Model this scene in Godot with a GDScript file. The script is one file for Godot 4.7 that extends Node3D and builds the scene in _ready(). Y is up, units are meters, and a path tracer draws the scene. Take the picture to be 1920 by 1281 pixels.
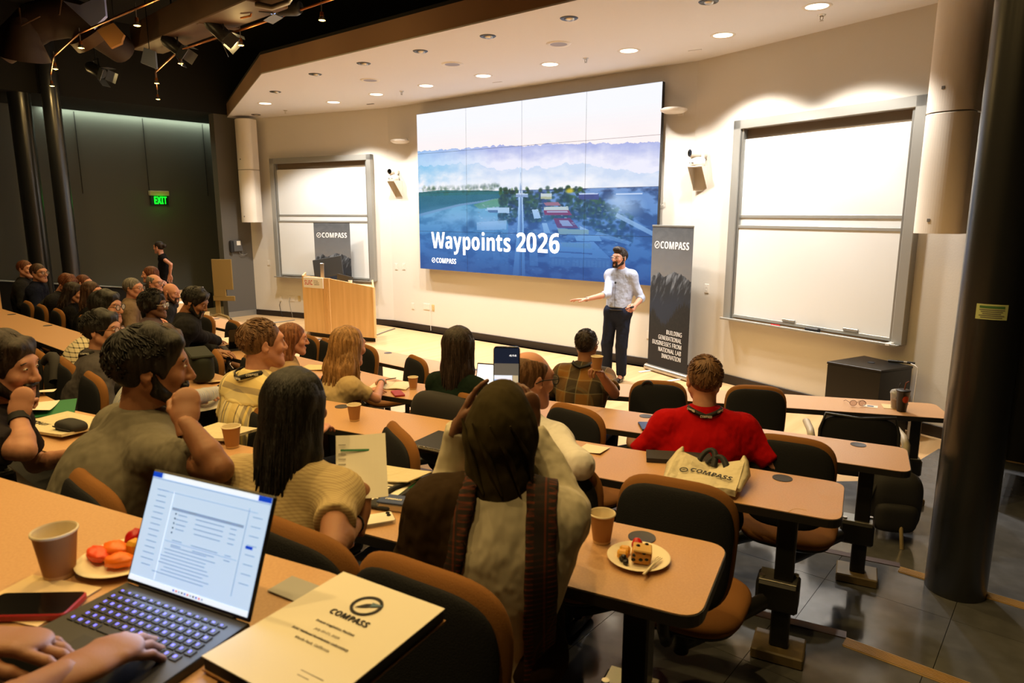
extends Node3D
# A lecture hall: y is up, the front wall lies on z = 0, the audience sits towards +z, x = 0 is the middle of the video wall.
var M := {}
var taken := {}
var rng := RandomNumberGenerator.new()
var vfont: Font


func _ready():
	rng.seed = 7
	set_view()
	make_materials()
	build_room()
	build_front()
	build_ceiling_fittings()
	build_desks()
	build_chairs()
	build_things()
	build_foreground()
	build_people()


func set_view():
	var cam := Camera3D.new()
	cam.name = "camera"
	cam.fov = 53.166
	cam.near = 0.05
	cam.position = Vector3(7.0347, 2.2, 8.7471)
	cam.rotation_degrees = Vector3(-10.62, 40.095, 0)
	var at := CameraAttributesPhysical.new()
	at.frustum_focal_length = 24.0
	at.frustum_focus_distance = 7.5
	at.exposure_aperture = 5.6
	cam.attributes = at
	cam.keep_aspect = Camera3D.KEEP_HEIGHT
	add_child(cam)
	cam.fov = 53.166
	cam.current = true
	var we := WorldEnvironment.new()
	we.name = "world_environment"
	var e := Environment.new()
	e.background_mode = Environment.BG_COLOR
	e.background_color = Color(0, 0, 0)
	e.tonemap_mode = Environment.TONE_MAPPER_LINEAR
	e.tonemap_exposure = 1.0
	e.sdfgi_enabled = true
	e.ssao_enabled = true
	e.ssil_enabled = true
	we.environment = e
	add_child(we)


# ---------- naming and grouping ----------
func put(o: Node3D, parent: Node = null):
	(parent if parent else self).add_child(o, true)


func tag(o: Node3D, label: String, cat: String, group := ""):
	o.set_meta("label", label)
	o.set_meta("category", cat)
	if group:
		o.set_meta("group", group)


func called(nm: String) -> String:
	taken[nm] = taken.get(nm, -1) + 1
	return nm if taken[nm] == 0 else "%s_%03d" % [nm, taken[nm]]


func thing(nm: String, label: String, cat: String, at := Vector3.ZERO, yaw := 0.0, group := "") -> Node3D:
	var o := Node3D.new()
	o.name = called(nm)
	put(o)
	o.position = at
	o.rotation_degrees.y = yaw
	tag(o, label, cat, group)
	return o


func part(nm: String, mesh: Mesh, mat: String, parent: Node3D, at := Vector3.ZERO, rot := Vector3.ZERO) -> MeshInstance3D:
	var o := MeshInstance3D.new()
	o.mesh = mesh
	o.material_override = M[mat]
	o.name = nm
	o.position = at
	o.rotation_degrees = rot
	put(o, parent)
	return o


func single(nm: String, mesh: Mesh, mat: String, label: String, cat: String, at := Vector3.ZERO, yaw := 0.0, group := "") -> MeshInstance3D:
	var o := part(called(nm), mesh, mat, self, at, Vector3(0, yaw, 0))
	tag(o, label, cat, group)
	return o


func struct(nm: String, mesh: Mesh, mat: String, at := Vector3.ZERO, rot := Vector3.ZERO) -> MeshInstance3D:
	var o := part(nm, mesh, mat, self, at, rot)
	o.set_meta("kind", "structure")
	return o


func copy_of(o: Node3D, label: String, at: Vector3, yaw: float, base: String) -> Node3D:
	var c: Node3D = o.duplicate()
	c.name = called(base)
	put(c)
	c.position = at
	c.rotation_degrees.y = yaw
	c.set_meta("label", label)
	return c


# ---------- mesh tools ----------
func tool_() -> SurfaceTool:
	var st := SurfaceTool.new()
	st.begin(Mesh.PRIMITIVE_TRIANGLES)
	return st


func poly(st: SurfaceTool, pts: Array, out: Vector3, uvs := []):
	# a flat convex polygon facing out
	var n: Vector3 = (pts[1] - pts[0]).cross(pts[2] - pts[0])
	if n.length() < 1e-12 and pts.size() > 3:
		n = (pts[2] - pts[0]).cross(pts[3] - pts[0])
	var flip := n.dot(out) > 0.0
	n = n.normalized() * (1.0 if flip else -1.0)
	for i in range(1, pts.size() - 1):
		for k in ([0, i + 1, i] if flip else [0, i, i + 1]):
			st.set_normal(n)
			st.set_uv(uvs[k] if uvs else Vector2(pts[k].x, pts[k].y))
			st.add_vertex(pts[k])


func bx(st: SurfaceTool, size: Vector3, b := 0.0, xf := Transform3D()):
	# a box with chamfered edges, centred on xf
	var h := size / 2.0
	b = minf(b, minf(h.x, minf(h.y, h.z)) * 0.95)
	for ax in 3:
		var u := (ax + 1) % 3
		var w := (ax + 2) % 3
		for s in [-1.0, 1.0]:
			var pts := []
			for c in [[-1, -1], [1, -1], [1, 1], [-1, 1]]:
				var p := Vector3.ZERO
				p[ax] = s * h[ax]
				p[u] = c[0] * (h[u] - b)
				p[w] = c[1] * (h[w] - b)
				pts.append(xf * p)
			var o := Vector3.ZERO
			o[ax] = s
			poly(st, pts, xf.basis * o)
		if b > 0.0:
			for s in [-1.0, 1.0]:
				for r in [-1.0, 1.0]:
					var pts := []
					for q in [[-1, 0], [1, 0], [1, 1], [-1, 1]]:
						var p := Vector3.ZERO
						p[ax] = q[0] * (h[ax] - b)
						p[u] = s * (h[u] - (b if q[1] == 0 else 0.0))
						p[w] = r * (h[w] - (0.0 if q[1] == 0 else b))
						pts.append(xf * p)
					var o := Vector3.ZERO
					o[u] = s
					o[w] = r
					poly(st, pts, xf.basis * o)
	if b > 0.0:
		for x in [-1.0, 1.0]:
			for y in [-1.0, 1.0]:
				for z in [-1.0, 1.0]:
					var k := Vector3(x, y, z)
					poly(st, [xf * (Vector3(h.x, h.y - b, h.z - b) * k), xf * (Vector3(h.x - b, h.y, h.z - b) * k), xf * (Vector3(h.x - b, h.y - b, h.z) * k)], xf.basis * k)


func box(x: float, y: float, z: float, b := 0.0, at := Vector3.ZERO) -> ArrayMesh:
	var st := tool_()
	bx(st, Vector3(x, y, z), b, Transform3D(Basis(), at))
	return st.commit()


func boxes(list: Array, b := 0.0) -> ArrayMesh:
	# [centre, size] pairs
	var st := tool_()
	for i in list:
		bx(st, i[1], b, Transform3D(Basis(), i[0]))
	return st.commit()


func prism_(st: SurfaceTool, pts: PackedVector2Array, y0: float, y1: float, b := 0.0):
	# an upright prism over a plan outline (x, z), its top edge chamfered by b
	var top := pts
	if b > 0.0:
		var o := Geometry2D.offset_polygon(pts, -b, Geometry2D.JOIN_MITER)
		if o.size() == 1 and o[0].size() == pts.size():
			var best := 0
			for i in pts.size():
				if o[0][i].distance_to(pts[0]) < o[0][best].distance_to(pts[0]):
					best = i
			top = PackedVector2Array()
			for i in pts.size():
				top.append(o[0][(best + i) % pts.size()])
			if top[1].distance_to(pts[1]) > top[pts.size() - 1].distance_to(pts[1]):
				top = pts
		if top == pts:
			b = 0.0
	var tr := Geometry2D.triangulate_polygon(top)
	for i in range(0, tr.size(), 3):
		poly(st, [v3(top[tr[i]], y1), v3(top[tr[i + 1]], y1), v3(top[tr[i + 2]], y1)], Vector3.UP, [top[tr[i]], top[tr[i + 1]], top[tr[i + 2]]])
	tr = Geometry2D.triangulate_polygon(pts)
	for i in range(0, tr.size(), 3):
		poly(st, [v3(pts[tr[i]], y0), v3(pts[tr[i + 1]], y0), v3(pts[tr[i + 2]], y0)], Vector3.DOWN)
	var area := 0.0
	for i in pts.size():
		area += pts[i].cross(pts[(i + 1) % pts.size()])
	var cw := signf(area)
	for i in pts.size():
		var j := (i + 1) % pts.size()
		var e := pts[j] - pts[i]
		var out := Vector3(e.y, 0, -e.x) * cw
		poly(st, [v3(pts[i], y0), v3(pts[j], y0), v3(pts[j], y1 - b), v3(pts[i], y1 - b)], out)
		if b > 0.0:
			poly(st, [v3(pts[i], y1 - b), v3(pts[j], y1 - b), v3(top[j], y1), v3(top[i], y1)], out.normalized() + Vector3.UP)


func prism(pts, y0: float, y1: float, b := 0.0) -> ArrayMesh:
	var st := tool_()
	prism_(st, PackedVector2Array(pts), y0, y1, b)
	return st.commit()


func v3(p: Vector2, y: float) -> Vector3:
	return Vector3(p.x, y, p.y)


func rounded(pts: Array, radii: Array, n := 6) -> PackedVector2Array:
	# a plan outline with its corners rounded
	var out := PackedVector2Array()
	for i in pts.size():
		var p: Vector2 = pts[i]
		var r: float = radii[i]
		if r <= 0.0:
			out.append(p)
			continue
		var a: Vector2 = (pts[(i - 1 + pts.size()) % pts.size()] - p).normalized()
		var b: Vector2 = (pts[(i + 1) % pts.size()] - p).normalized()
		var t := r / tan(acos(clampf(a.dot(b), -1, 1)) / 2.0)
		for k in n + 1:
			var s := float(k) / n
			out.append((p + a * t).lerp(p, s).lerp(p.lerp(p + b * t, s), s))
	return out


func lathe_(st: SurfaceTool, prof: Array, seg := 24, xf := Transform3D(), smooth := true):
	# prof: Vector2(radius, y) from the outer bottom up and over; the outside lies on its right
	var n := prof.size()
	var nor := []
	for i in n - 1:
		var e: Vector2 = prof[i + 1] - prof[i]
		nor.append(Vector2(e.y, -e.x).normalized())
	for i in n - 1:
		var n0: Vector2 = nor[i]
		var n1: Vector2 = nor[i]
		if smooth:
			if i > 0 and nor[i].dot(nor[i - 1]) > 0.5:
				n0 = (nor[i] + nor[i - 1]).normalized()
			if i < n - 2 and nor[i].dot(nor[i + 1]) > 0.5:
				n1 = (nor[i] + nor[i + 1]).normalized()
		for k in seg:
			var a := TAU * k / seg
			var b := TAU * (k + 1) / seg
			var q := [[prof[i], a, n0], [prof[i], b, n0], [prof[i + 1], b, n1], [prof[i + 1], a, n1]]
			for t in [0, 1, 2, 0, 2, 3]:
				var p: Vector2 = q[t][0]
				var c := cos(q[t][1])
				var s := sin(q[t][1])
				st.set_normal((xf.basis * Vector3(q[t][2].x * c, q[t][2].y, q[t][2].x * s)).normalized())
				st.set_uv(Vector2(q[t][1] / TAU, p.y))
				st.add_vertex(xf * Vector3(p.x * c, p.y, p.x * s))


func lathe(prof: Array, seg := 24, smooth := true) -> ArrayMesh:
	var st := tool_()
	lathe_(st, prof, seg, Transform3D(), smooth)
	return st.commit()


func cyl(r: float, h: float, seg := 20, b := 0.0) -> ArrayMesh:
	return lathe([Vector2(0, 0), Vector2(r - b, 0), Vector2(r, b), Vector2(r, h - b), Vector2(r - b, h), Vector2(0, h)], seg)


func tube_(st: SurfaceTool, pts: Array, rad, seg := 8, flat := 1.0):
	# a swept tube with closed ends; rad is one radius or one per point
	var n := pts.size()
	var u := Vector3.ZERO
	var rings := []
	for i in n:
		var t: Vector3 = (pts[mini(i + 1, n - 1)] - pts[maxi(i - 1, 0)]).normalized()
		if i == 0:
			u = t.cross(Vector3.UP if absf(t.y) < 0.9 else Vector3.RIGHT).normalized()
		else:
			u = (u - t * u.dot(t)).normalized()
		var w := t.cross(u)
		var r: float = rad[i] if rad is Array else rad
		var ring := []
		for k in seg:
			var a := TAU * k / seg
			var dir := u * cos(a) + w * sin(a) * flat
			ring.append([pts[i] + dir * r, dir.normalized(), t])
		rings.append(ring)
	for i in n - 1:
		for k in seg:
			var j := (k + 1) % seg
			for q in [rings[i][k], rings[i + 1][j], rings[i][j], rings[i][k], rings[i + 1][k], rings[i + 1][j]]:
				st.set_normal(q[1])
				st.set_uv(Vector2.ZERO)
				st.add_vertex(q[0])
	for e in [0, n - 1]:
		var ps := []
		for k in seg:
			ps.append(rings[e][k][0])
		poly(st, ps, rings[e][0][2] * (-1.0 if e == 0 else 1.0))


func tube(pts: Array, rad, seg := 8, flat := 1.0) -> ArrayMesh:
	var st := tool_()
	tube_(st, pts, rad, seg, flat)
	return st.commit()


func bez(a: Vector3, b: Vector3, c: Vector3, d: Vector3, n := 8) -> Array:
	var out := []
	for i in n + 1:
		out.append(a.bezier_interpolate(b, c, d, float(i) / n))
	return out


func surf(nu: int, nv: int, fn: Callable, wrap_u := false, back := 0.0) -> ArrayMesh:
	# a smooth surface over the unit square; seen from outside u runs right and v runs up
	var st := tool_()
	st.set_smooth_group(0)
	for j in nv:
		for i in nu:
			var q := []
			for c in [[0, 0], [1, 0], [1, 1], [0, 1]]:
				var u := float((i + c[0]) % nu if wrap_u else i + c[0]) / nu
				q.append([fn.call(u, float(j + c[1]) / nv), Vector2(float(i + c[0]) / nu, 1.0 - float(j + c[1]) / nv)])
			for k in [0, 2, 1, 0, 3, 2]:
				st.set_uv(q[k][1])
				st.add_vertex(q[k][0])
	st.generate_normals()
	return st.commit()


func sheet(w: float, d: float, t: float, curl: Callable) -> ArrayMesh:
	# a thin sheet lying on y = 0 that curls by curl(u, v), closed all round
	var st := tool_()
	var n := 8
	var at := func(i, j, up): return Vector3((float(i) / n - 0.5) * w, curl.call(float(i) / n, float(j) / n) + (t if up else 0.0), (float(j) / n - 0.5) * d)
	for i in n:
		for j in n:
			var uv := []
			for c in [[0, 0], [1, 0], [1, 1], [0, 1]]:
				uv.append(Vector2(float(i + c[0]) / n, float(j + c[1]) / n))
			poly(st, [at.call(i, j, true), at.call(i + 1, j, true), at.call(i + 1, j + 1, true), at.call(i, j + 1, true)], Vector3.UP, uv)
			poly(st, [at.call(i, j, false), at.call(i + 1, j, false), at.call(i + 1, j + 1, false), at.call(i, j + 1, false)], Vector3.DOWN, uv)
		poly(st, [at.call(i, 0, false), at.call(i + 1, 0, false), at.call(i + 1, 0, true), at.call(i, 0, true)], Vector3(0, 0, -1))
		poly(st, [at.call(i, n, false), at.call(i + 1, n, false), at.call(i + 1, n, true), at.call(i, n, true)], Vector3(0, 0, 1))
		poly(st, [at.call(0, i, false), at.call(0, i + 1, false), at.call(0, i + 1, true), at.call(0, i, true)], Vector3(-1, 0, 0))
		poly(st, [at.call(n, i, false), at.call(n, i + 1, false), at.call(n, i + 1, true), at.call(n, i, true)], Vector3(1, 0, 0))
	return st.commit()


func letters(s: String, size: float, depth := 0.002, bold := true) -> TextMesh:
	var t := TextMesh.new()
	var f := SystemFont.new()
	f.font_names = PackedStringArray(["Droid Sans"])
	f.font_weight = 700 if bold else 400
	t.font = f
	t.text = s
	t.font_size = 64
	t.pixel_size = size / 64.0
	t.depth = depth
	t.curve_step = 2.0
	return t


func aim(from: Vector3, to: Vector3) -> Basis:
	# -z towards the target
	var d := (to - from).normalized()
	return Basis.looking_at(d, Vector3.UP if absf(d.y) < 0.99 else Vector3.RIGHT)


# ---------- materials ----------
func mat(nm: String, c: Color, rough := 0.7, metal := 0.0) -> StandardMaterial3D:
	var m := StandardMaterial3D.new()
	m.resource_name = nm
	m.albedo_color = c
	m.roughness = rough
	m.metallic = metal
	M[nm] = m
	return m


func noise_tex(freq: float, ramp: Array, size := 256, type := FastNoiseLite.TYPE_SIMPLEX_SMOOTH, normal := 0.0, oct := 4) -> NoiseTexture2D:
	var n := FastNoiseLite.new()
	n.seed = 5
	n.noise_type = type
	n.frequency = freq
	n.fractal_octaves = oct
	var t := NoiseTexture2D.new()
	t.width = size
	t.height = size
	t.seamless = true
	t.noise = n
	if normal > 0.0:
		t.as_normal_map = true
		t.bump_strength = normal
	elif ramp:
		var g := Gradient.new()
		g.offsets = PackedFloat32Array([0.25, 0.75])
		g.colors = PackedColorArray(ramp)
		t.color_ramp = g
	return t


func tri(m: StandardMaterial3D, scale: Vector3, world := false):
	m.uv1_triplanar = true
	m.uv1_world_triplanar = world
	m.uv1_scale = scale


func cloth(nm: String, c: Color, rough := 0.9) -> StandardMaterial3D:
	var m := mat(nm, c, rough)
	m.normal_enabled = true
	m.normal_texture = M.fold_normal
	m.normal_scale = 0.8
	m.metallic_specular = 0.2
	tri(m, Vector3(3.2, 2.2, 3.2))
	return m


func lamp(nm: String, c: Color, e: float):
	var m := mat(nm, c, 0.4)
	m.emission_enabled = true
	m.emission = c
	m.emission_energy_multiplier = e
	return m



func make_materials():
	M.fold_normal = noise_tex(0.012, [], 256, FastNoiseLite.TYPE_SIMPLEX_SMOOTH, 11.0, 3)
	M.fine_normal = noise_tex(0.08, [], 256, FastNoiseLite.TYPE_SIMPLEX_SMOOTH, 3.0, 3)
	var m := mat("wall_paint", Color(0.83, 0.81, 0.77), 0.85)
	m.normal_enabled = true
	m.normal_texture = M.fine_normal
	m.normal_scale = 0.08
	tri(m, Vector3.ONE * 2.0, true)
	mat("soffit_paint", Color(0.86, 0.86, 0.87), 0.9)
	mat("fascia_brown", Color(0.6, 0.47, 0.37), 0.85)
	mat("black_wall", Color(0.1, 0.095, 0.09), 0.9)
	mat("grey_wall", Color(0.36, 0.345, 0.32), 0.9)
	mat("washed_wall", Color(0.34, 0.345, 0.32), 0.85)
	mat("ceiling_black", Color(0.075, 0.07, 0.065), 0.95)
	mat("baseboard_dark", Color(0.13, 0.09, 0.06), 0.5)
	m = mat("wood_floor", Color(1, 1, 1), 0.38)
	m.albedo_texture = wood_image(Color(0.8, 0.67, 0.49), Color(0.75, 0.61, 0.43), 0.25, 3)
	tri(m, Vector3(0.5, 0.5, 0.5), true)
	m = mat("floor_tile", Color(0.38, 0.385, 0.395), 0.14)
	m.metallic_specular = 1.0
	m.albedo_texture = noise_tex(0.02, [Color(0.9, 0.9, 0.9), Color(1, 1, 1)], 256)
	m.roughness_texture = noise_tex(0.015, [Color(0.6, 0.6, 0.6), Color(1, 1, 1)], 256)
	tri(m, Vector3.ONE * 0.9, true)
	m = mat("floor_tile_light", Color(0.41, 0.415, 0.42), 0.14)
	m.metallic_specular = 1.0
	m.albedo_texture = M.floor_tile.albedo_texture
	m.roughness_texture = M.floor_tile.roughness_texture
	tri(m, Vector3.ONE * 0.9, true)
	mat("floor_base", Color(0.14, 0.14, 0.14), 0.7)
	mat("nosing_tan", Color(0.68, 0.54, 0.3), 0.45)
	mat("nosing_brown", Color(0.25, 0.15, 0.09), 0.5)
	mat("column_black", Color(0.12, 0.13, 0.15), 0.28).metallic_specular = 0.75
	mat("black_plastic", Color(0.12, 0.12, 0.125), 0.5)
	mat("black_metal", Color(0.12, 0.12, 0.125), 0.4, 0.2)
	mat("grey_metal", Color(0.6, 0.6, 0.58), 0.35, 0.6)
	mat("steel", Color(0.72, 0.7, 0.66), 0.3, 0.85)
	mat("copper", Color(0.7, 0.42, 0.18), 0.35, 0.8)
	mat("white_plastic", Color(0.86, 0.84, 0.8), 0.45)
	mat("beige_plastic", Color(0.78, 0.7, 0.5), 0.5)
	mat("board_frame", Color(0.62, 0.62, 0.6), 0.4, 0.35)
	m = mat("board_white", Color(0.86, 0.87, 0.87), 0.25)
	mat("speaker_white", Color(0.88, 0.85, 0.8), 0.6)
	mat("paper", Color(0.87, 0.85, 0.8), 0.85)
	mat("ink", Color(0.08, 0.08, 0.09), 0.8)
	mat("grey_ink", Color(0.45, 0.44, 0.42), 0.8)
	mat("red_ink", Color(0.72, 0.08, 0.1), 0.7)
	mat("white_ink", Color(0.92, 0.91, 0.88), 0.7)
	lamp("downlight_glow", Color(1, 0.95, 0.86), 3.0)
	lamp("halogen_glow", Color(1, 0.72, 0.35), 9.0)
	lamp("exit_glow", Color(0.05, 1, 0.2), 0.9)
	lamp("strip_glow", Color(0.93, 1.0, 0.92), 0.6)
	lamp("blue_gel", Color(0.7, 0.78, 1.0), 1.5)
	mat("lens_black", Color(0.03, 0.025, 0.02), 0.08)
	mat("phone_grey", Color(0.3, 0.3, 0.3), 0.5)
	mat("white_sign", Color(0.92, 0.91, 0.9), 0.5)
	mat("banner_letters", Color(0.92, 0.92, 0.92), 0.7)
	mat("recess_brown", Color(0.42, 0.36, 0.28), 0.8)
	mat("cabinet_black", Color(0.06, 0.058, 0.056), 0.35)
	mat("tan_panel", Color(0.5, 0.4, 0.2), 0.6)
	mat("speaker_grille", Color(0.62, 0.62, 0.68), 0.8)
	mat("exit_panel", Color(0.02, 0.12, 0.04), 0.3)
	mat("duct_brown", Color(0.34, 0.24, 0.16), 0.6)
	mat("duct_dark", Color(0.2, 0.13, 0.09), 0.7)
	mat("panel_pale", Color(0.66, 0.71, 0.97), 0.7)
	mat("panel_tan", Color(0.6, 0.42, 0.22), 0.8)
	mat("panel_blue", Color(0.42, 0.46, 0.55), 0.8)
	mat("barn_metal", Color(0.45, 0.47, 0.5), 0.3, 0.7)
	mat("pale_plastic", Color(0.72, 0.68, 0.6), 0.5)
	mat("pale_metal", Color(0.62, 0.55, 0.4), 0.4, 0.2)
	mat("bag_black", Color(0.11, 0.11, 0.115), 0.8)
	mat("post_base", Color(0.42, 0.36, 0.24), 0.5)
	mat("jacket_dark", Color(0.13, 0.12, 0.12), 0.85)
	mat("grey_blue", Color(0.3, 0.42, 0.5), 0.7)
	lamp("phone_room", Color(0.42, 0.4, 0.36), 0.7)
	lamp("phone_wall", Color(0.8, 0.74, 0.6), 0.7)
	mat("notice_paper", Color(0.8, 0.84, 0.6), 0.8)
	mat("folder_green_ink", Color(0.3, 0.5, 0.3), 0.8)
	lamp("screen_letters", Color(1, 1, 1), 1.0)
	m = mat("glass_clear", Color(0.9, 0.93, 0.93, 0.12), 0.05)
	m.transparency = BaseMaterial3D.TRANSPARENCY_ALPHA
	m = mat("maple", Color(1, 1, 1), 0.35)
	m.albedo_texture = wood_image(Color(0.88, 0.73, 0.52), Color(0.82, 0.66, 0.44), 0.5, 11)
	tri(m, Vector3(0.7, 0.7, 0.7))
	m = mat("laminate", Color(1, 1, 1), 0.36)
	m.albedo_texture = noise_tex(0.09, [Color(0.74, 0.575, 0.42), Color(0.77, 0.605, 0.445)], 256)
	tri(m, Vector3.ONE * 5.0, true)
	mat("edge_black", Color(0.11, 0.108, 0.11), 0.5)
	mat("grommet_blue", Color(0.2, 0.2, 0.24), 0.5)
	m = cloth("chair_brown", Color(0.5, 0.34, 0.19))
	m.normal_texture = M.fine_normal
	m.uv1_scale = Vector3.ONE * 14.0
	m = cloth("chair_black", Color(0.135, 0.138, 0.15), 0.7)
	m.normal_texture = M.fine_normal
	m.uv1_scale = Vector3.ONE * 10.0


func wood_image(a: Color, b: Color, stretch: float, sd: int) -> ImageTexture:
	var n := FastNoiseLite.new()
	n.seed = sd
	n.frequency = 0.05
	n.fractal_octaves = 4
	var im := Image.create_empty(256, 256, false, Image.FORMAT_RGB8)
	for y in 256:
		for x in 256:
			var v := n.get_noise_2d(x * 1.2, y * 0.06) + stretch * n.get_noise_2d(x * 0.15 + 90, y * 0.03)
			im.set_pixel(x, y, a.lerp(b, clampf(0.5 + v, 0, 1)))
	return ImageTexture.create_from_image(im)


# plan of the facetted front wall
const JR := Vector2(2.84, 0)
const JL := Vector2(-3.39, 0)
const ER := Vector2(6.4, 1.113)
const EL := Vector2(-6.95, 0.921)
const SOFFIT := 4.15
# desk rows: the far edge of the middle block, where it bends, the far edge at the right end, desk height, floor height
const ROWS := [[4.05, 3.2, 2.56, 0.73, 0.0], [5.26, 3.0, 4.46, 0.89, 0.16], [6.42, 3.1, 5.66, 1.05, 0.32], [7.62, 3.2, 6.85, 1.22, 0.49], [8.72, 3.2, 7.91, 1.5, 0.77]]


func wall_run(a: Vector2, b: Vector2, thick: float) -> PackedVector2Array:
	# a wall whose room side runs from a to b (room on the left looking along it in plan x, z)
	var d := (b - a).normalized()
	var n := Vector2(-d.y, d.x) * -thick
	return PackedVector2Array([a, b, b + n, a + n])


func spot(at: Vector3, to: Vector3, c: Color, e: float, half: float, size := 0.06, soft := 0.3):
	var l := SpotLight3D.new()
	l.name = "spot_light"
	l.light_color = c
	l.light_energy = e
	l.spot_angle = half
	l.spot_angle_attenuation = soft
	l.spot_range = 25.0
	l.spot_attenuation = 2.0
	l.light_size = size
	l.shadow_enabled = true
	put(l)
	l.position = at
	l.basis = aim(at, to)


func build_room():
	struct("wall_front", prism(wall_run(JL, JR, 0.2), 0, 4.4), "wall_paint")
	struct("wall_front_right", prism([JR, ER, ER + Vector2(0.06, -0.19), JR + Vector2(0, -0.2)], 0, 4.4), "wall_paint")
	struct("wall_front_left", prism([EL, JL, JL + Vector2(0, -0.2), EL + Vector2(-0.05, -0.19)], 0, 4.4), "wall_paint")
	# dark returns and side walls
	struct("wall_return_left", prism([EL, EL + Vector2(-0.2, 0), EL + Vector2(-0.2, 0.65), EL + Vector2(0, 0.65)], 0, 4.4), "grey_wall")
	struct("baseboard_return", prism([EL + Vector2(0.002, 0.01), EL + Vector2(0.002, 0.65), EL + Vector2(0.014, 0.65), EL + Vector2(0.014, 0.01)], 0, 0.12), "grey_metal")
	struct("wall_alcove_left", box(1.9, 5.6, 0.2, 0, Vector3(-8.0, 2.8, 0.25)), "black_wall")
	struct("wall_return_right", prism([ER, ER + Vector2(0.2, 0), ER + Vector2(0.2, 0.5), ER + Vector2(0, 0.5)], 0, 4.4), "black_wall")
	struct("wall_alcove_right", box(2.4, 5.6, 0.2, 0, Vector3(7.75, 2.8, 1.25)), "black_wall")
	struct("wall_left", box(0.2, 5.6, 13, 0, Vector3(-8.9, 2.8, 6.6)), "washed_wall")
	struct("wall_right", box(0.2, 5.6, 13, 0, Vector3(8.9, 2.8, 6.6)), "black_wall")
	struct("wall_back", box(18, 5.6, 0.2, 0, Vector3(0, 2.8, 13.1)), "black_wall")
	struct("ceiling", box(18.2, 0.2, 13.4, 0, Vector3(0, 5.7, 6.6)), "ceiling_black")
	# joints of the tall wall panels on the left wall
	for z in [0.9, 2.2, 3.5]:
		struct("trim_joint", box(0.012, 1.6, 0.012, 0, Vector3(-8.797, 3.4, z)), "black_wall")
	# sloping black wainscot with a pale rail
	struct("wainscot_left", prism_side([Vector2(1.0, -0.05), Vector2(9, -0.05), Vector2(9, 1.5), Vector2(5.0, 0.93), Vector2(1.0, 0.36)], -8.8, -8.76), "black_wall")
	struct("trim_rail", tube([Vector3(-8.73, 0.46, 1.6), Vector3(-8.73, 0.93, 5.0), Vector3(-8.73, 1.5, 9.0)], 0.018), "grey_metal")
	# bulkhead over the left aisle that hides a light strip
	struct("ceiling_bulkhead_left", box(1.7, 1.4, 12.0, 0, Vector3(-7.75, 4.9, 6.2)), "ceiling_black")
	var strip := thing("cove_light", "long greenish light strip hidden in the cove along the top of the dark left wall", "light", Vector3(-8.72, 4.26, 2.2))
	part("diffuser", box(0.05, 0.03, 3.8), "strip_glow", strip)
	part("channel", box(0.07, 0.04, 3.84, 0, Vector3(0, 0.036, 0)), "grey_metal", strip)
	var al := AreaLight3D.new()
	al.name = "cove_area_light"
	al.area_size = Vector2(0.05, 3.8)
	al.light_color = Color(0.93, 1.0, 0.9)
	al.light_energy = 2.6
	al.area_range = 12.0
	al.shadow_enabled = true
	put(al)
	al.position = Vector3(-8.72, 4.243, 2.2)
	al.basis = Basis(Vector3.RIGHT, -PI / 2)
	# soffit over the stage
	var outline := [EL + Vector2(-0.05, -0.2), Vector2(-6.95, 1.28), Vector2(-2.3, 3.2), Vector2(3.9, 3.13), Vector2(6.45, 1.75), ER + Vector2(0.05, -0.2), JR + Vector2(0, -0.2), JL + Vector2(0, -0.2)]
	struct("ceiling_soffit", prism(rounded(outline, [0, 0.02, 0.1, 0.1, 0.02, 0, 0, 0]), SOFFIT, SOFFIT + 0.02), "soffit_paint")
	var fascia := [Vector2(-6.95, 1.28), Vector2(-2.3, 3.2), Vector2(3.9, 3.13), Vector2(6.45, 1.75)]
	for i in 3:
		var a: Vector2 = fascia[i]
		var b: Vector2 = fascia[i + 1]
		struct("fascia_%d" % (i + 1), prism(wall_run(b, a, -0.04), SOFFIT + 0.015, SOFFIT + 0.26), "fascia_brown")
	struct("ceiling_soffit_top", prism(outline, SOFFIT + 0.262, SOFFIT + 0.3), "ceiling_black")
	# floors: wood in front, tiled tiers behind
	var stage := [Vector2(-8.8, 0.1), Vector2(8.8, 0.1), Vector2(8.8, 1.4), Vector2(6.15, 1.4), Vector2(5.95, 2.6), Vector2(3.0, 5.26), Vector2(-3.0, 5.26), Vector2(-8.8, 3.0)]
	struct("floor", prism(stage, -0.15, 0.0), "wood_floor")
	struct("floor_front_aisle", prism([Vector2(6.15, 1.4), Vector2(8.8, 1.4), Vector2(8.8, 4.46), Vector2(6.38, 4.46), Vector2(3.0, 5.26), Vector2(5.95, 2.6)], -0.15, 0.002), "floor_tile")
	struct("floor_front_left", prism([Vector2(-8.8, 3.0), Vector2(-3.0, 5.26), Vector2(-6.38, 4.46), Vector2(-8.8, 4.46)], -0.15, 0.002), "floor_tile")
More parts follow.
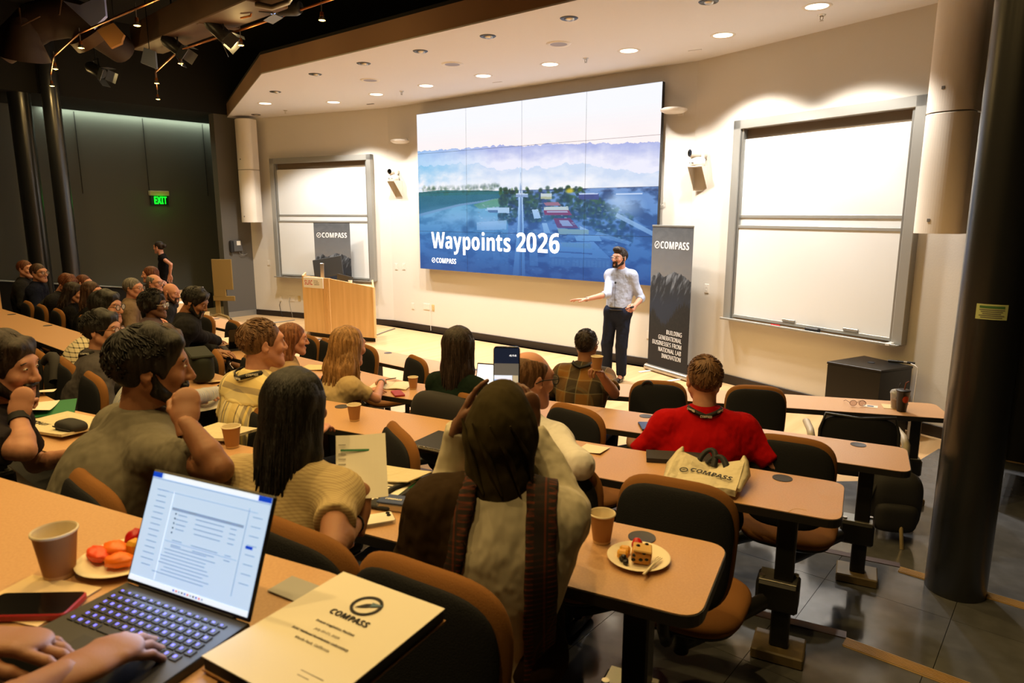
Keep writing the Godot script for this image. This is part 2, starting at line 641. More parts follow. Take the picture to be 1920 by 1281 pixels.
	for k in range(1, 5):
		var front := edge_line(k)
		var rear := edge_line(k + 1) if k < 4 else [Vector2(8.8, 13), Vector2(-8.8, 13)]
		if k < 4:
			rear.reverse()
		var pts := PackedVector2Array(front + rear)
		var top: float = ROWS[k][4]
		var t := struct("floor_tier_%d" % k, prism(pts, -0.15, top - 0.006), "floor_base")
		# floor tiles, each a little slab
		for ix in range(6, 15):
			for iz in range(6, 19):
				var sq := PackedVector2Array([Vector2(ix, iz) * 0.61, Vector2(ix + 1, iz) * 0.61, Vector2(ix + 1, iz + 1) * 0.61, Vector2(ix, iz + 1) * 0.61])
				sq = Geometry2D.offset_polygon(sq, -0.0015)[0]
				for piece in Geometry2D.intersect_polygons(sq, pts):
					if piece.size() >= 3 and iz * 0.61 < ROWS[mini(k + 1, 4)][0] + 1.2:
						part("floor_tile", prism(piece, top - 0.0065, top), "floor_tile" if (ix * 7 + iz * 3) % 5 else "floor_tile_light", t)
		# nosing of the step: dark under the desks, ribbed tan in the aisles
		var mid := front.slice(1, 5)
		var st := tool_()
		for i in 3:
			prism_(st, wall_run(mid[i + 1], mid[i], -0.055), top - 0.035, top + 0.004)
		struct("trim_nosing_dark_%d" % k, st.commit(), "nosing_brown")
		for s in [-1.0, 1.0]:
			st = tool_()
			var w := 2.4
			var z: float = ROWS[k][2]
			bx(st, Vector3(w, 0.035, 0.075), 0.004, Transform3D(Basis(), Vector3(s * (6.4 + w / 2), top - 0.012, z + 0.03)))
			for r in 6:
				bx(st, Vector3(w, 0.004, 0.005), 0, Transform3D(Basis(), Vector3(s * (6.4 + w / 2), top + 0.006, z + 0.004 + r * 0.0115)))
			struct("trim_nosing_tan_%d" % (k * 2 + (0 if s < 0 else 1)), st.commit(), "nosing_tan")
	# round columns
	for c in [[Vector3(6.68, 0.0, 4.53), "tall round black column in the right aisle with a paper notice taped on", 0.145], [Vector3(-6.66, 0, 4.53), "round dark column in front of the washed left wall", 0.135], [Vector3(-7.12, 0, 4.86), "leftmost round dark column, beside the edge of the light-washed wall", 0.165]]:
		var o := thing("column", c[1], "column", c[0])
		part("shaft", cyl(c[2], 5.6, 40), "column_black", o)
		if c[2] == 0.145:
			column_notice(o, c[2])
	var base := 0.12
	for w in [[JL, JR, 1], [JR, ER, 2], [EL, JL, 3]]:
		var d: Vector2 = (w[1] - w[0]).normalized()
		struct("baseboard_%s" % ["front", "front_right", "front_left"][w[2] - 1], prism(wall_run(w[0], w[1], -0.018), 0, base, 0.004), "baseboard_dark")
	# a wooden door leaf at the right, seen past the column
	var dr := struct("door_1", box(0.045, 2.05, 0.95, 0.004, Vector3(0, 1.15, 0)), "maple", Vector3(6.66, 0, 2.2))
	part("door_edge_plate", box(0.047, 0.2, 0.02, 0, Vector3(0, 1.2, 0.47)), "steel", dr)
	part("door_edge_plate", box(0.047, 0.2, 0.02, 0, Vector3(0, 1.9, 0.47)), "steel", dr)


func edge_line(k: int) -> Array:
	var r: Array = ROWS[k]
	return [Vector2(-8.8, r[2]), Vector2(-6.4, r[2]), Vector2(-r[1], r[0]), Vector2(r[1], r[0]), Vector2(6.4, r[2]), Vector2(8.8, r[2])]


func prism_side(pts: Array, x0: float, x1: float) -> ArrayMesh:
	# outline in (z, y), thickness along x
	var st := tool_()
	var p := PackedVector2Array(pts)
	var tr := Geometry2D.triangulate_polygon(p)
	var at := func(i, x): return Vector3(x, p[i].y, p[i].x)
	for i in range(0, tr.size(), 3):
		poly(st, [at.call(tr[i], x0), at.call(tr[i + 1], x0), at.call(tr[i + 2], x0)], Vector3.LEFT)
		poly(st, [at.call(tr[i], x1), at.call(tr[i + 1], x1), at.call(tr[i + 2], x1)], Vector3.RIGHT)
	var mid := Vector2.ZERO
	for q in p:
		mid += q / p.size()
	for i in p.size():
		var j := (i + 1) % p.size()
		var o := (p[i] + p[j]) / 2.0 - mid
		poly(st, [at.call(i, x0), at.call(j, x0), at.call(j, x1), at.call(i, x1)], Vector3(0, o.y, o.x))
	return st.commit()


func column_notice(o: Node3D, r: float):
	# a sheet of paper taped round the column, turned to the seats
	var at := Vector3(6.747, 1.722, 5.116)
	var c := at - o.position
	var a0 := atan2(c.z, c.x)
	var bent := func(hw: float, hh: float, dr: float, y: float, da := 0.0) -> ArrayMesh:
		return surf(8, 2, func(u: float, v: float):
			var a := a0 + da + (0.5 - u) * 2.0 * hw / r
			return Vector3(cos(a) * (r + dr), y + (v - 0.5) * 2.0 * hh, sin(a) * (r + dr)))
	var n := thing("notice", "pale yellow-green printed notice taped round the black column", "sign", o.position)
	part("paper_sheet", bent.call(0.066, 0.038, 0.002, at.y), "notice_paper", n)
	part("printed_line", bent.call(0.052, 0.006, 0.003, at.y + 0.024), "folder_green_ink", n)
	for i in 5:
		part("printed_line", bent.call(0.052 - 0.007 * (i % 3), 0.0024, 0.003, at.y + 0.01 - i * 0.0095), "grey_ink", n)



# ---------- pictures printed or shown on flat things ----------
func blend_poly(im: Image, pts: Array, c: Color, jitter := 0.0):
	# pts in percent of the picture
	var w := im.get_width()
	var h := im.get_height()
	var p := PackedVector2Array()
	for q in pts:
		p.append(Vector2(q[0] * w / 100.0, q[1] * h / 100.0))
	var lo := Vector2(1e9, 1e9)
	var hi := -lo
	for q in p:
		lo = lo.min(q)
		hi = hi.max(q)
	for y in range(maxi(0, int(lo.y)), mini(h, int(hi.y) + 1)):
		for x in range(maxi(0, int(lo.x)), mini(w, int(hi.x) + 1)):
			if Geometry2D.is_point_in_polygon(Vector2(x + 0.5, y + 0.5), p):
				var k := c
				if jitter > 0.0:
					k = c.lightened(rng.randf() * jitter)
				im.set_pixel(x, y, im.get_pixel(x, y).lerp(Color(k.r, k.g, k.b), c.a))


func blob(im: Image, x0: float, y0: float, rx: float, ry: float, c: Color, soft := 0.6):
	# a soft round patch; x0, y0, rx, ry in percent
	var w := im.get_width()
	var h := im.get_height()
	for y in range(maxi(0, int((y0 - ry) * h / 100)), mini(h, int((y0 + ry) * h / 100) + 1)):
		for x in range(maxi(0, int((x0 - rx) * w / 100)), mini(w, int((x0 + rx) * w / 100) + 1)):
			var d := Vector2((x * 100.0 / w - x0) / rx, (y * 100.0 / h - y0) / ry).length()
			if d < 1.0:
				im.set_pixel(x, y, im.get_pixel(x, y).lerp(Color(c.r, c.g, c.b), c.a * minf(1.0, (1.0 - d) / soft)))


func piece(x: float, pts: Array) -> float:
	for i in pts.size() - 1:
		if x <= pts[i + 1][0]:
			return lerpf(pts[i][1], pts[i + 1][1], (x - pts[i][0]) / (pts[i + 1][0] - pts[i][0]))
	return pts[-1][1]


func valley_picture() -> ImageTexture:
	# the aerial view of a foggy valley with a long straight gallery and roofs
	var w := 832
	var h := 468
	var im := Image.create_empty(w, h, false, Image.FORMAT_RGB8)
	var n := FastNoiseLite.new()
	n.seed = 3
	n.frequency = 0.012
	n.fractal_octaves = 5
	var ridge := [[0, 23.0], [12, 23.3], [25, 23.9], [41, 23.7], [51, 25.4], [59, 24.9], [74, 26.3], [100, 28.5]]
	var hill := [[0, 32.7], [14, 33], [27, 32.6], [33, 34.5], [39, 38], [59, 37.5], [67, 36.6], [74, 36.1], [80, 39.5], [100, 43.6]]
	for x in w:
		var u := x * 100.0 / w
		var a := piece(u, ridge) + n.get_noise_2d(x * 3.0, 0) * 1.2
		var b := piece(u, hill) + n.get_noise_2d(x * 2.0, 50) * 2.0
		for y in h:
			var v := y * 100.0 / h
			var f := n.get_noise_2d(x, y * 2.2)
			var c: Color
			if v < a:
				c = Color(0.97, 0.98, 1).lerp(Color(1, 0.95, 0.95), clampf((v - 8) / 18, 0, 1))
			elif v < b:
				c = Color(0.66, 0.7, 0.9).lerp(Color(0.93, 0.93, 0.99), clampf((v - a) / (b - a) * 1.3 + f * 0.4, 0, 1))
				c = c.lerp(Color(0.55, 0.78, 0.96), clampf((38 - u) / 60, 0, 0.7))
			elif v < 50:
				var k := clampf((v - b) / 14 + f * 0.6, 0, 1)
				c = Color(0.8, 0.86, 0.96).lerp(Color(0.97, 0.97, 0.99), k)
				c = c.lerp(Color(0.42, 0.74, 0.92), clampf((34 - u) / 45, 0, 0.75) * (1 - k))
			else:
				c = Color(0.46, 0.6, 0.82).lerp(Color(0.2, 0.3, 0.48), clampf((f + 0.15) * 2.6, 0, 1))
				if u < 44:
					c = Color(0.46, 0.74, 0.84).lerp(Color(0.2, 0.5, 0.62), clampf((f + 0.1) * 2.0, 0, 1))
			im.set_pixel(x, y, c)
	blend_poly(im, [[0, 49.7], [12, 48.6], [24, 49.2], [35, 49.6], [44, 50.8], [44, 54], [21, 57.8], [0, 64]], Color(0.1, 0.38, 0.42, 0.9), 0.1)
	blend_poly(im, [[0, 63.6], [21, 57.4], [44, 53.6], [44, 54.6], [21, 58.8], [0, 65.4]], Color(0.5, 0.62, 0.74, 0.9))
	blend_poly(im, [[28, 58], [38, 54.7], [44, 54], [44, 59], [31, 60.6]], Color(0.36, 0.62, 0.34, 0.8), 0.15)
	blob(im, 20, 66, 26, 9, Color(0.72, 0.86, 0.94, 0.7), 1.0)
	# woods
	for i in 900:
		var t := rng.randf()
		var x := rng.randf_range(40, 48)
		var y := rng.randf_range(49, 68)
		if t > 0.2:
			x = rng.randf_range(51, 58)
		if t > 0.36:
			x = rng.randf_range(60, 74)
			y = rng.randf_range(49, 66)
		if t > 0.52:
			x = rng.randf_range(72, 92)
			y = 52 + (x - 72) * 0.7 + rng.randf_range(-2, 15)
		if t > 0.8:
			x = rng.randf_range(2, 40)
			y = 46 + absf(rng.randfn(0, 2.0))
		var g := rng.randf()
		var col := Color(0.1, 0.22, 0.25).lerp(Color(0.3, 0.46, 0.2), g * g)
		blob(im, x, y, rng.randf_range(0.5, 1.3), rng.randf_range(0.8, 1.9), Color(col.r, col.g, col.b, 0.75 if t < 0.8 else 0.16))
	for q in [[27, 70, 3.0, 4.0], [24, 73, 2.5, 3.5], [60.5, 66, 2.4, 3.0], [54, 75, 2, 3.6]]:
		blob(im, q[0], q[1], q[2], q[3], Color(0.2, 0.38, 0.48, 0.8))
	blob(im, 69.3, 50.9, 2.0, 1.9, Color(0.8, 0.74, 0.2, 0.9))
	# roads, roofs and walls
	for q in [
		[[[86.6, 63], [99, 72.5], [99, 75], [86, 65]], Color(0.86, 0.9, 0.97, 0.8)], [[[80, 73], [92, 78], [91, 79.5], [79, 75]], Color(0.7, 0.8, 0.95, 0.7)],
		[[[57.9, 52], [62.4, 52.2], [62.4, 55.3], [57.9, 55.2]], Color(0.9, 0.88, 0.82)], [[[57.9, 53.9], [62.4, 54], [62.4, 55.3], [57.9, 55.2]], Color(0.8, 0.76, 0.52)],
		[[[59, 57.2], [65, 57], [66, 59], [60, 59]], Color(0.75, 0.4, 0.42)], [[[59.3, 59.6], [68.8, 59.5], [69.1, 61.6], [59.3, 61.6]], Color(0.94, 0.9, 0.78)],
		[[[59.1, 61.6], [69.1, 61.6], [70.5, 64.4], [59.7, 64.4]], Color(0.72, 0.14, 0.26)], [[[60.4, 62], [68.5, 62], [69, 62.9], [60.6, 62.9]], Color(0.86, 0.74, 0.8)],
		[[[63.1, 66], [69.7, 65.9], [73, 71.3], [64.8, 71.5]], Color(0.7, 0.1, 0.22)], [[[65.3, 67.1], [68.9, 67.1], [70.8, 70.2], [66.7, 70.2]], Color(0.84, 0.72, 0.8)],
		[[[64.8, 71.7], [76.7, 72.3], [76.7, 74.6], [65.4, 75]], Color(0.86, 0.84, 0.5)], [[[73.2, 70], [76.7, 72.3], [73.5, 72]], Color(0.92, 0.92, 0.96)],
		[[[54.3, 61.2], [56.9, 60.9], [58.1, 66], [55.3, 66.4]], Color(0.84, 0.9, 0.97)], [[[58.5, 68.8], [60.5, 68.8], [62, 74.3], [59.4, 74.4]], Color(0.8, 0.88, 0.97)],
		[[[71.4, 75.4], [80.3, 74.9], [81.5, 77.9], [72.3, 78.3]], Color(0.7, 0.84, 0.97)], [[[72.7, 52.5], [80, 52.8], [80, 56.1], [72.8, 55.6]], Color(0.26, 0.26, 0.52, 0.9)],
		[[[72.7, 52.3], [80, 52.5], [79.6, 53.2], [73, 53.1]], Color(0.85, 0.86, 0.95)], [[[86, 53], [95, 53], [95, 53.6], [86, 53.6]], Color(0.92, 0.93, 1)],
		[[[34.5, 59.9], [44.7, 59.8], [44.7, 63.2], [35.1, 62.7]], Color(0.88, 0.93, 0.98, 0.95)], [[[35, 61.4], [39.5, 61.4], [39.5, 62.8], [35.1, 62.7]], Color(0.34, 0.46, 0.6)],
		[[[29.7, 68.8], [43.5, 67.3], [43.4, 72.8], [29.7, 73.6]], Color(0.86, 0.93, 0.98, 0.8)],
		[[[60.3, 80], [78.6, 78.4], [84.8, 87.1], [61.8, 88]], Color(0.66, 0.78, 0.96)], [[[66.5, 79.3], [77.8, 79.6], [77.8, 82.3], [66.6, 81.7]], Color(0.74, 0.84, 0.7)],
		[[[65.5, 84.3], [78.1, 84.6], [78.1, 85.4], [65.5, 85]], Color(0.66, 0.24, 0.36)], [[[61.8, 88.2], [84.8, 87.3], [84.9, 92.5], [62.1, 92.9]], Color(0.5, 0.62, 0.66)],
	]:
		blend_poly(im, q[0], q[1], 0.06)
	for i in 16:
		var x := 62.6 + i * 1.38
		if i == 4 or i == 5:
			continue
		blend_poly(im, [[x, 88.6], [x + 0.95, 88.6], [x + 0.95, 92.2], [x, 92.2]], Color(0.72, 0.78, 0.56))
	for i in 9:
		blend_poly(im, [[67 + i * 1.2, 79.5], [67.8 + i * 1.2, 79.5], [67.8 + i * 1.2, 81.9], [67 + i * 1.2, 81.9]], Color(0.82, 0.86, 0.5, 0.7))
	# the straight white gallery and its bridge
	blend_poly(im, [[49.1, 37], [49.9, 37], [50.9, 70], [51.6, 100], [46.2, 100], [48.4, 70]], Color(0.8, 0.88, 0.98))
	blend_poly(im, [[49.5, 40], [49.7, 40], [50.2, 70], [50.0, 100], [49.0, 100], [49.3, 70]], Color(0.5, 0.6, 0.78))
	blend_poly(im, [[47.6, 51.6], [52.6, 51.9], [52.6, 54], [47.6, 53.8]], Color(0.62, 0.68, 0.82))
	blend_poly(im, [[47.6, 51.6], [52.6, 51.9], [52.6, 52.6], [47.6, 52.4]], Color(0.85, 0.88, 0.95))
	# small cars and sheds
	for i in 240:
		var x := rng.randf_range(29, 90)
		var y := rng.randf_range(57, 96)
		var g := rng.randf_range(0.5, 1)
		if absf(x - 49) > 3:
			blend_poly(im, [[x, y], [x + rng.randf_range(0.3, 1.4), y + 0.1], [x + 1.0, y + 0.7], [x, y + 0.6]], Color(g, g, g, 0.55))
	for q in [[53.2, 90, 3.4, 9], [37, 88, 3, 8], [31, 83, 2.6, 7]]:
		blend_poly(im, [[q[0], q[1] - q[3]], [q[0] + q[2], q[1] - q[3]], [q[0] + q[2] + 0.5, q[1] + q[3] * 0.4], [q[0] + 0.3, q[1] + q[3] * 0.4]], Color(0.7, 0.82, 0.9, 0.7))
	# fog and the blue wash along the bottom
	for q in [[89, 60, 8, 8, 0.75], [86, 56, 5, 5, 0.5], [36, 69, 9, 5, 0.6], [50, 44, 16, 5, 0.8], [92, 47, 10, 3, 0.35], [22, 45, 22, 3, 0.7]]:
		blob(im, q[0], q[1], q[2], q[3], Color(0.94, 0.96, 1, q[4]), 1.0)
	for y in range(int(h * 0.52), h):
		var k := clampf((y / float(h) - 0.55) / 0.45, 0, 1)
		for x in w:
			var c := im.get_pixel(x, y)
			var m := c.r * 0.3 + c.g * 0.5 + c.b * 0.2
			var wash := Color(0.1 + m * 0.3, 0.3 + m * 0.36, 0.58 + m * 0.34)
			im.set_pixel(x, y, c.lerp(wash, minf(0.95, 0.25 + k * 1.1)).lerp(Color(0.06, 0.2, 0.46), k * k * 0.55))
	return ImageTexture.create_from_image(im)


func banner_picture() -> ImageTexture:
	# grey sky, a snowy mountain, a blue lake and dark trees
	var w := 190
	var h := 440
	var im := Image.create_empty(w, h, false, Image.FORMAT_RGB8)
	var n := FastNoiseLite.new()
	n.seed = 8
	n.frequency = 0.022
	n.fractal_octaves = 5
	var top := [[0, 36], [8, 34.5], [18, 32], [25, 32.5], [32, 35.5], [42, 33], [58, 30.8], [72, 31.5], [88, 34], [100, 36]]
	for x in w:
		var u := x * 100.0 / w
		var a := piece(u, top) + n.get_noise_2d(x * 3.0, 0) * 1.5
		var tree: float = piece(u, [[0, 62], [10, 58], [20, 63], [30, 68], [42, 68], [55, 62], [70, 55], [85, 51], [100, 53]]) + n.get_noise_2d(x * 9.0, 99) * 5.0
		for y in h:
			var v := y * 100.0 / h
			var c := Color(0.4, 0.42, 0.44).lerp(Color(0.6, 0.59, 0.58), clampf(v / 30, 0, 1)).lerp(Color(0.55, 0.56, 0.57), absf(n.get_noise_2d(x * 0.5, y * 0.8)))
			if v > a:
				var s := n.get_noise_2d(x * 2.0 + y * 0.9, y * 0.7) * 1.5 - (v - a) / 22.0 + 0.55
				c = Color(0.16, 0.18, 0.21).lerp(Color(0.62, 0.65, 0.68), clampf(s, 0, 1))
				c = c.lerp(Color(0.16, 0.21, 0.29), clampf((v - a - 10) / 12, 0, 1))
			if v > tree:
				c = Color(0.09, 0.09, 0.08).lerp(Color(0.16, 0.15, 0.13), clampf(n.get_noise_2d(x * 4.0, y * 3.0) + 0.3, 0, 1))
			c = c.lerp(Color(0.12, 0.1, 0.09), clampf((v - 66) / 14, 0, 1))
			im.set_pixel(x, y, c)
	return ImageTexture.create_from_image(im)


func fit(t: TextMesh, w: float, h: float) -> Vector3:
	# the scale that gives a line of letters this width and height
	var s := t.get_aabb().size
	return Vector3(w / s.x, h / s.y if h > 0.0 else w / s.x, 1)


func text_part(s: String, mat_name: String, parent: Node3D, at: Vector3, w: float, h := 0.0, turn := Basis(), bold := true, nm := "lettering", depth := 0.002) -> MeshInstance3D:
	# a line of letters centred on at, reading along the parent's x
	var t := letters(s, 0.1, depth, bold)
	var o := part(nm, t, mat_name, parent)
	var b := t.get_aabb()
	var sc := fit(t, w, h)
	o.transform = Transform3D(turn.scaled_local(sc), at - turn * (b.get_center() * sc))
	return o


func compass_mark(r: float, depth := 0.002) -> ArrayMesh:
	# a ring with a slanted needle
	var st := tool_()
	var n := 28
	for i in n:
		var a := TAU * i / n
		var b := TAU * (i + 1) / n
		var q := []
		for k in [[a, 0.8], [b, 0.8], [b, 1.0], [a, 1.0]]:
			q.append(Vector3(cos(k[0]) * k[1], sin(k[0]) * k[1], 0) * r)
		poly(st, [q[0] + Vector3(0, 0, depth), q[1] + Vector3(0, 0, depth), q[2] + Vector3(0, 0, depth), q[3] + Vector3(0, 0, depth)], Vector3.BACK)
		poly(st, [q[2], q[3], q[3] + Vector3(0, 0, depth), q[2] + Vector3(0, 0, depth)], q[2] + q[3])
		poly(st, [q[0], q[1], q[1] + Vector3(0, 0, depth), q[0] + Vector3(0, 0, depth)], -q[0] - q[1])
	var e := Vector3(0.55, 0.5, 0) * r
	var f := Vector3(-0.13, 0.14, 0) * r
	poly(st, [e + Vector3(0, 0, depth), f + Vector3(0, 0, depth), -e + Vector3(0, 0, depth), -f + Vector3(0, 0, depth)], Vector3.BACK)
	return st.commit()


func build_front():
	# --- the video wall: sixteen panels ---
	var pic := valley_picture()
	var m := StandardMaterial3D.new()
	m.albedo_color = Color(0.02, 0.02, 0.02)
	m.roughness = 0.4
	m.emission_enabled = true
	m.emission_texture = pic
	m.emission = Color.WHITE
	m.emission_operator = BaseMaterial3D.EMISSION_OP_MULTIPLY
	m.emission_energy_multiplier = 1.0
	M.valley = m
	var wall := thing("video_wall", "wide video wall of sixteen panels showing a foggy aerial valley and large white words", "screen", Vector3(0, 1.2, 0))
	part("mount", box(4.7, 2.6, 0.07, 0, Vector3(-0.01, 1.365, 0.035)), "black_metal", wall)
	for r in 4:
		for c in 4:
			var st := tool_()
			var x0 := -2.43 + c * 1.21
			var y0 := 2.73 - (r + 1) * 0.6825
			var z := 0.142
			poly(st, [Vector3(x0 + 0.002, y0 + 0.002, z), Vector3(x0 + 1.208, y0 + 0.002, z), Vector3(x0 + 1.208, y0 + 0.6805, z), Vector3(x0 + 0.002, y0 + 0.6805, z)], Vector3.BACK, [Vector2(c, r + 1) / 4.0, Vector2(c + 1, r + 1) / 4.0, Vector2(c + 1, r) / 4.0, Vector2(c, r) / 4.0])
			var body := part("display_panel", box(1.2095, 0.682, 0.07, 0.002, Vector3(x0 + 0.605, y0 + 0.341, 0.106)), "black_plastic", wall)
			part("panel_picture", st.commit(), "valley", body)
	text_part("Waypoints", "screen_letters", wall, Vector3(-1.175, 0.49, 0.146), 1.87, 0.40)
	text_part("2026", "screen_letters", wall, Vector3(0.317, 0.545, 0.146), 0.865, 0.31)
	text_part("COMPASS", "screen_letters", wall, Vector3(-1.745, 0.17, 0.146), 0.5, 0.09)
	part("compass_emblem", compass_mark(0.045), "screen_letters", wall, Vector3(-2.065, 0.17, 0.145))
	var al := AreaLight3D.new()
	al.name = "screen_light"
	al.area_size = Vector2(4.8, 2.7)
	al.light_color = Color(0.8, 0.88, 1.0)
	al.light_energy = 0.35
	al.area_range = 25.0
	al.shadow_enabled = true
	put(al)
	al.position = Vector3(-0.01, 2.565, 0.16)
	al.rotation_degrees.y = 180
	# --- whiteboards let into the angled walls ---
	for s in [[Vector3(3.52, 0, 0.213), -17.36, 2.29, "grey-framed double whiteboard right of the video wall, eraser and red marker on its tray"], [Vector3(-6.24, 0, 0.737), 14.5, 2.58, "sliding double whiteboard in a grey frame left of the video wall, behind the lectern"]]:
		whiteboard(s[0], s[1], s[2], s[3])
	# --- tall column loudspeakers at the ends of the front wall ---
	loudspeaker(Vector3(6.0, 2.02, 1.13), -17.36, "tall white column loudspeaker hanging high on the wall beside the right whiteboard")
	loudspeaker(Vector3(-6.55, 2.02, 0.95), 14.5, "tall white column loudspeaker hanging high on the wall left of the left whiteboard")
	# --- little things on the wall ---
	for s in [[Vector3(-2.83, 3.5, 0.0), "white saucer-shaped device on a wall arm left of the video wall"], [Vector3(2.62, 3.54, 0.0), "white saucer-shaped device on a wall arm right of the video wall"]]:
		var o := thing("wireless_disc", s[1], "device", s[0])
		part("dome", lathe([Vector2(0, -0.045), Vector2(0.12, -0.04), Vector2(0.17, -0.015), Vector2(0.175, 0.005), Vector2(0.15, 0.022), Vector2(0, 0.026)], 32), "white_plastic", o, Vector3(0, 0, 0.2))
		part("arm", tube([Vector3(0, 0.0, 0.0), Vector3(0, 0.045, 0.03), Vector3(0, 0.03, 0.2)], 0.012), "white_plastic", o)
		part("wall_plate", box(0.08, 0.1, 0.012, 0.003, Vector3(0, 0, 0.006)), "white_plastic", o)
	for s in [[Vector3(-3.12, 2.6, 0.0), 12.0, "white conference camera facing the room on a wall bracket left of the video wall"], [Vector3(2.98, 2.6, 0.05), -35.0, "white conference camera on a wall bracket between video wall and right whiteboard"]]:
		var o := thing("wall_camera", s[2], "camera", s[0])
		var st := tool_()
		bx(st, Vector3(0.2, 0.012, 0.22), 0.002, Transform3D(Basis(), Vector3(0, 0.2, 0.115)))
		for sx in [-0.095, 0.095]:
			var e := 0.004
			var a := [Vector3(sx, 0.195, 0.005), Vector3(sx, 0.195, 0.21), Vector3(sx, -0.1, 0.005)]
			poly(st, [a[0] + Vector3(e, 0, 0), a[1] + Vector3(e, 0, 0), a[2] + Vector3(e, 0, 0)], Vector3(1, 0, 0))
			poly(st, [a[0] - Vector3(e, 0, 0), a[1] - Vector3(e, 0, 0), a[2] - Vector3(e, 0, 0)], Vector3(-1, 0, 0))
			poly(st, [a[1] + Vector3(e, 0, 0), a[1] - Vector3(e, 0, 0), a[2] - Vector3(e, 0, 0), a[2] + Vector3(e, 0, 0)], Vector3(0, -0.5, 1))
		bx(st, Vector3(0.19, 0.32, 0.008), 0, Transform3D(Basis(), Vector3(0, 0.05, 0.004)))
		part("bracket", st.commit(), "white_plastic", o)
		var body := part("camera_base", lathe([Vector2(0, 0), Vector2(0.09, 0), Vector2(0.1, 0.01), Vector2(0.1, 0.085), Vector2(0.06, 0.11), Vector2(0, 0.11)], 28), "white_plastic", o, Vector3(0, 0.207, 0.13), Vector3(0, s[1], 0))
		part("indicator_slot", box(0.1, 0.008, 0.01, 0, Vector3(0, 0.04, 0.094)), "ink", body)
		var hd := part("camera_head", lathe([Vector2(0, -0.11), Vector2(0.05, -0.11), Vector2(0.06, -0.1), Vector2(0.06, 0.1), Vector2(0.052, 0.115), Vector2(0, 0.115)], 28), "white_plastic", o, Vector3(0, 0.37, 0.13), Vector3(90, s[1], 0))
		part("lens", lathe([Vector2(0, 0.112), Vector2(0.046, 0.112), Vector2(0.046, 0.123), Vector2(0.036, 0.123), Vector2(0.02, 0.117), Vector2(0, 0.117)], 24), "lens_black", hd)
		part("yoke", boxes([[Vector3(-0.072, 0.32, 0.13), Vector3(0.02, 0.13, 0.06)], [Vector3(0.072, 0.32, 0.13), Vector3(0.02, 0.13, 0.06)]], 0.005), "white_plastic", o)
	# outlets and switches: [where, turn, size, material, label]
	for s in [
		[Vector3(-6.508, 1.154, 0.811), 14.5, Vector2(0.07, 0.115), "white_plastic", "small white light switch on the left wall beside the whiteboard frame"],
		[Vector3(-6.246, 0.392, 0.743), 14.5, Vector2(0.07, 0.115), "white_plastic", "white wall outlet with a black plug, leftmost above the left baseboard"],
		[Vector3(-5.938, 0.409, 0.663), 14.5, Vector2(0.17, 0.115), "white_plastic", "wide white wall outlet with a grey cord left of the lectern"],
		[Vector3(-5.736, 0.42, 0.611), 14.5, Vector2(0.07, 0.115), "beige_plastic", "beige wall outlet right beside the lectern"],
		[Vector3(-3.27, 1.185, 0.004), 0.0, Vector2(0.08, 0.12), "white_plastic", "white wall switch left of the video wall, left one of a pair"],
		[Vector3(-3.051, 1.196, 0.004), 0.0, Vector2(0.08, 0.12), "white_plastic", "white wall switch left of the video wall, right one of a pair"],
		[Vector3(-2.821, 0.45, 0.004), 0.0, Vector2(0.07, 0.115), "white_plastic", "small white outlet low on the front wall, left of a wide outlet"],
		[Vector3(-2.432, 0.474, 0.004), 0.0, Vector2(0.17, 0.115), "white_plastic", "wide white outlet low on the front wall with a cord hanging down"],
		[Vector3(-2.257, 0.469, 0.004), 0.0, Vector2(0.07, 0.115), "beige_plastic", "beige outlet low on the front wall right of the wide white outlet"],
		[Vector3(3.162, 1.215, 0.105), -17.36, Vector2(0.07, 0.115), "white_plastic", "white wall switch between right banner and right whiteboard"],
		[Vector3(2.282, 0.47, 0.004), 0.0, Vector2(0.1, 0.115), "white_plastic", "white outlet on the front wall just left of the right banner"],
	]:
		var o := thing("wall_outlet", s[4], "outlet", s[0], s[1])
		part("cover_plate", box(s[2].x, s[2].y, 0.008, 0.002), s[3], o)
		part("socket", boxes([[Vector3(0, 0.024, 0.004), Vector3(0.028, 0.026, 0.004)], [Vector3(0, -0.024, 0.004), Vector3(0.028, 0.026, 0.004)]], 0.001), s[3], o)
	single("power_cord", tube([Vector3(-6.232, 0.325, 0.756), Vector3(-6.231, 0.259, 0.786), Vector3(-6.199, 0.146, 0.788), Vector3(-6.175, 0.041, 0.772), Vector3(-6.163, -0.029, 0.758)], 0.007, 6), "black_plastic", "black power cord hanging from the outlet left of the lectern", "cord")
	single("power_cord", tube([Vector3(-5.961, 0.433, 0.686), Vector3(-5.95, 0.345, 0.724), Vector3(-5.919, 0.186, 0.716), Vector3(-5.884, 0.073, 0.707), Vector3(-5.9, -0.022, 0.69)], 0.006, 6), "grey_metal", "grey power cord looping down from the wide outlet left of the lectern", "cord")
	single("power_cord", tube([Vector3(-2.336, 0.463, 0.012), Vector3(-2.324, 0.333, 0.02), Vector3(-2.322, 0.181, 0.02), Vector3(-2.301, 0.032, 0.03)], 0.005, 6), "white_plastic", "thin white cord hanging from an outlet under the video wall", "cord")
	single("camera_cable", tube([Vector3(2.351, 3.522, 0.02), Vector3(2.359, 2.925, 0.015), Vector3(2.371, 2.349, 0.02), Vector3(2.403, 2.305, 0.03), Vector3(2.45, 2.341, 0.03), Vector3(2.44, 2.392, 0.03)], 0.006, 6), "white_plastic", "white cable running down the wall along the right edge of the video wall", "cord")
	# --- thermostat and phone on the grey return wall ---
	var ph := thing("wall_phone", "small grey wall unit with a pale lit display on the dark grey return wall", "phone", Vector3(-6.945, 1.52, 1.27), 90)
	part("body", box(0.2, 0.24, 0.05, 0.012, Vector3(0, 0, 0.03)), "phone_grey", ph)
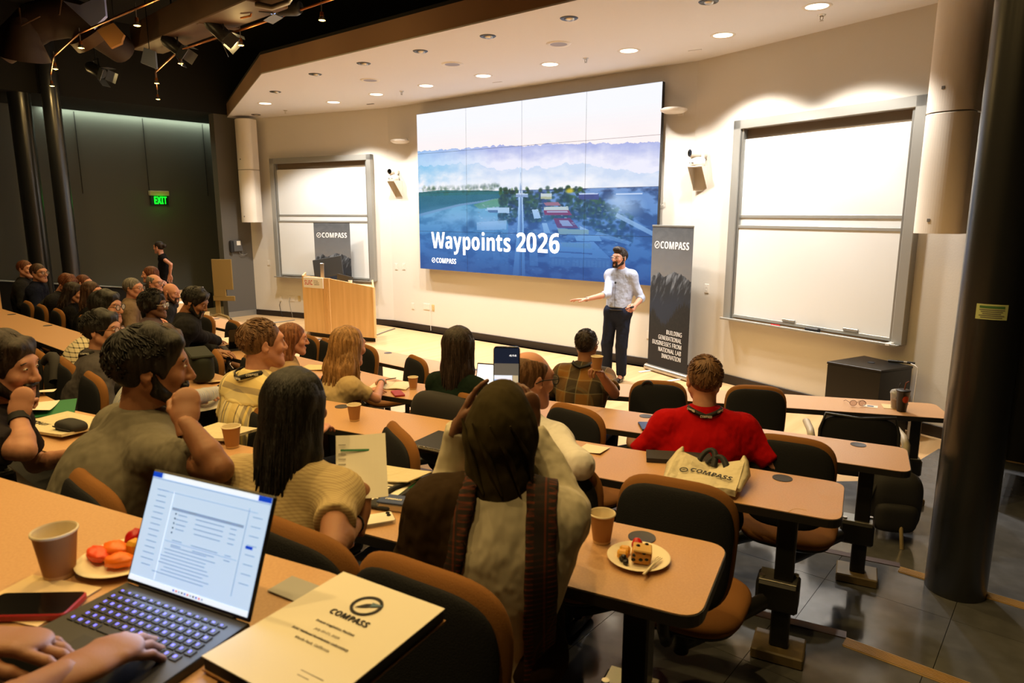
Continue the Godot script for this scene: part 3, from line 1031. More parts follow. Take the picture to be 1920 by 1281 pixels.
	part("display", box(0.085, 0.09, 0.006, 0, Vector3(0.01, 0.06, 0.056)), "paper", ph)
	part("handset", box(0.07, 0.26, 0.07, 0.02, Vector3(-0.15, -0.01, 0.04)), "black_plastic", ph)
	part("cord", tube(bez(Vector3(0.02, -0.13, 0.04), Vector3(0.03, -0.22, 0.05), Vector3(0.15, -0.2, 0.05), Vector3(0.2, -0.17, 0.03)), 0.006, 6), "grey_metal", ph)
	# --- roll-up banners ---
	M.banner_print = mat("banner_print", Color(0.72, 0.73, 0.75), 0.75)
	M.banner_print.albedo_texture = banner_picture()
	banner(Vector3(2.74, 0, 0.33), -21.0, "tall roll-up banner with a snowy mountain standing right of the video wall behind the speaker")
	banner(Vector3(-4.45, 0, 0.62), 24.0, "tall roll-up banner with a snowy mountain standing behind the lectern")
	# --- lectern ---
	var lec := thing("lectern", "tall maple lectern with an angled front and a white sign, left of the stage", "lectern")
	var A := Vector2(-3.82, 1.75)
	var B := Vector2(-3.2, 1.66)
	var C := Vector2(-2.24, 1.38)
	var back := Vector2(-0.6, -0.46)
	part("front_panel", lectern_panel(A, B - (B - A).normalized() * 0.1, 1.1, 1.085), "maple", lec)
	part("side_panel", lectern_panel(B + (C - B).normalized() * 0.06, C, 1.075, 0.96), "maple", lec)
	var st := tool_()
	for i in 4:
		var p: Vector2 = (B - (B - A).normalized() * 0.1).lerp(B + (C - B).normalized() * 0.06, (i + 0.5) / 4.0)
		lathe_(st, [Vector2(0, 0.08), Vector2(0.021, 0.08), Vector2(0.021, 1.08), Vector2(0, 1.08)], 12, Transform3D(Basis(), Vector3(p.x, 0, p.y - 0.012)))
	part("fluted_corner", st.commit(), "maple", lec)
	part("end_panel", lectern_panel(C, C + back, 0.96, 1.02), "maple", lec)
	part("end_panel", lectern_panel(A + back * 0.9, A, 1.1, 1.1), "maple", lec)
	part("worktop", prism([A + back * 0.9 + Vector2(0.02, 0), A + Vector2(0.02, -0.03), B + Vector2(0, -0.03), C + Vector2(-0.03, -0.03), C + back + Vector2(-0.03, 0)], 0.9, 0.93), "maple", lec)
	part("toe_kick", prism([A + back * 0.8 + Vector2(0.08, 0), A + Vector2(0.08, -0.06), B + Vector2(0, -0.06), C + Vector2(-0.08, -0.05), C + back * 0.9 + Vector2(-0.08, 0)], 0, 0.085), "baseboard_dark", lec)
	var ang := -rad_to_deg((B - A).angle())
	var sign := thing("lectern_sign", "white sign with red letters fixed to the front of the lectern", "sign", Vector3(-3.52, 0.985, 1.715), ang)
	part("board", box(0.5, 0.185, 0.018, 0.002), "white_sign", sign)
	text_part("SLAC", "red_ink", sign, Vector3(-0.12, 0, 0.0095), 0.2, 0.085)
	for i in 2:
		part("stencil_gap", box(0.22, 0.006, 0.003, 0, Vector3(-0.12, 0.012 - i * 0.03, 0.0105)), "white_sign", sign)
	var words := ["NATIONAL", "ACCELERATOR", "LABORATORY"]
	for i in 3:
		text_part(words[i], "grey_ink", sign, Vector3(0.07 + 0.01 * i, 0.034 - i * 0.032, 0.0095), 0.11 + 0.02 * mini(i, 1), 0.02, Basis(), false)
	# monitor turned away from the room
	var mon := thing("monitor", "black flat monitor seen from behind standing on the lectern", "monitor", Vector3(-3.869, 0.971, 1.271))
	mon.rotation_degrees = Vector3(0, 34, 0)
	part("screen_back", box(0.56, 0.36, 0.03, 0.008, Vector3(0.1, 0.2, 0)), "black_plastic", mon, Vector3(0, 0.03, -0.06), Vector3(-14, 0, 10))
	part("stand", box(0.07, 0.38, 0.025, 0.004, Vector3(0, 0.13, 0.02)), "steel", mon)
	part("foot", box(0.26, 0.012, 0.18, 0.004, Vector3(0, -0.06, 0)), "steel", mon)
	var lb := thing("laptop", "small black laptop open on the lectern right of the monitor", "laptop", Vector3(-3.302, 0.952, 1.197), 30.0)
	part("lid", box(0.3, 0.2, 0.012, 0.003, Vector3(0, 0.07, 0.02)), "black_plastic", lb, Vector3.ZERO, Vector3(18, 0, -14))
	part("base", box(0.3, 0.016, 0.2, 0.004, Vector3(0, -0.05, -0.1)), "black_plastic", lb)
	single("paper_cup", lathe([Vector2(0, 0), Vector2(0.028, 0), Vector2(0.038, 0.075), Vector2(0.04, 0.08), Vector2(0.034, 0.08), Vector2(0, 0.07)], 20), "white_plastic", "white cup on the right end of the lectern", "cup", Vector3(-3.141, 0.934, 1.199))
	# --- black cabinet by the right whiteboard, with a marker-like device on it ---
	var cab := thing("cabinet", "low black cabinet under the right whiteboard", "cabinet", Vector3(5.33, 0, 0.585), -17.0)
	cab.position = Vector3(5.47, 0, 1.29)
	var cp := [Vector2(5.12, 1.48), Vector2(5.33, 0.93), Vector2(5.82, 1.17), Vector2(5.63, 1.58)]
	for i in 4:
		cp[i] = cp[i] - Vector2(5.47, 1.29)
	cab.rotation = Vector3.ZERO
	cp[2].x += 0.0
	part("body", prism(cp, 0.0, 0.695, 0.004), "cabinet_black", cab)
	var cpt := []
	for q in cp:
		cpt.append(q * 1.02)
	part("top", prism(cpt, 0.696, 0.72, 0.004), "cabinet_black", cab)
	part("cable_hole", cyl(0.035, 0.004, 20), "ink", cab, Vector3(0.0, 0.72, -0.03))
	var rm := thing("microphone", "slim silver and black handheld device lying on the black cabinet", "device", Vector3(5.71, 0.734, 1.104), 10)
	part("body", lathe([Vector2(0, 0), Vector2(0.011, 0), Vector2(0.013, 0.02), Vector2(0.013, 0.2), Vector2(0.01, 0.24), Vector2(0, 0.24)], 14), "black_plastic", rm, Vector3(-0.12, 0, 0), Vector3(0, 0, -90))
	part("band", cyl(0.0135, 0.03, 14), "steel", rm, Vector3(0.02, 0, 0), Vector3(0, 0, -90))
	single("white_cord", tube([Vector3(5.751, 0.728, 1.066), Vector3(5.794, 0.728, 1.095), Vector3(5.839, 0.73, 1.164), Vector3(5.847, 0.7, 1.14) + Vector3(0.02, 0, 0), Vector3(5.875, 0.4, 1.26), Vector3(5.87, 0.05, 1.27)], 0.005, 6), "white_plastic", "white cord hanging over the edge of the black cabinet", "cord")
	# --- the speaker's floor cable cover by the lectern ---
	single("cable_ramp", tube([Vector3(-2.819, 0.01, 0.906), Vector3(-2.97, 0.01, 0.582), Vector3(-3.113, 0.01, 0.226)], 0.018, 8, 0.5), "grey_metal", "flat grey cable cover on the wood floor right of the lectern", "cable")
	single("cable_ramp", tube([Vector3(-5.611, 0.01, 1.472), Vector3(-5.528, 0.01, 1.221), Vector3(-5.555, 0.01, 0.869)], 0.018, 8, 0.5), "grey_metal", "flat grey cable cover on the floor left of the lectern", "cable")
	# --- tan folding stand in the dark corner ---
	var fs := thing("folding_stand", "tan flip-top stand on casters in the dark corner left of the stage", "stand", Vector3(-6.435, 0, 1.902), 35)
	part("panel", boxes([[Vector3(0, 0.98, 0), Vector3(0.42, 0.62, 0.03)], [Vector3(-0.08, 0.6, 0), Vector3(0.26, 0.16, 0.03)], [Vector3(0.0, 0.49, 0), Vector3(0.46, 0.1, 0.03)]], 0.006), "tan_panel", fs)
	part("stem", boxes([[Vector3(-0.16, 0.44, -0.03), Vector3(0.1, 0.6, 0.03)]], 0.004), "tan_panel", fs)
	part("leg", tube([Vector3(-0.16, 0.16, -0.03), Vector3(-0.3, 0.1, 0.0), Vector3(-0.34, 0.04, 0.02)], 0.03, 8), "tan_panel", fs)
	part("leg", tube([Vector3(-0.16, 0.16, -0.03), Vector3(0.05, 0.1, 0.0), Vector3(0.1, 0.04, 0.02)], 0.03, 8), "tan_panel", fs)
	for x in [-0.34, 0.1]:
		part("caster", cyl(0.04, 0.03, 16), "black_plastic", fs, Vector3(x, 0.042, 0.0), Vector3(90, 0, 0))


func lectern_panel(a: Vector2, b: Vector2, ha: float, hb: float) -> ArrayMesh:
	# an upright board from a to b with a sloping top
	var st := tool_()
	var n := Vector2(-(b - a).y, (b - a).x).normalized() * -0.025
	var q := func(p: Vector2, y: float): return Vector3(p.x, y, p.y)
	var f := [q.call(a, 0.08), q.call(b, 0.08), q.call(b, hb), q.call(a, ha)]
	var g := [q.call(a + n, 0.08), q.call(b + n, 0.08), q.call(b + n, hb), q.call(a + n, ha)]
	var out := Vector3(-n.x, 0, -n.y)
	poly(st, f, out)
	poly(st, g, -out)
	poly(st, [f[2], f[3], g[3], g[2]], Vector3.UP)
	poly(st, [f[0], f[1], g[1], g[0]], Vector3.DOWN)
	poly(st, [f[1], f[2], g[2], g[1]], f[1] - f[0])
	poly(st, [f[0], f[3], g[3], g[0]], f[0] - f[1])
	return st.commit()


func whiteboard(at: Vector3, yaw: float, w: float, label: String):
	var o := thing("whiteboard", label, "whiteboard", at, yaw)
	var fr := 0.11
	var lo := 0.88
	var hi := 3.32
	var frame := part("frame", boxes([[Vector3(w / 2, hi - fr / 2, 0.05), Vector3(w, fr, 0.1)], [Vector3(fr / 2, (hi + lo) / 2, 0.05), Vector3(fr, hi - lo, 0.1)], [Vector3(w - fr / 2, (hi + lo) / 2, 0.05), Vector3(fr, hi - lo, 0.1)]], 0.006), "board_frame", o)
	for gx in [fr + 0.02, w - fr - 0.02]:
		part("guide_rail", box(0.03, hi - lo - 0.02, 0.07, 0.004, Vector3(gx, (hi + lo) / 2, 0.04)), "grey_metal", frame)
	part("backing", box(w - fr * 2, hi - lo - fr, 0.006, 0, Vector3(w / 2, (hi + lo - fr) / 2, 0.004)), "recess_brown", o)
	var iw := w - fr * 2 - 0.05
	var up := part("upper_board", box(iw, 1.13, 0.016, 0.002, Vector3(w / 2, 2.525, 0.03)), "board_white", o)
	part("board_edge", box(iw, 0.035, 0.026, 0.003, Vector3(w / 2, 2.165, 0.036)), "board_frame", up)
	var low := part("lower_board", box(iw, 1.13, 0.016, 0.002, Vector3(w / 2, 1.47, 0.056)), "board_white", o)
	for gy in [2.04, 0.92]:
		part("board_edge", box(iw, 0.036, 0.026, 0.003, Vector3(w / 2, gy, 0.06)), "board_frame", low)
	part("marker_tray", boxes([[Vector3(w / 2, 0.875, 0.11), Vector3(w - 0.04, 0.014, 0.14)], [Vector3(w / 2, 0.886, 0.178), Vector3(w - 0.04, 0.02, 0.008)]], 0.003), "board_frame", o)
	if yaw < 0:
		var b := Basis.from_euler(Vector3(0, deg_to_rad(yaw), 0))
		for x in [0.95, 1.72]:
			part("magnet_bar", box(0.17, 0.03, 0.02, 0.004, Vector3(x, 0.958, 0.072)), "grey_metal", o)
		single("whiteboard_eraser", box(0.17, 0.045, 0.06, 0.01), "black_plastic", "black eraser on the tray of the right whiteboard", "eraser", at + b * Vector3(1.3, 0.906, 0.12), yaw)
		single("red_marker", lathe([Vector2(0, 0), Vector2(0.009, 0.002), Vector2(0.009, 0.1), Vector2(0.006, 0.125), Vector2(0, 0.13)], 12), "red_ink", "red marker lying on the tray of the right whiteboard", "marker", at + b * Vector3(0.75, 0.892, 0.12), yaw).rotation_degrees.z = -90
		part("tray_end", box(0.05, 0.03, 0.15, 0.006, Vector3(w - 0.1, 0.885, 0.11)), "white_plastic", o)


func loudspeaker(at: Vector3, yaw: float, label: String):
	# two stacked cabinets with a rounded front
	var o := thing("column_loudspeaker", label, "loudspeaker", at, yaw)
	for k in 2:
		var h := 1.06 if k == 0 else 1.0
		var y0 := 0.0 if k == 0 else 1.07
		var pts := []
		for i in 29:
			var a := PI * i / 28.0
			pts.append(Vector2(cos(a) * 0.2, 0.24 + sin(a) * 0.13 - 0.0))
		pts.append(Vector2(-0.17, 0.06))
		pts.append(Vector2(0.17, 0.06))
		var c := part("cabinet", prism(pts, y0, y0 + h, 0.008), "speaker_white", o)
		part("badge", box(0.028, 0.028, 0.006, 0.002, Vector3(-0.02, y0 + (0.12 if k == 0 else 0.2), 0.371)), "grey_ink", c)
	for by in [0.5, 1.6]:
		part("wall_bracket", box(0.16, 0.3, 0.07, 0.004, Vector3(0, by, 0.03)), "speaker_white", o)


func banner(at: Vector3, yaw: float, label: String):
	var o := thing("banner_stand", label, "banner", at, yaw)
	var st := tool_()
	for s in [1.0, -1.0]:
		poly(st, [Vector3(-0.4, 0.08, s * 0.001), Vector3(0.4, 0.08, s * 0.001), Vector3(0.4, 2.03, s * 0.001), Vector3(-0.4, 2.03, s * 0.001)], Vector3(0, 0, s), [Vector2(0, 1), Vector2(1, 1), Vector2(1, 0), Vector2(0, 0)])
	part("printed_sheet", st.commit(), "banner_print", o)
	part("base_case", tube([Vector3(-0.43, 0.045, 0), Vector3(0.43, 0.045, 0)], 0.045, 16), "steel", o)
	part("top_rail", box(0.81, 0.025, 0.014, 0.004, Vector3(0, 2.035, 0)), "grey_metal", o)
	part("pole", tube([Vector3(0, 0.05, -0.03), Vector3(0, 2.03, -0.02)], 0.01, 8), "grey_metal", o)
	for x in [-0.3, 0.3]:
		part("foot", box(0.05, 0.012, 0.4, 0.003, Vector3(x, 0.006, 0.03)), "white_plastic", o)
	text_part("COMPASS", "banner_letters", o, Vector3(0.055, 1.78, 0.0025), 0.55, 0.1)
	part("compass_emblem", compass_mark(0.05), "banner_letters", o, Vector3(-0.29, 1.78, 0.002))
	var lines := [["BUILDING", 0.3], ["GENERATIONAL", 0.46], ["BUSINESSES FROM", 0.58], ["NATIONAL LAB", 0.45], ["INNOVATION", 0.38]]
	for i in 5:
		text_part(lines[i][0], "banner_letters", o, Vector3(0.27 - lines[i][1] / 2.0, 0.6 - i * 0.085, 0.0025), lines[i][1], 0.06, Basis(), false)



func build_ceiling_fittings():
	mat("trim_dark", Color(0.12, 0.11, 0.1), 0.4)
	# --- lit downlights in the soffit; each throws a cone that scallops the wall ---
	var spots := [[-4.66, 1.76, "first"], [-3.6, 1.05, "second"], [-2.37, 1.08, "third"], [-1.16, 1.08, "fourth"], [0.04, 1.08, "fifth"], [1.24, 1.08, "sixth"], [2.44, 1.08, "seventh"], [3.62, 1.05, "eighth"], [4.75, 1.5, "ninth"]]
	for s in spots:
		downlight(Vector3(s[0], SOFFIT, s[1]), "round lit ceiling downlight over the stage, %s from the left" % s[2])
	# two more over the outer whiteboard halves, out of frame on the right
	# --- unlit adjustable spots ---
	var gim := [[-6.1, 1.12, "beside the left loudspeaker"], [-3.43, 2.3, "above the lectern"], [-1.71, 2.71, "third of the row"], [-0.61, 2.71, "fourth of the row"], [0.48, 2.7, "fifth of the row"], [1.59, 2.7, "sixth of the row"], [2.7, 2.7, "seventh of the row"], [4.02, 2.31, "rightmost of the dark row"]]
	for g in gim:
		var o := thing("eyeball_spot", "small dark unlit eyeball spot in the stage ceiling, " + g[2], "light", Vector3(g[0], SOFFIT, g[1]))
		part("trim_ring", lathe([Vector2(0.05, -0.004), Vector2(0.085, -0.008), Vector2(0.095, 0.001)], 28), "trim_dark", o)
		part("can", lathe([Vector2(0.0, -0.002), Vector2(0.055, -0.002)], 24), "ink", o)
		part("eyeball", lathe([Vector2(0, -0.02), Vector2(0.025, -0.022), Vector2(0.05, -0.006), Vector2(0.05, 0)], 20), "steel", o, Vector3(0.0, 0, -0.01), Vector3(-14, 0, 0))
	for g in [[-1.46, 1.93, "left"], [0.26, 1.93, "middle"], [1.99, 1.91, "right"]]:
		var o := thing("ceiling_speaker", "flat round white ceiling loudspeaker, %s one of the three over the stage" % g[2], "loudspeaker", Vector3(g[0], SOFFIT, g[1]))
		part("rim", lathe([Vector2(0.1, -0.008), Vector2(0.135, -0.014), Vector2(0.15, 0.001)], 32), "white_plastic", o)
		part("grille", lathe([Vector2(0, -0.007), Vector2(0.1, -0.007)], 28), "speaker_grille", o)
	for g in [[-5.13, 1.06, "leftmost"], [-1.82, 1.01, "second from the left"], [1.81, 1.08, "third from the left"], [4.7, 1.17, "rightmost"]]:
		var o := thing("sprinkler", "small metal sprinkler head under the stage ceiling, %s of the four" % g[2], "sprinkler", Vector3(g[0], SOFFIT, g[1]))
		part("escutcheon", lathe([Vector2(0, -0.012), Vector2(0.03, -0.012), Vector2(0.04, 0)], 18), "steel", o)
		part("frame_arms", tube([Vector3(-0.012, -0.012, 0), Vector3(-0.014, -0.04, 0), Vector3(0, -0.052, 0), Vector3(0.014, -0.04, 0), Vector3(0.012, -0.012, 0)], 0.004, 6), "steel", o)
		part("deflector", cyl(0.02, 0.003, 12), "steel", o, Vector3(0, -0.058, 0))
	for g in [[-3.26, 0.5, "above the left whiteboard"], [3.07, 0.59, "near the right whiteboard"], [-0.12, 0.59, "above the video wall"]]:
		single("ceiling_slot", boxes([[Vector3(0, -0.003, 0), Vector3(0.16, 0.006, 0.03)]], 0.001), "trim_dark" if g[0] < -3 else "soffit_paint", "tiny flat slot plate on the stage ceiling " + g[2], "vent", Vector3(g[0], SOFFIT, g[1]), 10)
	# --- exit sign on the dark left wall ---
	var ex := thing("exit_sign", "small green lit exit sign on the dark left wall", "sign", Vector3(-8.79, 2.506, 2.026), 90)
	part("housing", box(0.4, 0.1, 0.1, 0.006, Vector3(0, 0.13, 0.05)), "beige_plastic", ex)
	part("lens_panel", box(0.38, 0.2, 0.02, 0.002, Vector3(0, -0.02, 0.05)), "exit_panel", ex)
	text_part("EXIT", "exit_glow", ex, Vector3(0.02, -0.02, 0.061), 0.27, 0.16, Basis(), true, "lettering", 0.004)
	var ol := OmniLight3D.new()
	ol.name = "exit_light"
	ol.light_color = Color(0.1, 1, 0.25)
	ol.light_energy = 0.05
	ol.omni_range = 8.0
	ol.omni_attenuation = 2.0
	ol.light_size = 0.1
	ol.shadow_enabled = true
	put(ol)
	ol.position = Vector3(-8.79, 2.506, 2.026) + Vector3(0.12, -0.02, 0)
	# --- halogen pendants along two copper cables over the seats ---
	var warm := Color(1.0, 0.83, 0.52)
	var rows := [[[-5.92, 3.09], [-4.38, 3.76], [-2.66, 4.17], [-1.08, 4.17], [0.59, 4.18]], [[-5.89, 4.73], [-4.36, 5.14], [-2.7, 5.36], [-1.11, 5.34]]]
	var ords := ["far left end", "second", "third", "fourth", "fifth", "sixth"]
	for r in 2:
		var pts := []
		for q in rows[r]:
			pts.append(Vector3(q[0], 4.36, q[1]))
		for x in ([2.3, 4.0, 5.6] if r == 0 else [0.6, 2.3, 4.0]):
			pts.append(Vector3(x, 4.36, 4.18 if r == 0 and x < 3 else 5.3 if r == 1 else 3.5))
		var cab := single("lamp_cable", tube(pts, 0.014, 8), "copper", "bent copper lamp rail over the seats, %s rail of the two" % ["front", "rear"][r], "rail")
		for i in rows[r].size():
			var q: Array = rows[r][i]
			pendant(Vector3(q[0], 4.36, q[1]), "tiny glowing halogen pendant on the %s copper rail, %s from the left" % [["front", "rear"][r], ords[i]], warm, 1.5)
	# the same lamps go on over the rows nearer the camera
	for q in [[2.3, 4.18], [4.0, 3.9], [0.6, 5.35], [2.3, 5.35], [4.0, 5.0], [5.6, 4.5], [-2.7, 6.6], [-0.9, 6.6], [0.9, 6.6], [2.6, 6.6], [4.2, 6.3], [5.6, 5.9], [1.6, 8.0], [3.2, 8.0], [4.6, 7.6], [5.7, 7.2], [3.4, 9.2], [4.9, 8.9], [6.2, 8.5]]:
		var p := Vector3(q[0], 4.36, q[1])
		pendant(p, "tiny glowing halogen pendant over the seats, out of the picture", warm, 1.7 if q[1] < 7.0 else 2.1, "halogen pendants over the near rows")
	# --- duct, beam and stage lights under the black ceiling ---
	var beam := thing("ceiling_beam", "long brown boxed duct running under the black ceiling at the top left", "duct")
	part("body", prism_beam(Vector3(-4.461, 4.824, 3.817), Vector3(0.247, 4.487, 4.591), 0.45, 0.34), "duct_brown", beam)
	part("joint_flange", prism_beam(Vector3(-1.453, 4.612, 4.263), Vector3(-1.324, 4.602, 4.29), 0.47, 0.36), "duct_brown", beam)
	part("hanger", tube([Vector3(-1.387, 4.722, 4.314), Vector3(-1.488, 5.477, 4.214)], 0.012, 6), "black_metal", beam)
	part("hanger", tube([Vector3(-0.511, 4.339, 4.468), Vector3(-0.334, 4.334, 4.453), Vector3(-0.332, 4.391, 4.437), Vector3(-0.401, 4.967, 4.354)], 0.012, 6), "copper", beam)
	var arch := thing("duct", "large curved brown air duct arching at the top left corner", "duct")
	part("bend", tube([Vector3(-4.784, 4.405, 5.655), Vector3(-4.609, 4.586, 5.464), Vector3(-4.437, 4.788, 5.269), Vector3(-4.167, 4.874, 5.02), Vector3(-4.105, 4.821, 4.715), Vector3(-4.388, 4.593, 4.212)], [0.2, 0.22, 0.26, 0.28, 0.26, 0.2], 18), "duct_dark", arch)
	part("outlet_cone", tube([Vector3(-4.36, 4.747, 5.48), Vector3(-4.302, 4.499, 5.492), Vector3(-4.379, 4.275, 5.479)], [0.12, 0.2, 0.3], 18), "duct_dark", arch)
	part("collar", tube([Vector3(-3.89, 4.672, 4.837), Vector3(-3.906, 4.574, 4.741)], [0.3, 0.3], 18), "duct_brown", arch)
	var pan := thing("reflector_panel", "pale panel glowing blue-white hanging from the black ceiling at the top left", "panel")
	part("panel_face", hung_panel([Vector3(-2.877, 4.733, 5.432), Vector3(-2.721, 4.676, 5.315), Vector3(-2.62, 4.74, 5.214), Vector3(-2.511, 4.829, 5.101), Vector3(-2.458, 4.555, 5.123), Vector3(-2.56, 4.408, 5.245)], 0.02), "panel_pale", pan)
	var pan2 := thing("reflector_panel", "tan fabric panel hanging from the black ceiling right of the pale blue panel", "panel")
	part("panel_face", hung_panel([Vector3(-3.098, 4.514, 5.006), Vector3(-2.946, 4.609, 4.856), Vector3(-2.823, 4.46, 4.788), Vector3(-2.836, 4.393, 4.816), Vector3(-2.836, 4.352, 4.826), Vector3(-2.934, 4.291, 4.923)], 0.02), "panel_tan", pan2)
	var pan3 := thing("reflector_panel", "grey-blue hanging panel beside the pendant lamps under the black ceiling", "panel")
	part("panel_face", hung_panel([Vector3(-3.495, 4.282, 4.334), Vector3(-3.485, 4.489, 4.275), Vector3(-3.359, 4.437, 4.181), Vector3(-3.312, 4.194, 4.201)], 0.02), "panel_blue", pan3)
	for s in [[327, 86, 9.2, "left of the pair by the brown duct"], [411, 58, 8.2, "right of the pair by the brown duct"], [181, 132, 10.6, "alone below the tan panel"], [538, 14, 7.4, "at the top edge above the stage fascia"]]:
		var c := Vector3.ZERO
		match int(s[0]):
			327: c = Vector3(-2.743, 4.422, 4.198)
			411: c = Vector3(-1.289, 4.357, 4.321)
			181: c = Vector3(-5.11, 4.385, 4.338)
			538: c = Vector3(0.054, 4.396, 4.244)
		stage_light(c, "black theatre spotlight with barn doors, " + s[3], Vector3(-2.626, 4.625, 5.247) if int(s[0]) == 538 else Vector3(0.5, 1.2, 1.5))
		if int(s[0]) == 538:
			var dir: Vector3 = (Vector3(-2.626, 4.625, 5.247) - c).normalized()
			single("gel_lens", cyl(0.07, 0.006, 24), "blue_gel", "glowing blue-white lens of the theatre spotlight at the top edge", "lens", c + dir * 0.19).basis = aim(c, Vector3(-2.626, 4.625, 5.247)) * Basis(Vector3.RIGHT, -PI / 2)
			spot(c + dir * 0.22, Vector3(-2.626, 4.625, 5.247), Color(0.6, 0.68, 1.0), 16.0, 9.0, 0.06, 0.5)
	for q in [[pan, Vector3(-2.62, 4.74, 5.214)], [pan2, Vector3(-2.946, 4.609, 4.856)], [pan3, Vector3(-3.43, 4.459, 4.236)]]:
		part("hanging_wire", tube([q[1], Vector3(q[1].x, 5.6, q[1].z)], 0.006, 6), "black_metal", q[0])
	single("conduit", tube([Vector3(-4.154, 4.864, 5.544), Vector3(-4.105, 4.636, 5.559), Vector3(-3.932, 4.76, 5.383)], 0.012, 6), "duct_brown", "thin bent conduit pipe among the ducts in the top left corner", "pipe")
	single("conduit", tube([Vector3(-3.742, 4.968, 5.172), Vector3(-3.74, 4.774, 5.218)], 0.012, 6), "duct_brown", "short upright conduit pipe left of the pale blue panel", "pipe")
	single("cable_bundle", tube([Vector3(0.185, 4.31, 4.687), Vector3(0.314, 4.277, 4.586), Vector3(0.433, 4.331, 4.473), Vector3(0.465, 4.417, 4.425)], 0.03, 8), "grey_metal", "grey cable bundle at the top edge left of the stage fascia", "cable")


func prism_beam(a: Vector3, b: Vector3, w: float, h: float) -> ArrayMesh:
	var st := tool_()
	bx(st, Vector3(w, h, a.distance_to(b)), 0.01, Transform3D(aim(a, b), (a + b) / 2.0))
	return st.commit()


func hung_panel(pts: Array, t: float) -> ArrayMesh:
	# a flat board of some thickness; the outline may be slightly hollow
	var st := tool_()
	var mid := Vector3.ZERO
	for p in pts:
		mid += p / pts.size()
	var n: Vector3 = (pts[0] - mid).cross(pts[1] - mid).normalized()
	for i in pts.size():
		var j := (i + 1) % pts.size()
		poly(st, [mid + n * t, pts[i] + n * t, pts[j] + n * t], n)
		poly(st, [mid - n * t, pts[i] - n * t, pts[j] - n * t], -n)
		poly(st, [pts[i] - n * t, pts[j] - n * t, pts[j] + n * t, pts[i] + n * t], (pts[i] + pts[j]) / 2.0 - mid)
	return st.commit()


func downlight(at: Vector3, label: String):
	var o := thing("downlight", label, "light", at)
	part("trim_ring", lathe([Vector2(0.105, -0.003), Vector2(0.13, -0.008), Vector2(0.14, 0.001)], 32), "white_plastic", o)
	part("glowing_lens", lathe([Vector2(0, -0.002), Vector2(0.105, -0.003)], 28), "downlight_glow", o)
	spot(at + Vector3(0, -0.02, 0), at + Vector3(0, -3, 0), Color(1.0, 0.97, 0.93), 11.0, 57.0, 0.09, 0.35)


func pendant(at: Vector3, label: String, c: Color, e: float, group := ""):
	var o := thing("pendant_lamp", label, "lamp", at, 0, group)
	part("stem", tube([Vector3(0, 0.06, 0), Vector3(0, -0.1, 0)], 0.006, 6), "steel", o)
	part("socket", lathe([Vector2(0, -0.13), Vector2(0.022, -0.13), Vector2(0.018, -0.09), Vector2(0, -0.09)], 14), "copper", o)
	part("reflector", lathe([Vector2(0.036, -0.172), Vector2(0.03, -0.15), Vector2(0.016, -0.125), Vector2(0.0, -0.12)], 18), "steel", o)
	part("bulb", lathe([Vector2(0, -0.18), Vector2(0.02, -0.176), Vector2(0.03, -0.165), Vector2(0.0, -0.16)], 16), "halogen_glow", o)
	spot(at + Vector3(0, -0.19, 0), at + Vector3(0, -3, 0), c, e, 78.0, 0.03, 0.9)
	if group:
		return
	# what spills sideways past the small reflector
	var l := OmniLight3D.new()
	l.name = "halogen_spill"
	l.light_color = c
	l.light_energy = e * 0.13
	l.omni_range = 25.0
	l.omni_attenuation = 2.0
	l.light_size = 0.03
	l.shadow_enabled = true
	put(l)
	l.position = at + Vector3(0, -0.2, 0)


func stage_light(at: Vector3, label: String, to := Vector3(0.5, 1.2, 1.5)):
	var o := thing("stage_light", label, "light", at)
	var b := aim(at, to)
	var inner := part("housing", lathe([Vector2(0, -0.17), Vector2(0.06, -0.17), Vector2(0.085, -0.12), Vector2(0.085, 0.1), Vector2(0.075, 0.12), Vector2(0, 0.11)], 20), "black_metal", o)
	inner.basis = b * Basis(Vector3.RIGHT, -PI / 2)
	for k in 4:
		var st := tool_()
		bx(st, Vector3(0.16, 0.004, 0.15), 0, Transform3D(Basis(Vector3.BACK, k * PI / 2) * Basis(Vector3.RIGHT, 0.45), Basis(Vector3.BACK, k * PI / 2) * Vector3(0, 0.115, -0.18)))
		var d := part("barn_door", st.commit(), "barn_metal", o)
		d.basis = b
	part("yoke", tube([Vector3(-0.1, 0, 0), Vector3(-0.1, 0.16, 0), Vector3(0.1, 0.16, 0), Vector3(0.1, 0, 0)], 0.01, 6), "black_metal", o)
	part("hanger", tube([Vector3(0, 0.16, 0), Vector3(0, 5.6 - at.y, 0)], 0.012, 6), "black_metal", o)



func far_z(k: int, x: float) -> float:
	var r: Array = ROWS[k]
	var a := absf(x)
	return r[0] if a < r[1] else lerpf(r[0], r[2], (a - r[1]) / (6.4 - r[1]))


func build_desks():
	var ord := ["front", "second", "third", "fourth", "rearmost"]
	for k in 5:
		var r: Array = ROWS[k]
		var e: float = [6.24, 6.37, 6.34, 6.31, 6.02][k]
		desk(k, Vector2(-r[1], r[0]), Vector2(r[1], r[0]), false, false, "long tan laminate desk with black edge, middle stretch of the %s row" % ord[k])
		desk(k, Vector2(r[1], r[0]), Vector2(e, far_z(k, e)), false, true, "tan laminate desk with black edge, right stretch of the %s row" % ord[k])
		if k < 3:
			desk(k, Vector2(-6.4, r[2]), Vector2(-r[1], r[0]), true, false, "tan laminate desk with black edge, left stretch of the %s row" % ord[k])


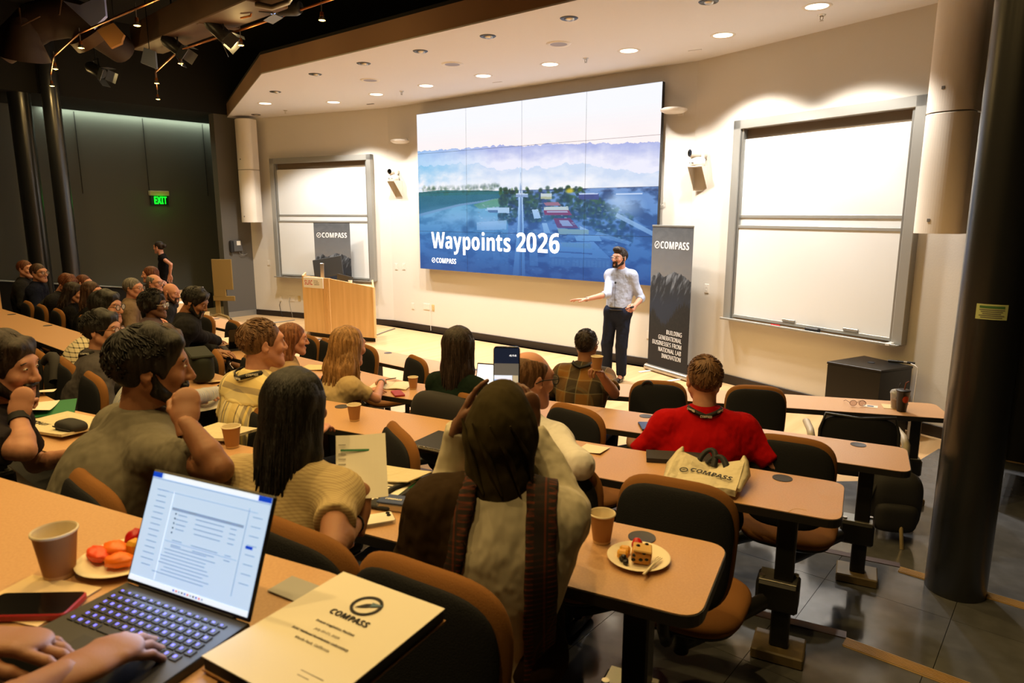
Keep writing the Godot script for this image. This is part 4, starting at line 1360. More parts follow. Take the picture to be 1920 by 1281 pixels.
func desk(k: int, a: Vector2, b: Vector2, round_a: bool, round_b: bool, label: String):
	var o := thing("desk", label, "desk", Vector3((a.x + b.x) / 2, ROWS[k][4], (a.y + b.y) / 2), 0, "")
	var mid := (a + b) / 2
	var d := (b - a).normalized()
	var n := Vector2(-d.y, d.x)
	var dep := 0.43
	# mitre at the bends
	var bend: float = absf((b - a).angle())
	var half := 0.0
	var r: Array = ROWS[k]
	var side := absf(Vector2(6.4 - r[1], r[2] - r[0]).angle())
	half = tan(side / 2.0) * dep
	var c := b + n * dep
	var e := a + n * dep
	if not round_b:
		c += d * (half if b.x > 0 and bend < 0.01 else -half if b.x < 0 else 0.0)
	if not round_a:
		e += d * (-half if a.x < 0 and bend < 0.01 else half if a.x > 0 else 0.0)
	if a.x > 0:
		e = a + n * dep - d * half * 1.0
		e = a + (n * dep).rotated(side / 2.0)  / cos(side / 2.0)
	if a.x > 0 and true:
		e = Vector2(a.x + half, a.y + dep)
	if bend < 0.01:
		c = Vector2(b.x + half, b.y + dep)
		e = Vector2(a.x - half, a.y + dep)
	if b.x < 0:
		c = Vector2(b.x - half, b.y + dep)
	var out := [a - mid + d * 0.001, b - mid - d * 0.001, c - mid - d * 0.001, e - mid + d * 0.001]
	var rr := [0.07 if round_a else 0.0, 0.07 if round_b else 0.0, 0.07 if round_b else 0.0, 0.07 if round_a else 0.0]
	var h: float = ROWS[k][3] - ROWS[k][4]
	var plan := rounded(out, rr)
	part("edge_band", prism(plan, h - 0.036, h - 0.003), "edge_black", o)
	var inset := Geometry2D.offset_polygon(plan, -0.003)
	part("desk_top", prism(inset[0], h - 0.0035, h), "laminate", o)
	# grommets near each place, posts under the desk
	var len := a.distance_to(b)
	var x := 0.25 if round_b else 0.55
	while x < len - 0.2:
		var p := b - d * x - mid + n * 0.068
		part("cable_grommet", lathe([Vector2(0, 0.0), Vector2(0.042, 0.0), Vector2(0.042, 0.003), Vector2(0.034, 0.0015), Vector2(0, 0.0015)], 28), "grommet_blue", o, Vector3(p.x, h - 0.0005, p.y))
		if k < 4 or x < 2.0:
			var q := b - d * (x - 0.05) - mid + n * 0.25
			var post := part("post", box(0.075, h - 0.09, 0.075, 0.006, Vector3(0, (h - 0.09) / 2 + 0.05, 0)), "black_metal", o, Vector3(q.x, 0, q.y), Vector3(0, -rad_to_deg(d.angle()), 0))
			part("base_plate", box(0.21, 0.05, 0.17, 0.006, Vector3(0, 0.026, 0)), "post_base", post)
			var cl := part("clamp", boxes([[Vector3(-0.02, 0.29, 0), Vector3(0.17, 0.13, 0.13)]], 0.012), "black_metal", post)
			part("clamp_plate", box(0.15, 0.006, 0.11, 0.002, Vector3(-0.02, 0.358, 0)), "grey_metal", post)
			part("bolt", cyl(0.012, 0.01, 10), "steel", post, Vector3(-0.085, 0.36, 0.03))
			part("bolt", cyl(0.012, 0.01, 10), "steel", post, Vector3(0.045, 0.36, -0.03))
		x += 1.25
	part("modesty_beam", box(len - 0.3, 0.05, 0.05, 0.004), "edge_black", o, Vector3(n.x * 0.24, h - 0.062, n.y * 0.24), Vector3(0, -rad_to_deg(d.angle()), 0))


func pillow(w: float, h: float, t: float, wrap_: float, ex := 0.55) -> ArrayMesh:
	# a rounded pad in the x-y plane whose sides curl towards -z
	var fn := func(u: float, v: float) -> Vector3:
		var a := TAU * u
		var c := cos(a)
		var s := sin(a)
		var r := 1.0 - absf(2.0 * v - 1.0)
		r = sin(r * PI / 2)
		var x := signf(c) * pow(absf(c), ex) * w / 2 * r
		var y := signf(s) * pow(absf(s), ex) * h / 2 * r
		x *= 1.0 + 0.08 * y / h
		var z := t / 2 * pow(maxf(0.0, 1.0 - pow(r, 5.0)), 0.5) * (-1.0 if v < 0.5 else 1.0)
		return Vector3(x, y, z - wrap_ * x * x)
	return surf(44, 18, fn, true)


func build_chairs():
	var proto := Node3D.new()
	var back := part("backrest", pillow(0.425, 0.45, 0.075, 0.6), "chair_brown", proto, Vector3(0, 0.765, 0.2), Vector3(-8, 0, 0))
	part("back_shell", pillow(0.405, 0.42, 0.04, 0.55), "chair_black", back, Vector3(0, -0.012, 0.026))
	var seat := part("seat", pillow(0.47, 0.45, 0.08, 0.0, 0.6), "chair_brown", proto, Vector3(0, 0.445, -0.02), Vector3(-90, 0, 0))
	part("seat_pan", pillow(0.44, 0.42, 0.05, 0.0, 0.6), "black_plastic", seat, Vector3(0, 0, -0.028))
	part("back_bracket", tube([Vector3(0, 0.4, 0.05), Vector3(0, 0.4, 0.22), Vector3(0, 0.47, 0.265), Vector3(0, 0.65, 0.262)], 0.022, 8), "black_metal", proto)
	part("pivot", cyl(0.03, 0.2, 16, 0.004), "black_metal", proto, Vector3(0, 0.21, -0.02))
	tag(proto, "", "chair", "upholstered swivel chairs at the desks")
	# [place, extra turn, label]
	var brown := "brown-rimmed black chair, "
	var list := [
		[Vector3(4.725, 0, 4.34), 26, brown + "empty at the front desk with a black strap on top"],
		[Vector3(5.333, 0, 4.017), 26, brown + "empty at the front desk right of the red-shirted person"],
		[Vector3(4.067, 0, 4.596), 14, brown + "behind the person in the plaid shirt"],
		[Vector3(2.653, 0, 4.9), -18, brown + "empty between the blonde person and the green-topped person"],
		[Vector3(1.917, 0, 4.85), -14, brown + "empty in front of the blonde person"],
		[Vector3(1.351, 0, 4.9), -16, brown + "empty below the lectern, right of the strawberry-blonde person"],
		[Vector3(1.066, 0, 4.9), -12, brown + "half hidden by the strawberry-blonde person"],
		[Vector3(-0.474, 0, 4.9), -8, brown + "empty beside the small paper cup near the dark corner"],
		[Vector3(-1.098, 0, 4.9), -8, brown + "peeking out right of the bowed person in the black jacket"],
		[Vector3(6.046, 0.16, 5.523), 12, brown + "empty at the second desk, rightmost of that row"],
		[Vector3(5.682, 0.16, 5.679), 30, brown + "under the person in the red polo shirt"],
		[Vector3(4.928, 0.16, 5.756), -6, brown + "empty right of the balding person in the white shirt"],
		[Vector3(4.281, 0.16, 5.958), 0, brown + "under the person in the green top"],
		[Vector3(3.213, 0.16, 6.11), -6, brown + "under the blonde person"],
		[Vector3(2.94, 0.16, 6.21), -6, brown + "under the strawberry-blonde person"],
		[Vector3(2.262, 0.16, 6.21), -14, brown + "empty at the second desk left of the person in the striped shirt"],
		[Vector3(1.877, 0.16, 6.28), -20, brown + "behind the bowed person in the black jacket"],
		[Vector3(0.964, 0.16, 6.24), -8, brown + "behind the curly-haired person in the purple-grey jacket"],
		[Vector3(-0.999, 0.16, 6.26), -4, brown + "behind the long-haired people at the left"],
		[Vector3(-1.814, 0.16, 6.26), -4, brown + "third of the row of rims at the far left desk"],
		[Vector3(-2.382, 0.16, 6.26), -4, brown + "second of the row of rims at the far left desk"],
		[Vector3(-2.891, 0.16, 6.26), -4, brown + "leftmost of the row of rims at the far left desk"],
		[Vector3(6.052, 0.32, 6.74), 12, brown + "large and empty in front of the tote bag"],
		[Vector3(5.589, 0.32, 6.847), 12, brown + "under the balding person in the white shirt"],
		[Vector3(4.847, 0.32, 6.968), -24, brown + "empty beside the dark blue notebook"],
		[Vector3(4.114, 0.32, 7.186), -10, brown + "under the person in the striped shirt"],
		[Vector3(3.447, 0.32, 7.34), -10, brown + "behind the grey polo shirt, mostly hidden"],
		[Vector3(2.758, 0.32, 7.44), -6, brown + "behind the person in the dark grey jacket"],
		[Vector3(2.304, 0.32, 7.42), -6, brown + "empty left of the person in the dark grey jacket"],
		[Vector3(2.162, 0.32, 7.4), -6, brown + "with a dark jacket hung over it at the left"],
		[Vector3(1.738, 0.32, 7.42), -6, brown + "empty left of the chair with the jacket"],
		[Vector3(1.198, 0.32, 7.42), -4, brown + "at the left edge of the picture, third row"],
		[Vector3(6.05, 1.312, 7.905) * Vector3(1, 0, 1) + Vector3(0, 0.49, 0), 8, brown + "under the person in the olive headscarf"],
		[Vector3(5.673, 0.49, 7.975), 6, brown + "under the dark-haired person in the cream shirt"],
		[Vector3(4.963, 0.49, 8.176), -2, brown + "under the person in the grey polo shirt"],
		[Vector3(4.181, 0.49, 8.384), 0, brown + "under the person in the dark shirt at the left edge"],
	]
	for c in list:
		var p: Vector3 = c[0]
		var k := 0
		for i in 5:
			if absf(ROWS[i][4] - p.y) < 0.01:
				k = i
		p -= Basis(Vector3.UP, deg_to_rad(c[1])) * Vector3(0, 0, 0.22)
		var o := copy_of(proto, c[2], p, c[1], "swivel_chair")
		# the swing arm reaches from the clamp on the nearest post
		var desk_z := far_z(k, p.x) + 0.26
		var q := Vector3(clampf(p.x + 0.42, -6.2, 6.2), p.y, 0)
		q.z = far_z(k, q.x) + 0.27
		var l := o.to_local(q)
		part("swing_arm", tube([Vector3(0, 0.25, -0.02), Vector3(l.x * 0.15, 0.25, lerpf(-0.02, l.z, 0.15)), Vector3(l.x * 0.8, 0.29, l.z * 0.8)], 0.028, 8, 1.3), "black_metal", o)
	proto.free()
	mesh_chair()


func mesh_chair():
	# the one different chair: black mesh back, pale arms and legs
	var o := thing("mesh_armchair", "black mesh armchair with pale arms and legs at the right end of the front desk", "chair", Vector3(5.971, 0, 3.76) - Basis(Vector3.UP, deg_to_rad(24)) * Vector3(0, 0, 0.22), 24)
	var back := part("backrest", pillow(0.5, 0.42, 0.03, 0.5, 0.5), "chair_black", o, Vector3(0, 0.61, 0.2), Vector3(-8, 0, 0))
	part("back_frame", tube([Vector3(-0.25, -0.2, -0.02), Vector3(-0.25, 0.1, -0.02), Vector3(-0.22, 0.215, -0.005), Vector3(0.0, 0.195, 0.0), Vector3(0.22, 0.215, -0.005), Vector3(0.25, 0.1, -0.02), Vector3(0.25, -0.2, -0.02)], 0.012, 8), "black_plastic", back)
	part("seat", pillow(0.5, 0.46, 0.06, 0.0, 0.5), "chair_black", o, Vector3(0, 0.45, -0.02), Vector3(-90, 0, 0))
	for s in [-1.0, 1.0]:
		part("armrest", tube([Vector3(s * 0.29, 0.44, 0.2), Vector3(s * 0.3, 0.64, 0.17), Vector3(s * 0.3, 0.67, 0.08), Vector3(s * 0.3, 0.67, -0.14)], 0.022, 10, 1.2), "pale_plastic", o)
		part("leg", tube([Vector3(s * 0.26, 0.43, 0.24), Vector3(s * 0.27, 0.0, 0.44)], 0.013, 8), "pale_metal", o)
		part("leg", tube([Vector3(s * 0.26, 0.43, -0.2), Vector3(s * 0.27, 0.0, -0.22)], 0.013, 8), "pale_metal", o)
	var bag := thing("backpack", "black backpack hanging on the back of the mesh armchair at the right", "backpack", o.position + Basis(Vector3.UP, deg_to_rad(24)) * Vector3(0.24, 0.26, 0.25), 24)
	part("body", pillow(0.34, 0.44, 0.2, 0.0, 0.6), "bag_black", bag)
	part("front_pocket", pillow(0.26, 0.2, 0.1, 0.0, 0.5), "bag_black", bag, Vector3(0, -0.08, 0.09))
	part("strap", tube(bez(Vector3(-0.1, 0.18, -0.05), Vector3(-0.12, 0.42, -0.1), Vector3(0.1, 0.42, -0.1), Vector3(0.1, 0.18, -0.05)), 0.014, 6), "bag_black", bag)
	part("strap", tube(bez(Vector3(-0.12, 0.15, 0.06), Vector3(-0.2, 0, 0.1), Vector3(-0.2, -0.15, 0.1), Vector3(-0.12, -0.2, 0.05)), 0.012, 6), "bag_black", bag)



func cup(label: String, at: Vector3, s := 1.0):
	# kraft paper cup, rim and lining pale
	var o := thing("paper_cup", label, "cup", at, 0, "brown paper cups")
	part("sleeve", lathe([Vector2(0.0275, 0.008), Vector2(0.0375, 0.088)], 32), "kraft", o)
	part("foot", lathe([Vector2(0, 0), Vector2(0.0265, 0), Vector2(0.0276, 0.01)], 28), "kraft_pale", o)
	part("rim", lathe([Vector2(0.0375, 0.0875), Vector2(0.0405, 0.0895), Vector2(0.0405, 0.0925), Vector2(0.038, 0.094), Vector2(0.0365, 0.091)], 32), "cup_white", o)
	part("lining", lathe([Vector2(0.0368, 0.091), Vector2(0.027, 0.012), Vector2(0, 0.011)], 28), "cup_white", o)
	o.scale = Vector3.ONE * s
	return o


func page(label: String, at: Vector3, w: float, d: float, yaw: float, m := "paper", lift := 0.0, nm := "paper_sheet", cat := "paper", thick := 0.0012) -> MeshInstance3D:
	return single(nm, sheet(w, d, thick, func(u: float, v: float): return lift * u * u * (0.4 + 0.6 * v)), m, label, cat, at, yaw)


func lines_on(parent: Node3D, y: float, rows: Array):
	# printed lines: [x, z, width, height, material]
	for r in rows:
		part("printed_line", box(r[2], 0.0006, r[3], 0, Vector3(r[0], y, r[1])), r[4], parent)


func lying(t: Vector3) -> Basis:
	# letters lying flat, read from the +z side, turned with their parent
	return Basis(Vector3.RIGHT, -PI / 2)


func glasses(label: String, at: Vector3, yaw: float, tint: String, pitch := 0.0):
	var o := thing("eyeglasses", label, "glasses", at, yaw)
	for s in [-1.0, 1.0]:
		var pts := []
		for i in 17:
			var a := TAU * i / 16.0
			pts.append(Vector3(s * 0.034 + cos(a) * 0.026, 0.025 + sin(a) * 0.022, 0))
		part("rim", tube(pts, 0.0016, 6), "gold_wire", o)
		part("lens", surf(16, 2, func(u: float, v: float): return Vector3(s * 0.034 + cos(TAU * u) * 0.025 * v, 0.025 + sin(TAU * u) * 0.021 * v, 0.001), true), tint, o)
		part("temple", tube([Vector3(s * 0.062, 0.03, 0), Vector3(s * 0.064, 0.03, -0.07), Vector3(s * 0.055, 0.006, -0.13)], 0.0018, 6), "gold_wire", o)
	part("bridge", tube([Vector3(-0.009, 0.029, 0), Vector3(0, 0.034, 0.002), Vector3(0.009, 0.029, 0)], 0.0016, 6), "gold_wire", o)
	return o


func handset(label: String, at: Vector3, yaw: float, case_mat: String, face_mat: String) -> Node3D:
	var o := thing("phone", label, "phone", at, yaw)
	part("case", prism(rounded([Vector2(-0.038, -0.078), Vector2(0.038, -0.078), Vector2(0.038, 0.078), Vector2(-0.038, 0.078)], [0.012, 0.012, 0.012, 0.012]), 0.0, 0.011, 0.002), case_mat, o)
	part("face", prism(rounded([Vector2(-0.035, -0.075), Vector2(0.035, -0.075), Vector2(0.035, 0.075), Vector2(-0.035, 0.075)], [0.01, 0.01, 0.01, 0.01]), 0.0105, 0.0116), face_mat, o)
	return o


func build_things():
	mat("kraft", Color(0.64, 0.46, 0.27), 0.8)
	mat("kraft_pale", Color(0.8, 0.66, 0.45), 0.8)
	mat("cup_white", Color(0.9, 0.85, 0.74), 0.6)
	mat("gold_wire", Color(0.35, 0.22, 0.12), 0.35, 0.6)
	var m := mat("tint_amber", Color(0.75, 0.4, 0.22, 0.45), 0.1)
	m.transparency = BaseMaterial3D.TRANSPARENCY_ALPHA
	m = mat("clear_plastic", Color(0.92, 0.92, 0.9, 0.22), 0.12)
	m.transparency = BaseMaterial3D.TRANSPARENCY_ALPHA
	mat("coffee", Color(0.36, 0.19, 0.09), 0.3)
	mat("cup_dark", Color(0.05, 0.045, 0.045), 0.4)
	mat("cup_orange", Color(0.72, 0.24, 0.05), 0.6)
	mat("straw_brown", Color(0.45, 0.2, 0.08), 0.5)
	mat("napkin", Color(0.86, 0.76, 0.58), 0.95)
	mat("folder_green", Color(0.1, 0.42, 0.25), 0.7)
	mat("folder_dark", Color(0.14, 0.13, 0.15), 0.7)
	mat("notebook_blue", Color(0.07, 0.08, 0.13), 0.6)
	mat("phone_red", Color(0.6, 0.07, 0.09), 0.45)
	mat("phone_blue", Color(0.12, 0.2, 0.45), 0.25)
	mat("phone_black", Color(0.03, 0.025, 0.025), 0.12)
	mat("blue_card", Color(0.1, 0.2, 0.4), 0.5)
	cloth("canvas", Color(0.8, 0.76, 0.65))
	mat("bag_green", Color(0.07, 0.1, 0.06), 0.85)
	mat("laptop_grey", Color(0.6, 0.6, 0.6), 0.4, 0.3)
	lamp("white_screen", Color(0.95, 0.97, 1.0), 1.1)
	# --- front desk ---
	var o := thing("iced_drink", "dark takeaway cup with an orange mark and brown straw on the front desk's right end", "drink", Vector3(6.082, 0.732, 3.046))
	part("cup", lathe([Vector2(0, 0), Vector2(0.032, 0), Vector2(0.046, 0.155), Vector2(0.049, 0.157), Vector2(0.049, 0.163), Vector2(0.046, 0.165)], 32), "cup_dark", o)
	part("lid", lathe([Vector2(0.048, 0.164), Vector2(0.04, 0.168), Vector2(0, 0.168)], 28), "cup_dark", o)
	part("straw", tube([Vector3(0, 0.1, 0), Vector3(0.008, 0.19, 0), Vector3(0.012, 0.22, 0.0), Vector3(0.03, 0.235, 0)], 0.0045, 8), "straw_brown", o)
	part("round_mark", tube_mark(0.042, 0.1, 0.026), "cup_orange", o)
	o = thing("iced_drink", "clear plastic cup of iced coffee behind the dark cup on the front desk", "drink", Vector3(6.028, 0.735, 2.992))
	part("cup", lathe([Vector2(0, 0), Vector2(0.03, 0), Vector2(0.042, 0.115), Vector2(0.045, 0.117), Vector2(0.044, 0.122)], 28), "clear_plastic", o)
	part("coffee", lathe([Vector2(0, 0.004), Vector2(0.0285, 0.004), Vector2(0.035, 0.07), Vector2(0, 0.07)], 28), "coffee", o)
	part("lid", lathe([Vector2(0.045, 0.12), Vector2(0.036, 0.14), Vector2(0.015, 0.148), Vector2(0, 0.148)], 24), "clear_plastic", o)
	part("straw", tube([Vector3(0, 0.06, 0), Vector3(0.02, 0.2, 0.0)], 0.004, 8), "folder_dark", o)
	page("small folded napkin under the iced coffee", Vector3(6, 0.731, 2.96), 0.13, 0.13, 20, "napkin", 0.004, "napkin", "napkin", 0.002)
	glasses("amber sunglasses lying on the front desk near its right end", Vector3(5.795, 0.733, 3.121), 35, "tint_amber")
	var card := page("small white card with a blue patch beside the sunglasses", Vector3(5.87, 0.731, 3.05), 0.1, 0.07, 10)
	part("printed_patch", box(0.045, 0.0006, 0.03, 0, Vector3(0, 0.0015, 0)), "blue_card", card)
	single("napkin", crumple(0.07), "napkin", "crumpled white napkin on the front desk right of the plaid-shirted person", "napkin", Vector3(4.031, 0.731, 3.937), 20)
	single("strap", tube(bez(Vector3(4.607, 0.95, 4.365), Vector3(4.62, 0.984, 4.359), Vector3(4.662, 0.995, 4.339), Vector3(4.677, 0.955, 4.332)), 0.02, 6, 0.4), "bag_black", "black bag strap looped over the top of an empty front-row chair", "strap")
	cup("small brown paper cup on the front desk at the left, far from the camera", Vector3(-1.706, 0.73, 4.485), 0.95)
	var tent := thing("name_card", "standing white card beside the far brown cup on the front desk", "card", Vector3(-2.555, 0.73, 4.223), 40)
	part("card_face", box(0.22, 0.1, 0.003, 0, Vector3(0, 0.045, 0.02)), "paper", tent, Vector3.ZERO, Vector3(-20, 0, 0))
	glasses("dark wire glasses on the front desk near the far brown cup", Vector3(-2.212, 0.732, 4.397), 60, "glass_clear")
	var lp := thing("laptop", "silver laptop open on the front desk beside the bald person", "laptop", Vector3(-5.207, 0.735, 3.198), -75)
	part("base", box(0.31, 0.016, 0.22, 0.004, Vector3(0, 0.008, 0)), "laptop_grey", lp)
	part("lid", box(0.31, 0.21, 0.008, 0.003, Vector3(0, 0.105, 0)), "laptop_grey", lp, Vector3(0, 0.014, -0.11), Vector3(-38, 0, 0))
	var pd := page("white papers under the bald person's chin on the front desk", Vector3(-4.574, 0.731, 3.599), 0.28, 0.21, -60)
	# --- second desk ---
	cup("brown paper cup on the second desk left of the green-topped person", Vector3(3.221, 0.892, 5.382), 1.0)
	handset("red phone lying on the second desk beside the blonde person", Vector3(3.252, 0.892, 5.56), 62, "phone_red", "phone_red")
	var nb := thing("notebook", "open white notebook under the blonde person's hand on the second desk", "notebook", Vector3(3.028, 0.892, 5.438), 32)
	for s in [-1.0, 1.0]:
		part("page_block", sheet(0.15, 0.21, 0.006, func(u: float, v: float): return 0.008 * sin(PI * u) * (1.0 if s > 0 else 0.6)), "paper", nb, Vector3(s * 0.076, 0, 0))
	page("sheets of paper between the strawberry-blonde and the blonde person", Vector3(2.064, 0.892, 5.427), 0.3, 0.21, 30, "napkin", 0.02)
	page("white paper on the front desk above the strawberry-blonde person's chair", Vector3(0.387, 0.732, 4.304), 0.2, 0.28, 40, "paper", 0.02)
	handset("blue phone on the second desk at the red-shirted person's hand", Vector3(5.044, 0.892, 5.087), 40, "phone_black", "phone_blue")
	lp = thing("laptop", "laptop with a glowing white screen on the second desk beside the green-topped person", "laptop", Vector3(3.798, 0.893, 5.163), 22)
	part("base", box(0.3, 0.014, 0.2, 0.004, Vector3(0, 0.007, 0.0)), "folder_dark", lp)
	var lid := part("lid", box(0.3, 0.2, 0.008, 0.003, Vector3(0, 0.1, 0)), "folder_dark", lp, Vector3(0, 0.012, -0.1), Vector3(-18, 0, 0))
	part("screen", box(0.285, 0.18, 0.001, 0, Vector3(0, 0.1, 0.0045)), "white_screen", lid)
	var bk := thing("open_book", "open white booklet under the hand of the bowed person in the black jacket", "book", Vector3(0.22, 0.892, 5.346), -14)
	for s in [-1.0, 1.0]:
		part("page_block", sheet(0.16, 0.22, 0.006, func(u: float, v: float): return 0.012 * sin(PI * u)), "paper", bk, Vector3(s * 0.081, 0, 0))
	page("dark folder lying on the second desk right of the open booklet", Vector3(0.675, 0.892, 5.449), 0.3, 0.22, -14, "folder_dark", 0.0, "folder", "folder", 0.008)
	lp = thing("laptop", "black laptop seen from its side standing open left of the striped-shirt person's head", "laptop", Vector3(0.675, 0.893, 5.348), -110)
	part("base", box(0.32, 0.016, 0.22, 0.004, Vector3(0, 0.008, 0)), "phone_black", lp)
	part("lid", box(0.32, 0.24, 0.009, 0.003, Vector3(0, 0.12, 0)), "phone_black", lp, Vector3(0, 0.014, -0.11), Vector3(-30, 0, 0))
	glasses("black-framed glasses lying on the third desk at the left", Vector3(0.782, 1.05, 6.497), 30, "glass_clear")
	# --- third desk ---
	cup("brown paper cup on the third desk in front of an empty chair", Vector3(3.965, 1.052, 6.482), 1.0)
	nb = thing("notebook", "closed dark blue spiral notebook on the third desk", "notebook", Vector3(4.612, 1.052, 6.439), 10)
	part("page_block", box(0.195, 0.01, 0.245, 0, Vector3(0, 0.006, 0)), "paper", nb)
	part("cover", box(0.2, 0.003, 0.25, 0.001, Vector3(0, 0.0125, 0)), "notebook_blue", nb)
	part("back_cover", box(0.2, 0.002, 0.25, 0, Vector3(0, 0.001, 0)), "notebook_blue", nb)
	for i in 18:
		part("spiral_ring", ring_mesh(0.0085, 0.0012), "steel", nb, Vector3(-0.084 + i * 0.0099, 0.0075, 0.124), Vector3(0, 90, 0))
	page("blank white card on the third desk beside the balding person's elbow", Vector3(5.265, 1.051, 6.021), 0.13, 0.12, 8, "paper", 0.01, "paper_card", "card")
	tote()
	page("black pouch half under the red-shirted person on the third desk", Vector3(5.655, 1.052, 5.882), 0.3, 0.12, 30, "folder_dark", 0.0, "pouch", "pouch", 0.02)
	var sh := page("printed schedule sheet curling on the third desk below the plaid cuff", Vector3(3.097, 1.052, 6.844), 0.3, 0.25, 50, "paper", 0.06)
	for i in 7:
		part("printed_line", box(0.2, 0.0008, 0.006, 0, Vector3(-0.03, 0.004 + 0.0, -0.09 + i * 0.028)), "grey_ink", sh)
	page("blank page on the third desk above the printed schedule sheet", Vector3(2.87, 1.05, 6.736), 0.3, 0.16, 44)
	page("white napkin scrap on the third desk beside the dark green bag", Vector3(2.458, 1.051, 6.574), 0.2, 0.1, 10, "napkin", 0.02, "napkin", "napkin")
	handset("black phone on the third desk at the hand of the person with the plaid cuff", Vector3(2.687, 1.052, 6.543), -50, "phone_black", "phone_black")
	o = thing("bag", "dark green bag standing on the third desk with a white cable loop on its flap", "bag", Vector3(2.363, 1.053, 6.584), -18)
	part("body", pillow(0.42, 0.2, 0.16, 0.0, 0.4), "bag_green", o, Vector3(-0.03, 0.1, 0))
	part("flap", box(0.4, 0.02, 0.15, 0.008, Vector3(-0.03, 0.19, 0)), "bag_green", o)
	part("cable_loop", tube(bez(Vector3(-0.08, 0.07, 0.09), Vector3(-0.14, -0.02, 0.1), Vector3(0.02, -0.03, 0.1), Vector3(0.05, 0.06, 0.095)) + bez(Vector3(0.05, 0.06, 0.095), Vector3(0.06, 0.1, 0.1), Vector3(0.1, 0.02, 0.1), Vector3(0.12, 0.05, 0.09)), 0.005, 6), "white_plastic", o)
	o = thing("jacket", "dark padded jacket hung over a chair back at the left, third row", "jacket", Vector3(2.052, 0.32, 7.36) + Vector3(0, 0.72, 0), -6)
	part("body", pillow(0.5, 0.46, 0.14, 0.5, 0.6), "jacket_dark", o)
	part("collar", tube(bez(Vector3(-0.2, 0.14, 0.05), Vector3(-0.1, 0.3, 0.0), Vector3(0.1, 0.3, 0.0), Vector3(0.2, 0.14, 0.05)), 0.035, 8), "jacket_dark", o)
	o = thing("jacket", "black jacket draped over the chair of the green-topped person", "jacket", Vector3(4.167, 0.16, 6.005) + Vector3(0, 0.76, 0), 4)
	part("body", pillow(0.52, 0.46, 0.15, 0.5, 0.65), "jacket_dark", o)
	part("sleeve", tube([Vector3(0.2, 0.1, 0.07), Vector3(0.24, -0.08, 0.1), Vector3(0.2, -0.26, 0.1)], [0.06, 0.055, 0.05], 10), "jacket_dark", o)
	# --- fourth desk ---
	cup("brown paper cup on the fourth desk between polo shirt and cream shirt", Vector3(4.333, 1.222, 7.389), 1.0)
	cup("brown paper cup on the fourth desk behind the plate with the muffin", Vector3(6.003, 1.222, 7.099), 1.0)
	page("cream paper bag lying behind the cup on the fourth desk", Vector3(4.137, 1.222, 7.34), 0.26, 0.2, 14, "canvas", 0.02, "paper_bag", "bag", 0.012)
	page("green folder with papers lying in front of the person at the left edge", Vector3(3.076, 1.222, 7.711), 0.3, 0.25, -20, "folder_green", 0.0, "folder", "folder", 0.006)
	page("open white pages on the green folder at the left edge", Vector3(3.04, 1.23, 7.776), 0.28, 0.22, -25, "paper", 0.05)
	page("white leaflet standing up behind the fist of the person at the left edge", Vector3(2.69, 1.23, 7.664), 0.12, 0.2, -25, "paper", 0.03)
	o = page("cream tote bag lying flat beside the grey polo shirt", Vector3(3.467, 1.222, 7.75), 0.42, 0.26, 12, "canvas", 0.02, "tote_bag", "bag", 0.012)
	text_part("COMPASS", "ink", o, Vector3(-0.08, 0.0135, 0.05), 0.2, 0.03, lying(Vector3.UP) * Basis(Vector3.BACK, PI))
	o = thing("pouch", "small black zipped case lying on the cream tote bag at the left", "case", Vector3(3.612, 1.236, 7.768), 10)
	part("shell", pillow(0.16, 0.09, 0.05, 0.0, 0.5), "bag_black", o, Vector3(0, 0.024, 0), Vector3(-90, 0, 0))
	part("zip", tube([Vector3(-0.07, 0.022, 0.042), Vector3(0, 0.022, 0.047), Vector3(0.07, 0.022, 0.042)], 0.003, 6), "folder_dark", o)
	o = page("green folder with white sheets on the fourth desk right of the held paper", Vector3(5.134, 1.222, 7.275), 0.31, 0.24, 20, "folder_green", 0.0, "folder", "folder", 0.006)
	var w := page("white printed sheet lying on the green folder", Vector3(5.139, 1.229, 7.293), 0.27, 0.2, 20)
	part("printed_line", box(0.14, 0.0006, 0.008, 0, Vector3(0.03, 0.0016, -0.02)), "ink", w)
	part("printed_line", box(0.12, 0.0006, 0.03, 0, Vector3(0.03, 0.0016, 0.02)), "grey_ink", w)
	page("cream envelope lying behind the green folder on the fourth desk", Vector3(5.086, 1.222, 7.181), 0.32, 0.16, 14, "canvas", 0.03, "envelope", "envelope", 0.004)
	o = thing("lanyard", "black lanyard and badge holder in a heap left of the headscarf person", "lanyard", Vector3(5.252, 1.224, 7.294))
	part("strap", tube(bez(Vector3(5.229, 1.235, 7.191) - Vector3(5.252, 1.224, 7.294), Vector3(5.235, 1.24, 7.247) - Vector3(5.252, 1.224, 7.294), Vector3(5.208, 1.235, 7.273) - Vector3(5.252, 1.224, 7.294), Vector3(5.277, 1.23, 7.362) - Vector3(5.252, 1.224, 7.294)), 0.014, 6, 0.35), "bag_black", o)
	part("strap", tube(bez(Vector3(5.281, 1.235, 7.23) - Vector3(5.252, 1.224, 7.294), Vector3(5.331, 1.24, 7.306) - Vector3(5.252, 1.224, 7.294), Vector3(5.294, 1.235, 7.322) - Vector3(5.252, 1.224, 7.294), Vector3(5.299, 1.23, 7.361) - Vector3(5.252, 1.224, 7.294)), 0.014, 6, 0.35), "bag_black", o)
	part("badge_holder", box(0.09, 0.012, 0.06, 0.004), "bag_black", o, Vector3(5.295, 1.23, 7.369) - Vector3(5.252, 1.224, 7.294), Vector3(0, 20, 0))
	o = thing("card_box", "small clear box with a blue lid on the fourth desk beside the headscarf person", "box", Vector3(5.336, 1.222, 7.346), 24)
	part("body", box(0.1, 0.026, 0.065, 0.003, Vector3(0, 0.013, 0)), "clear_plastic", o)
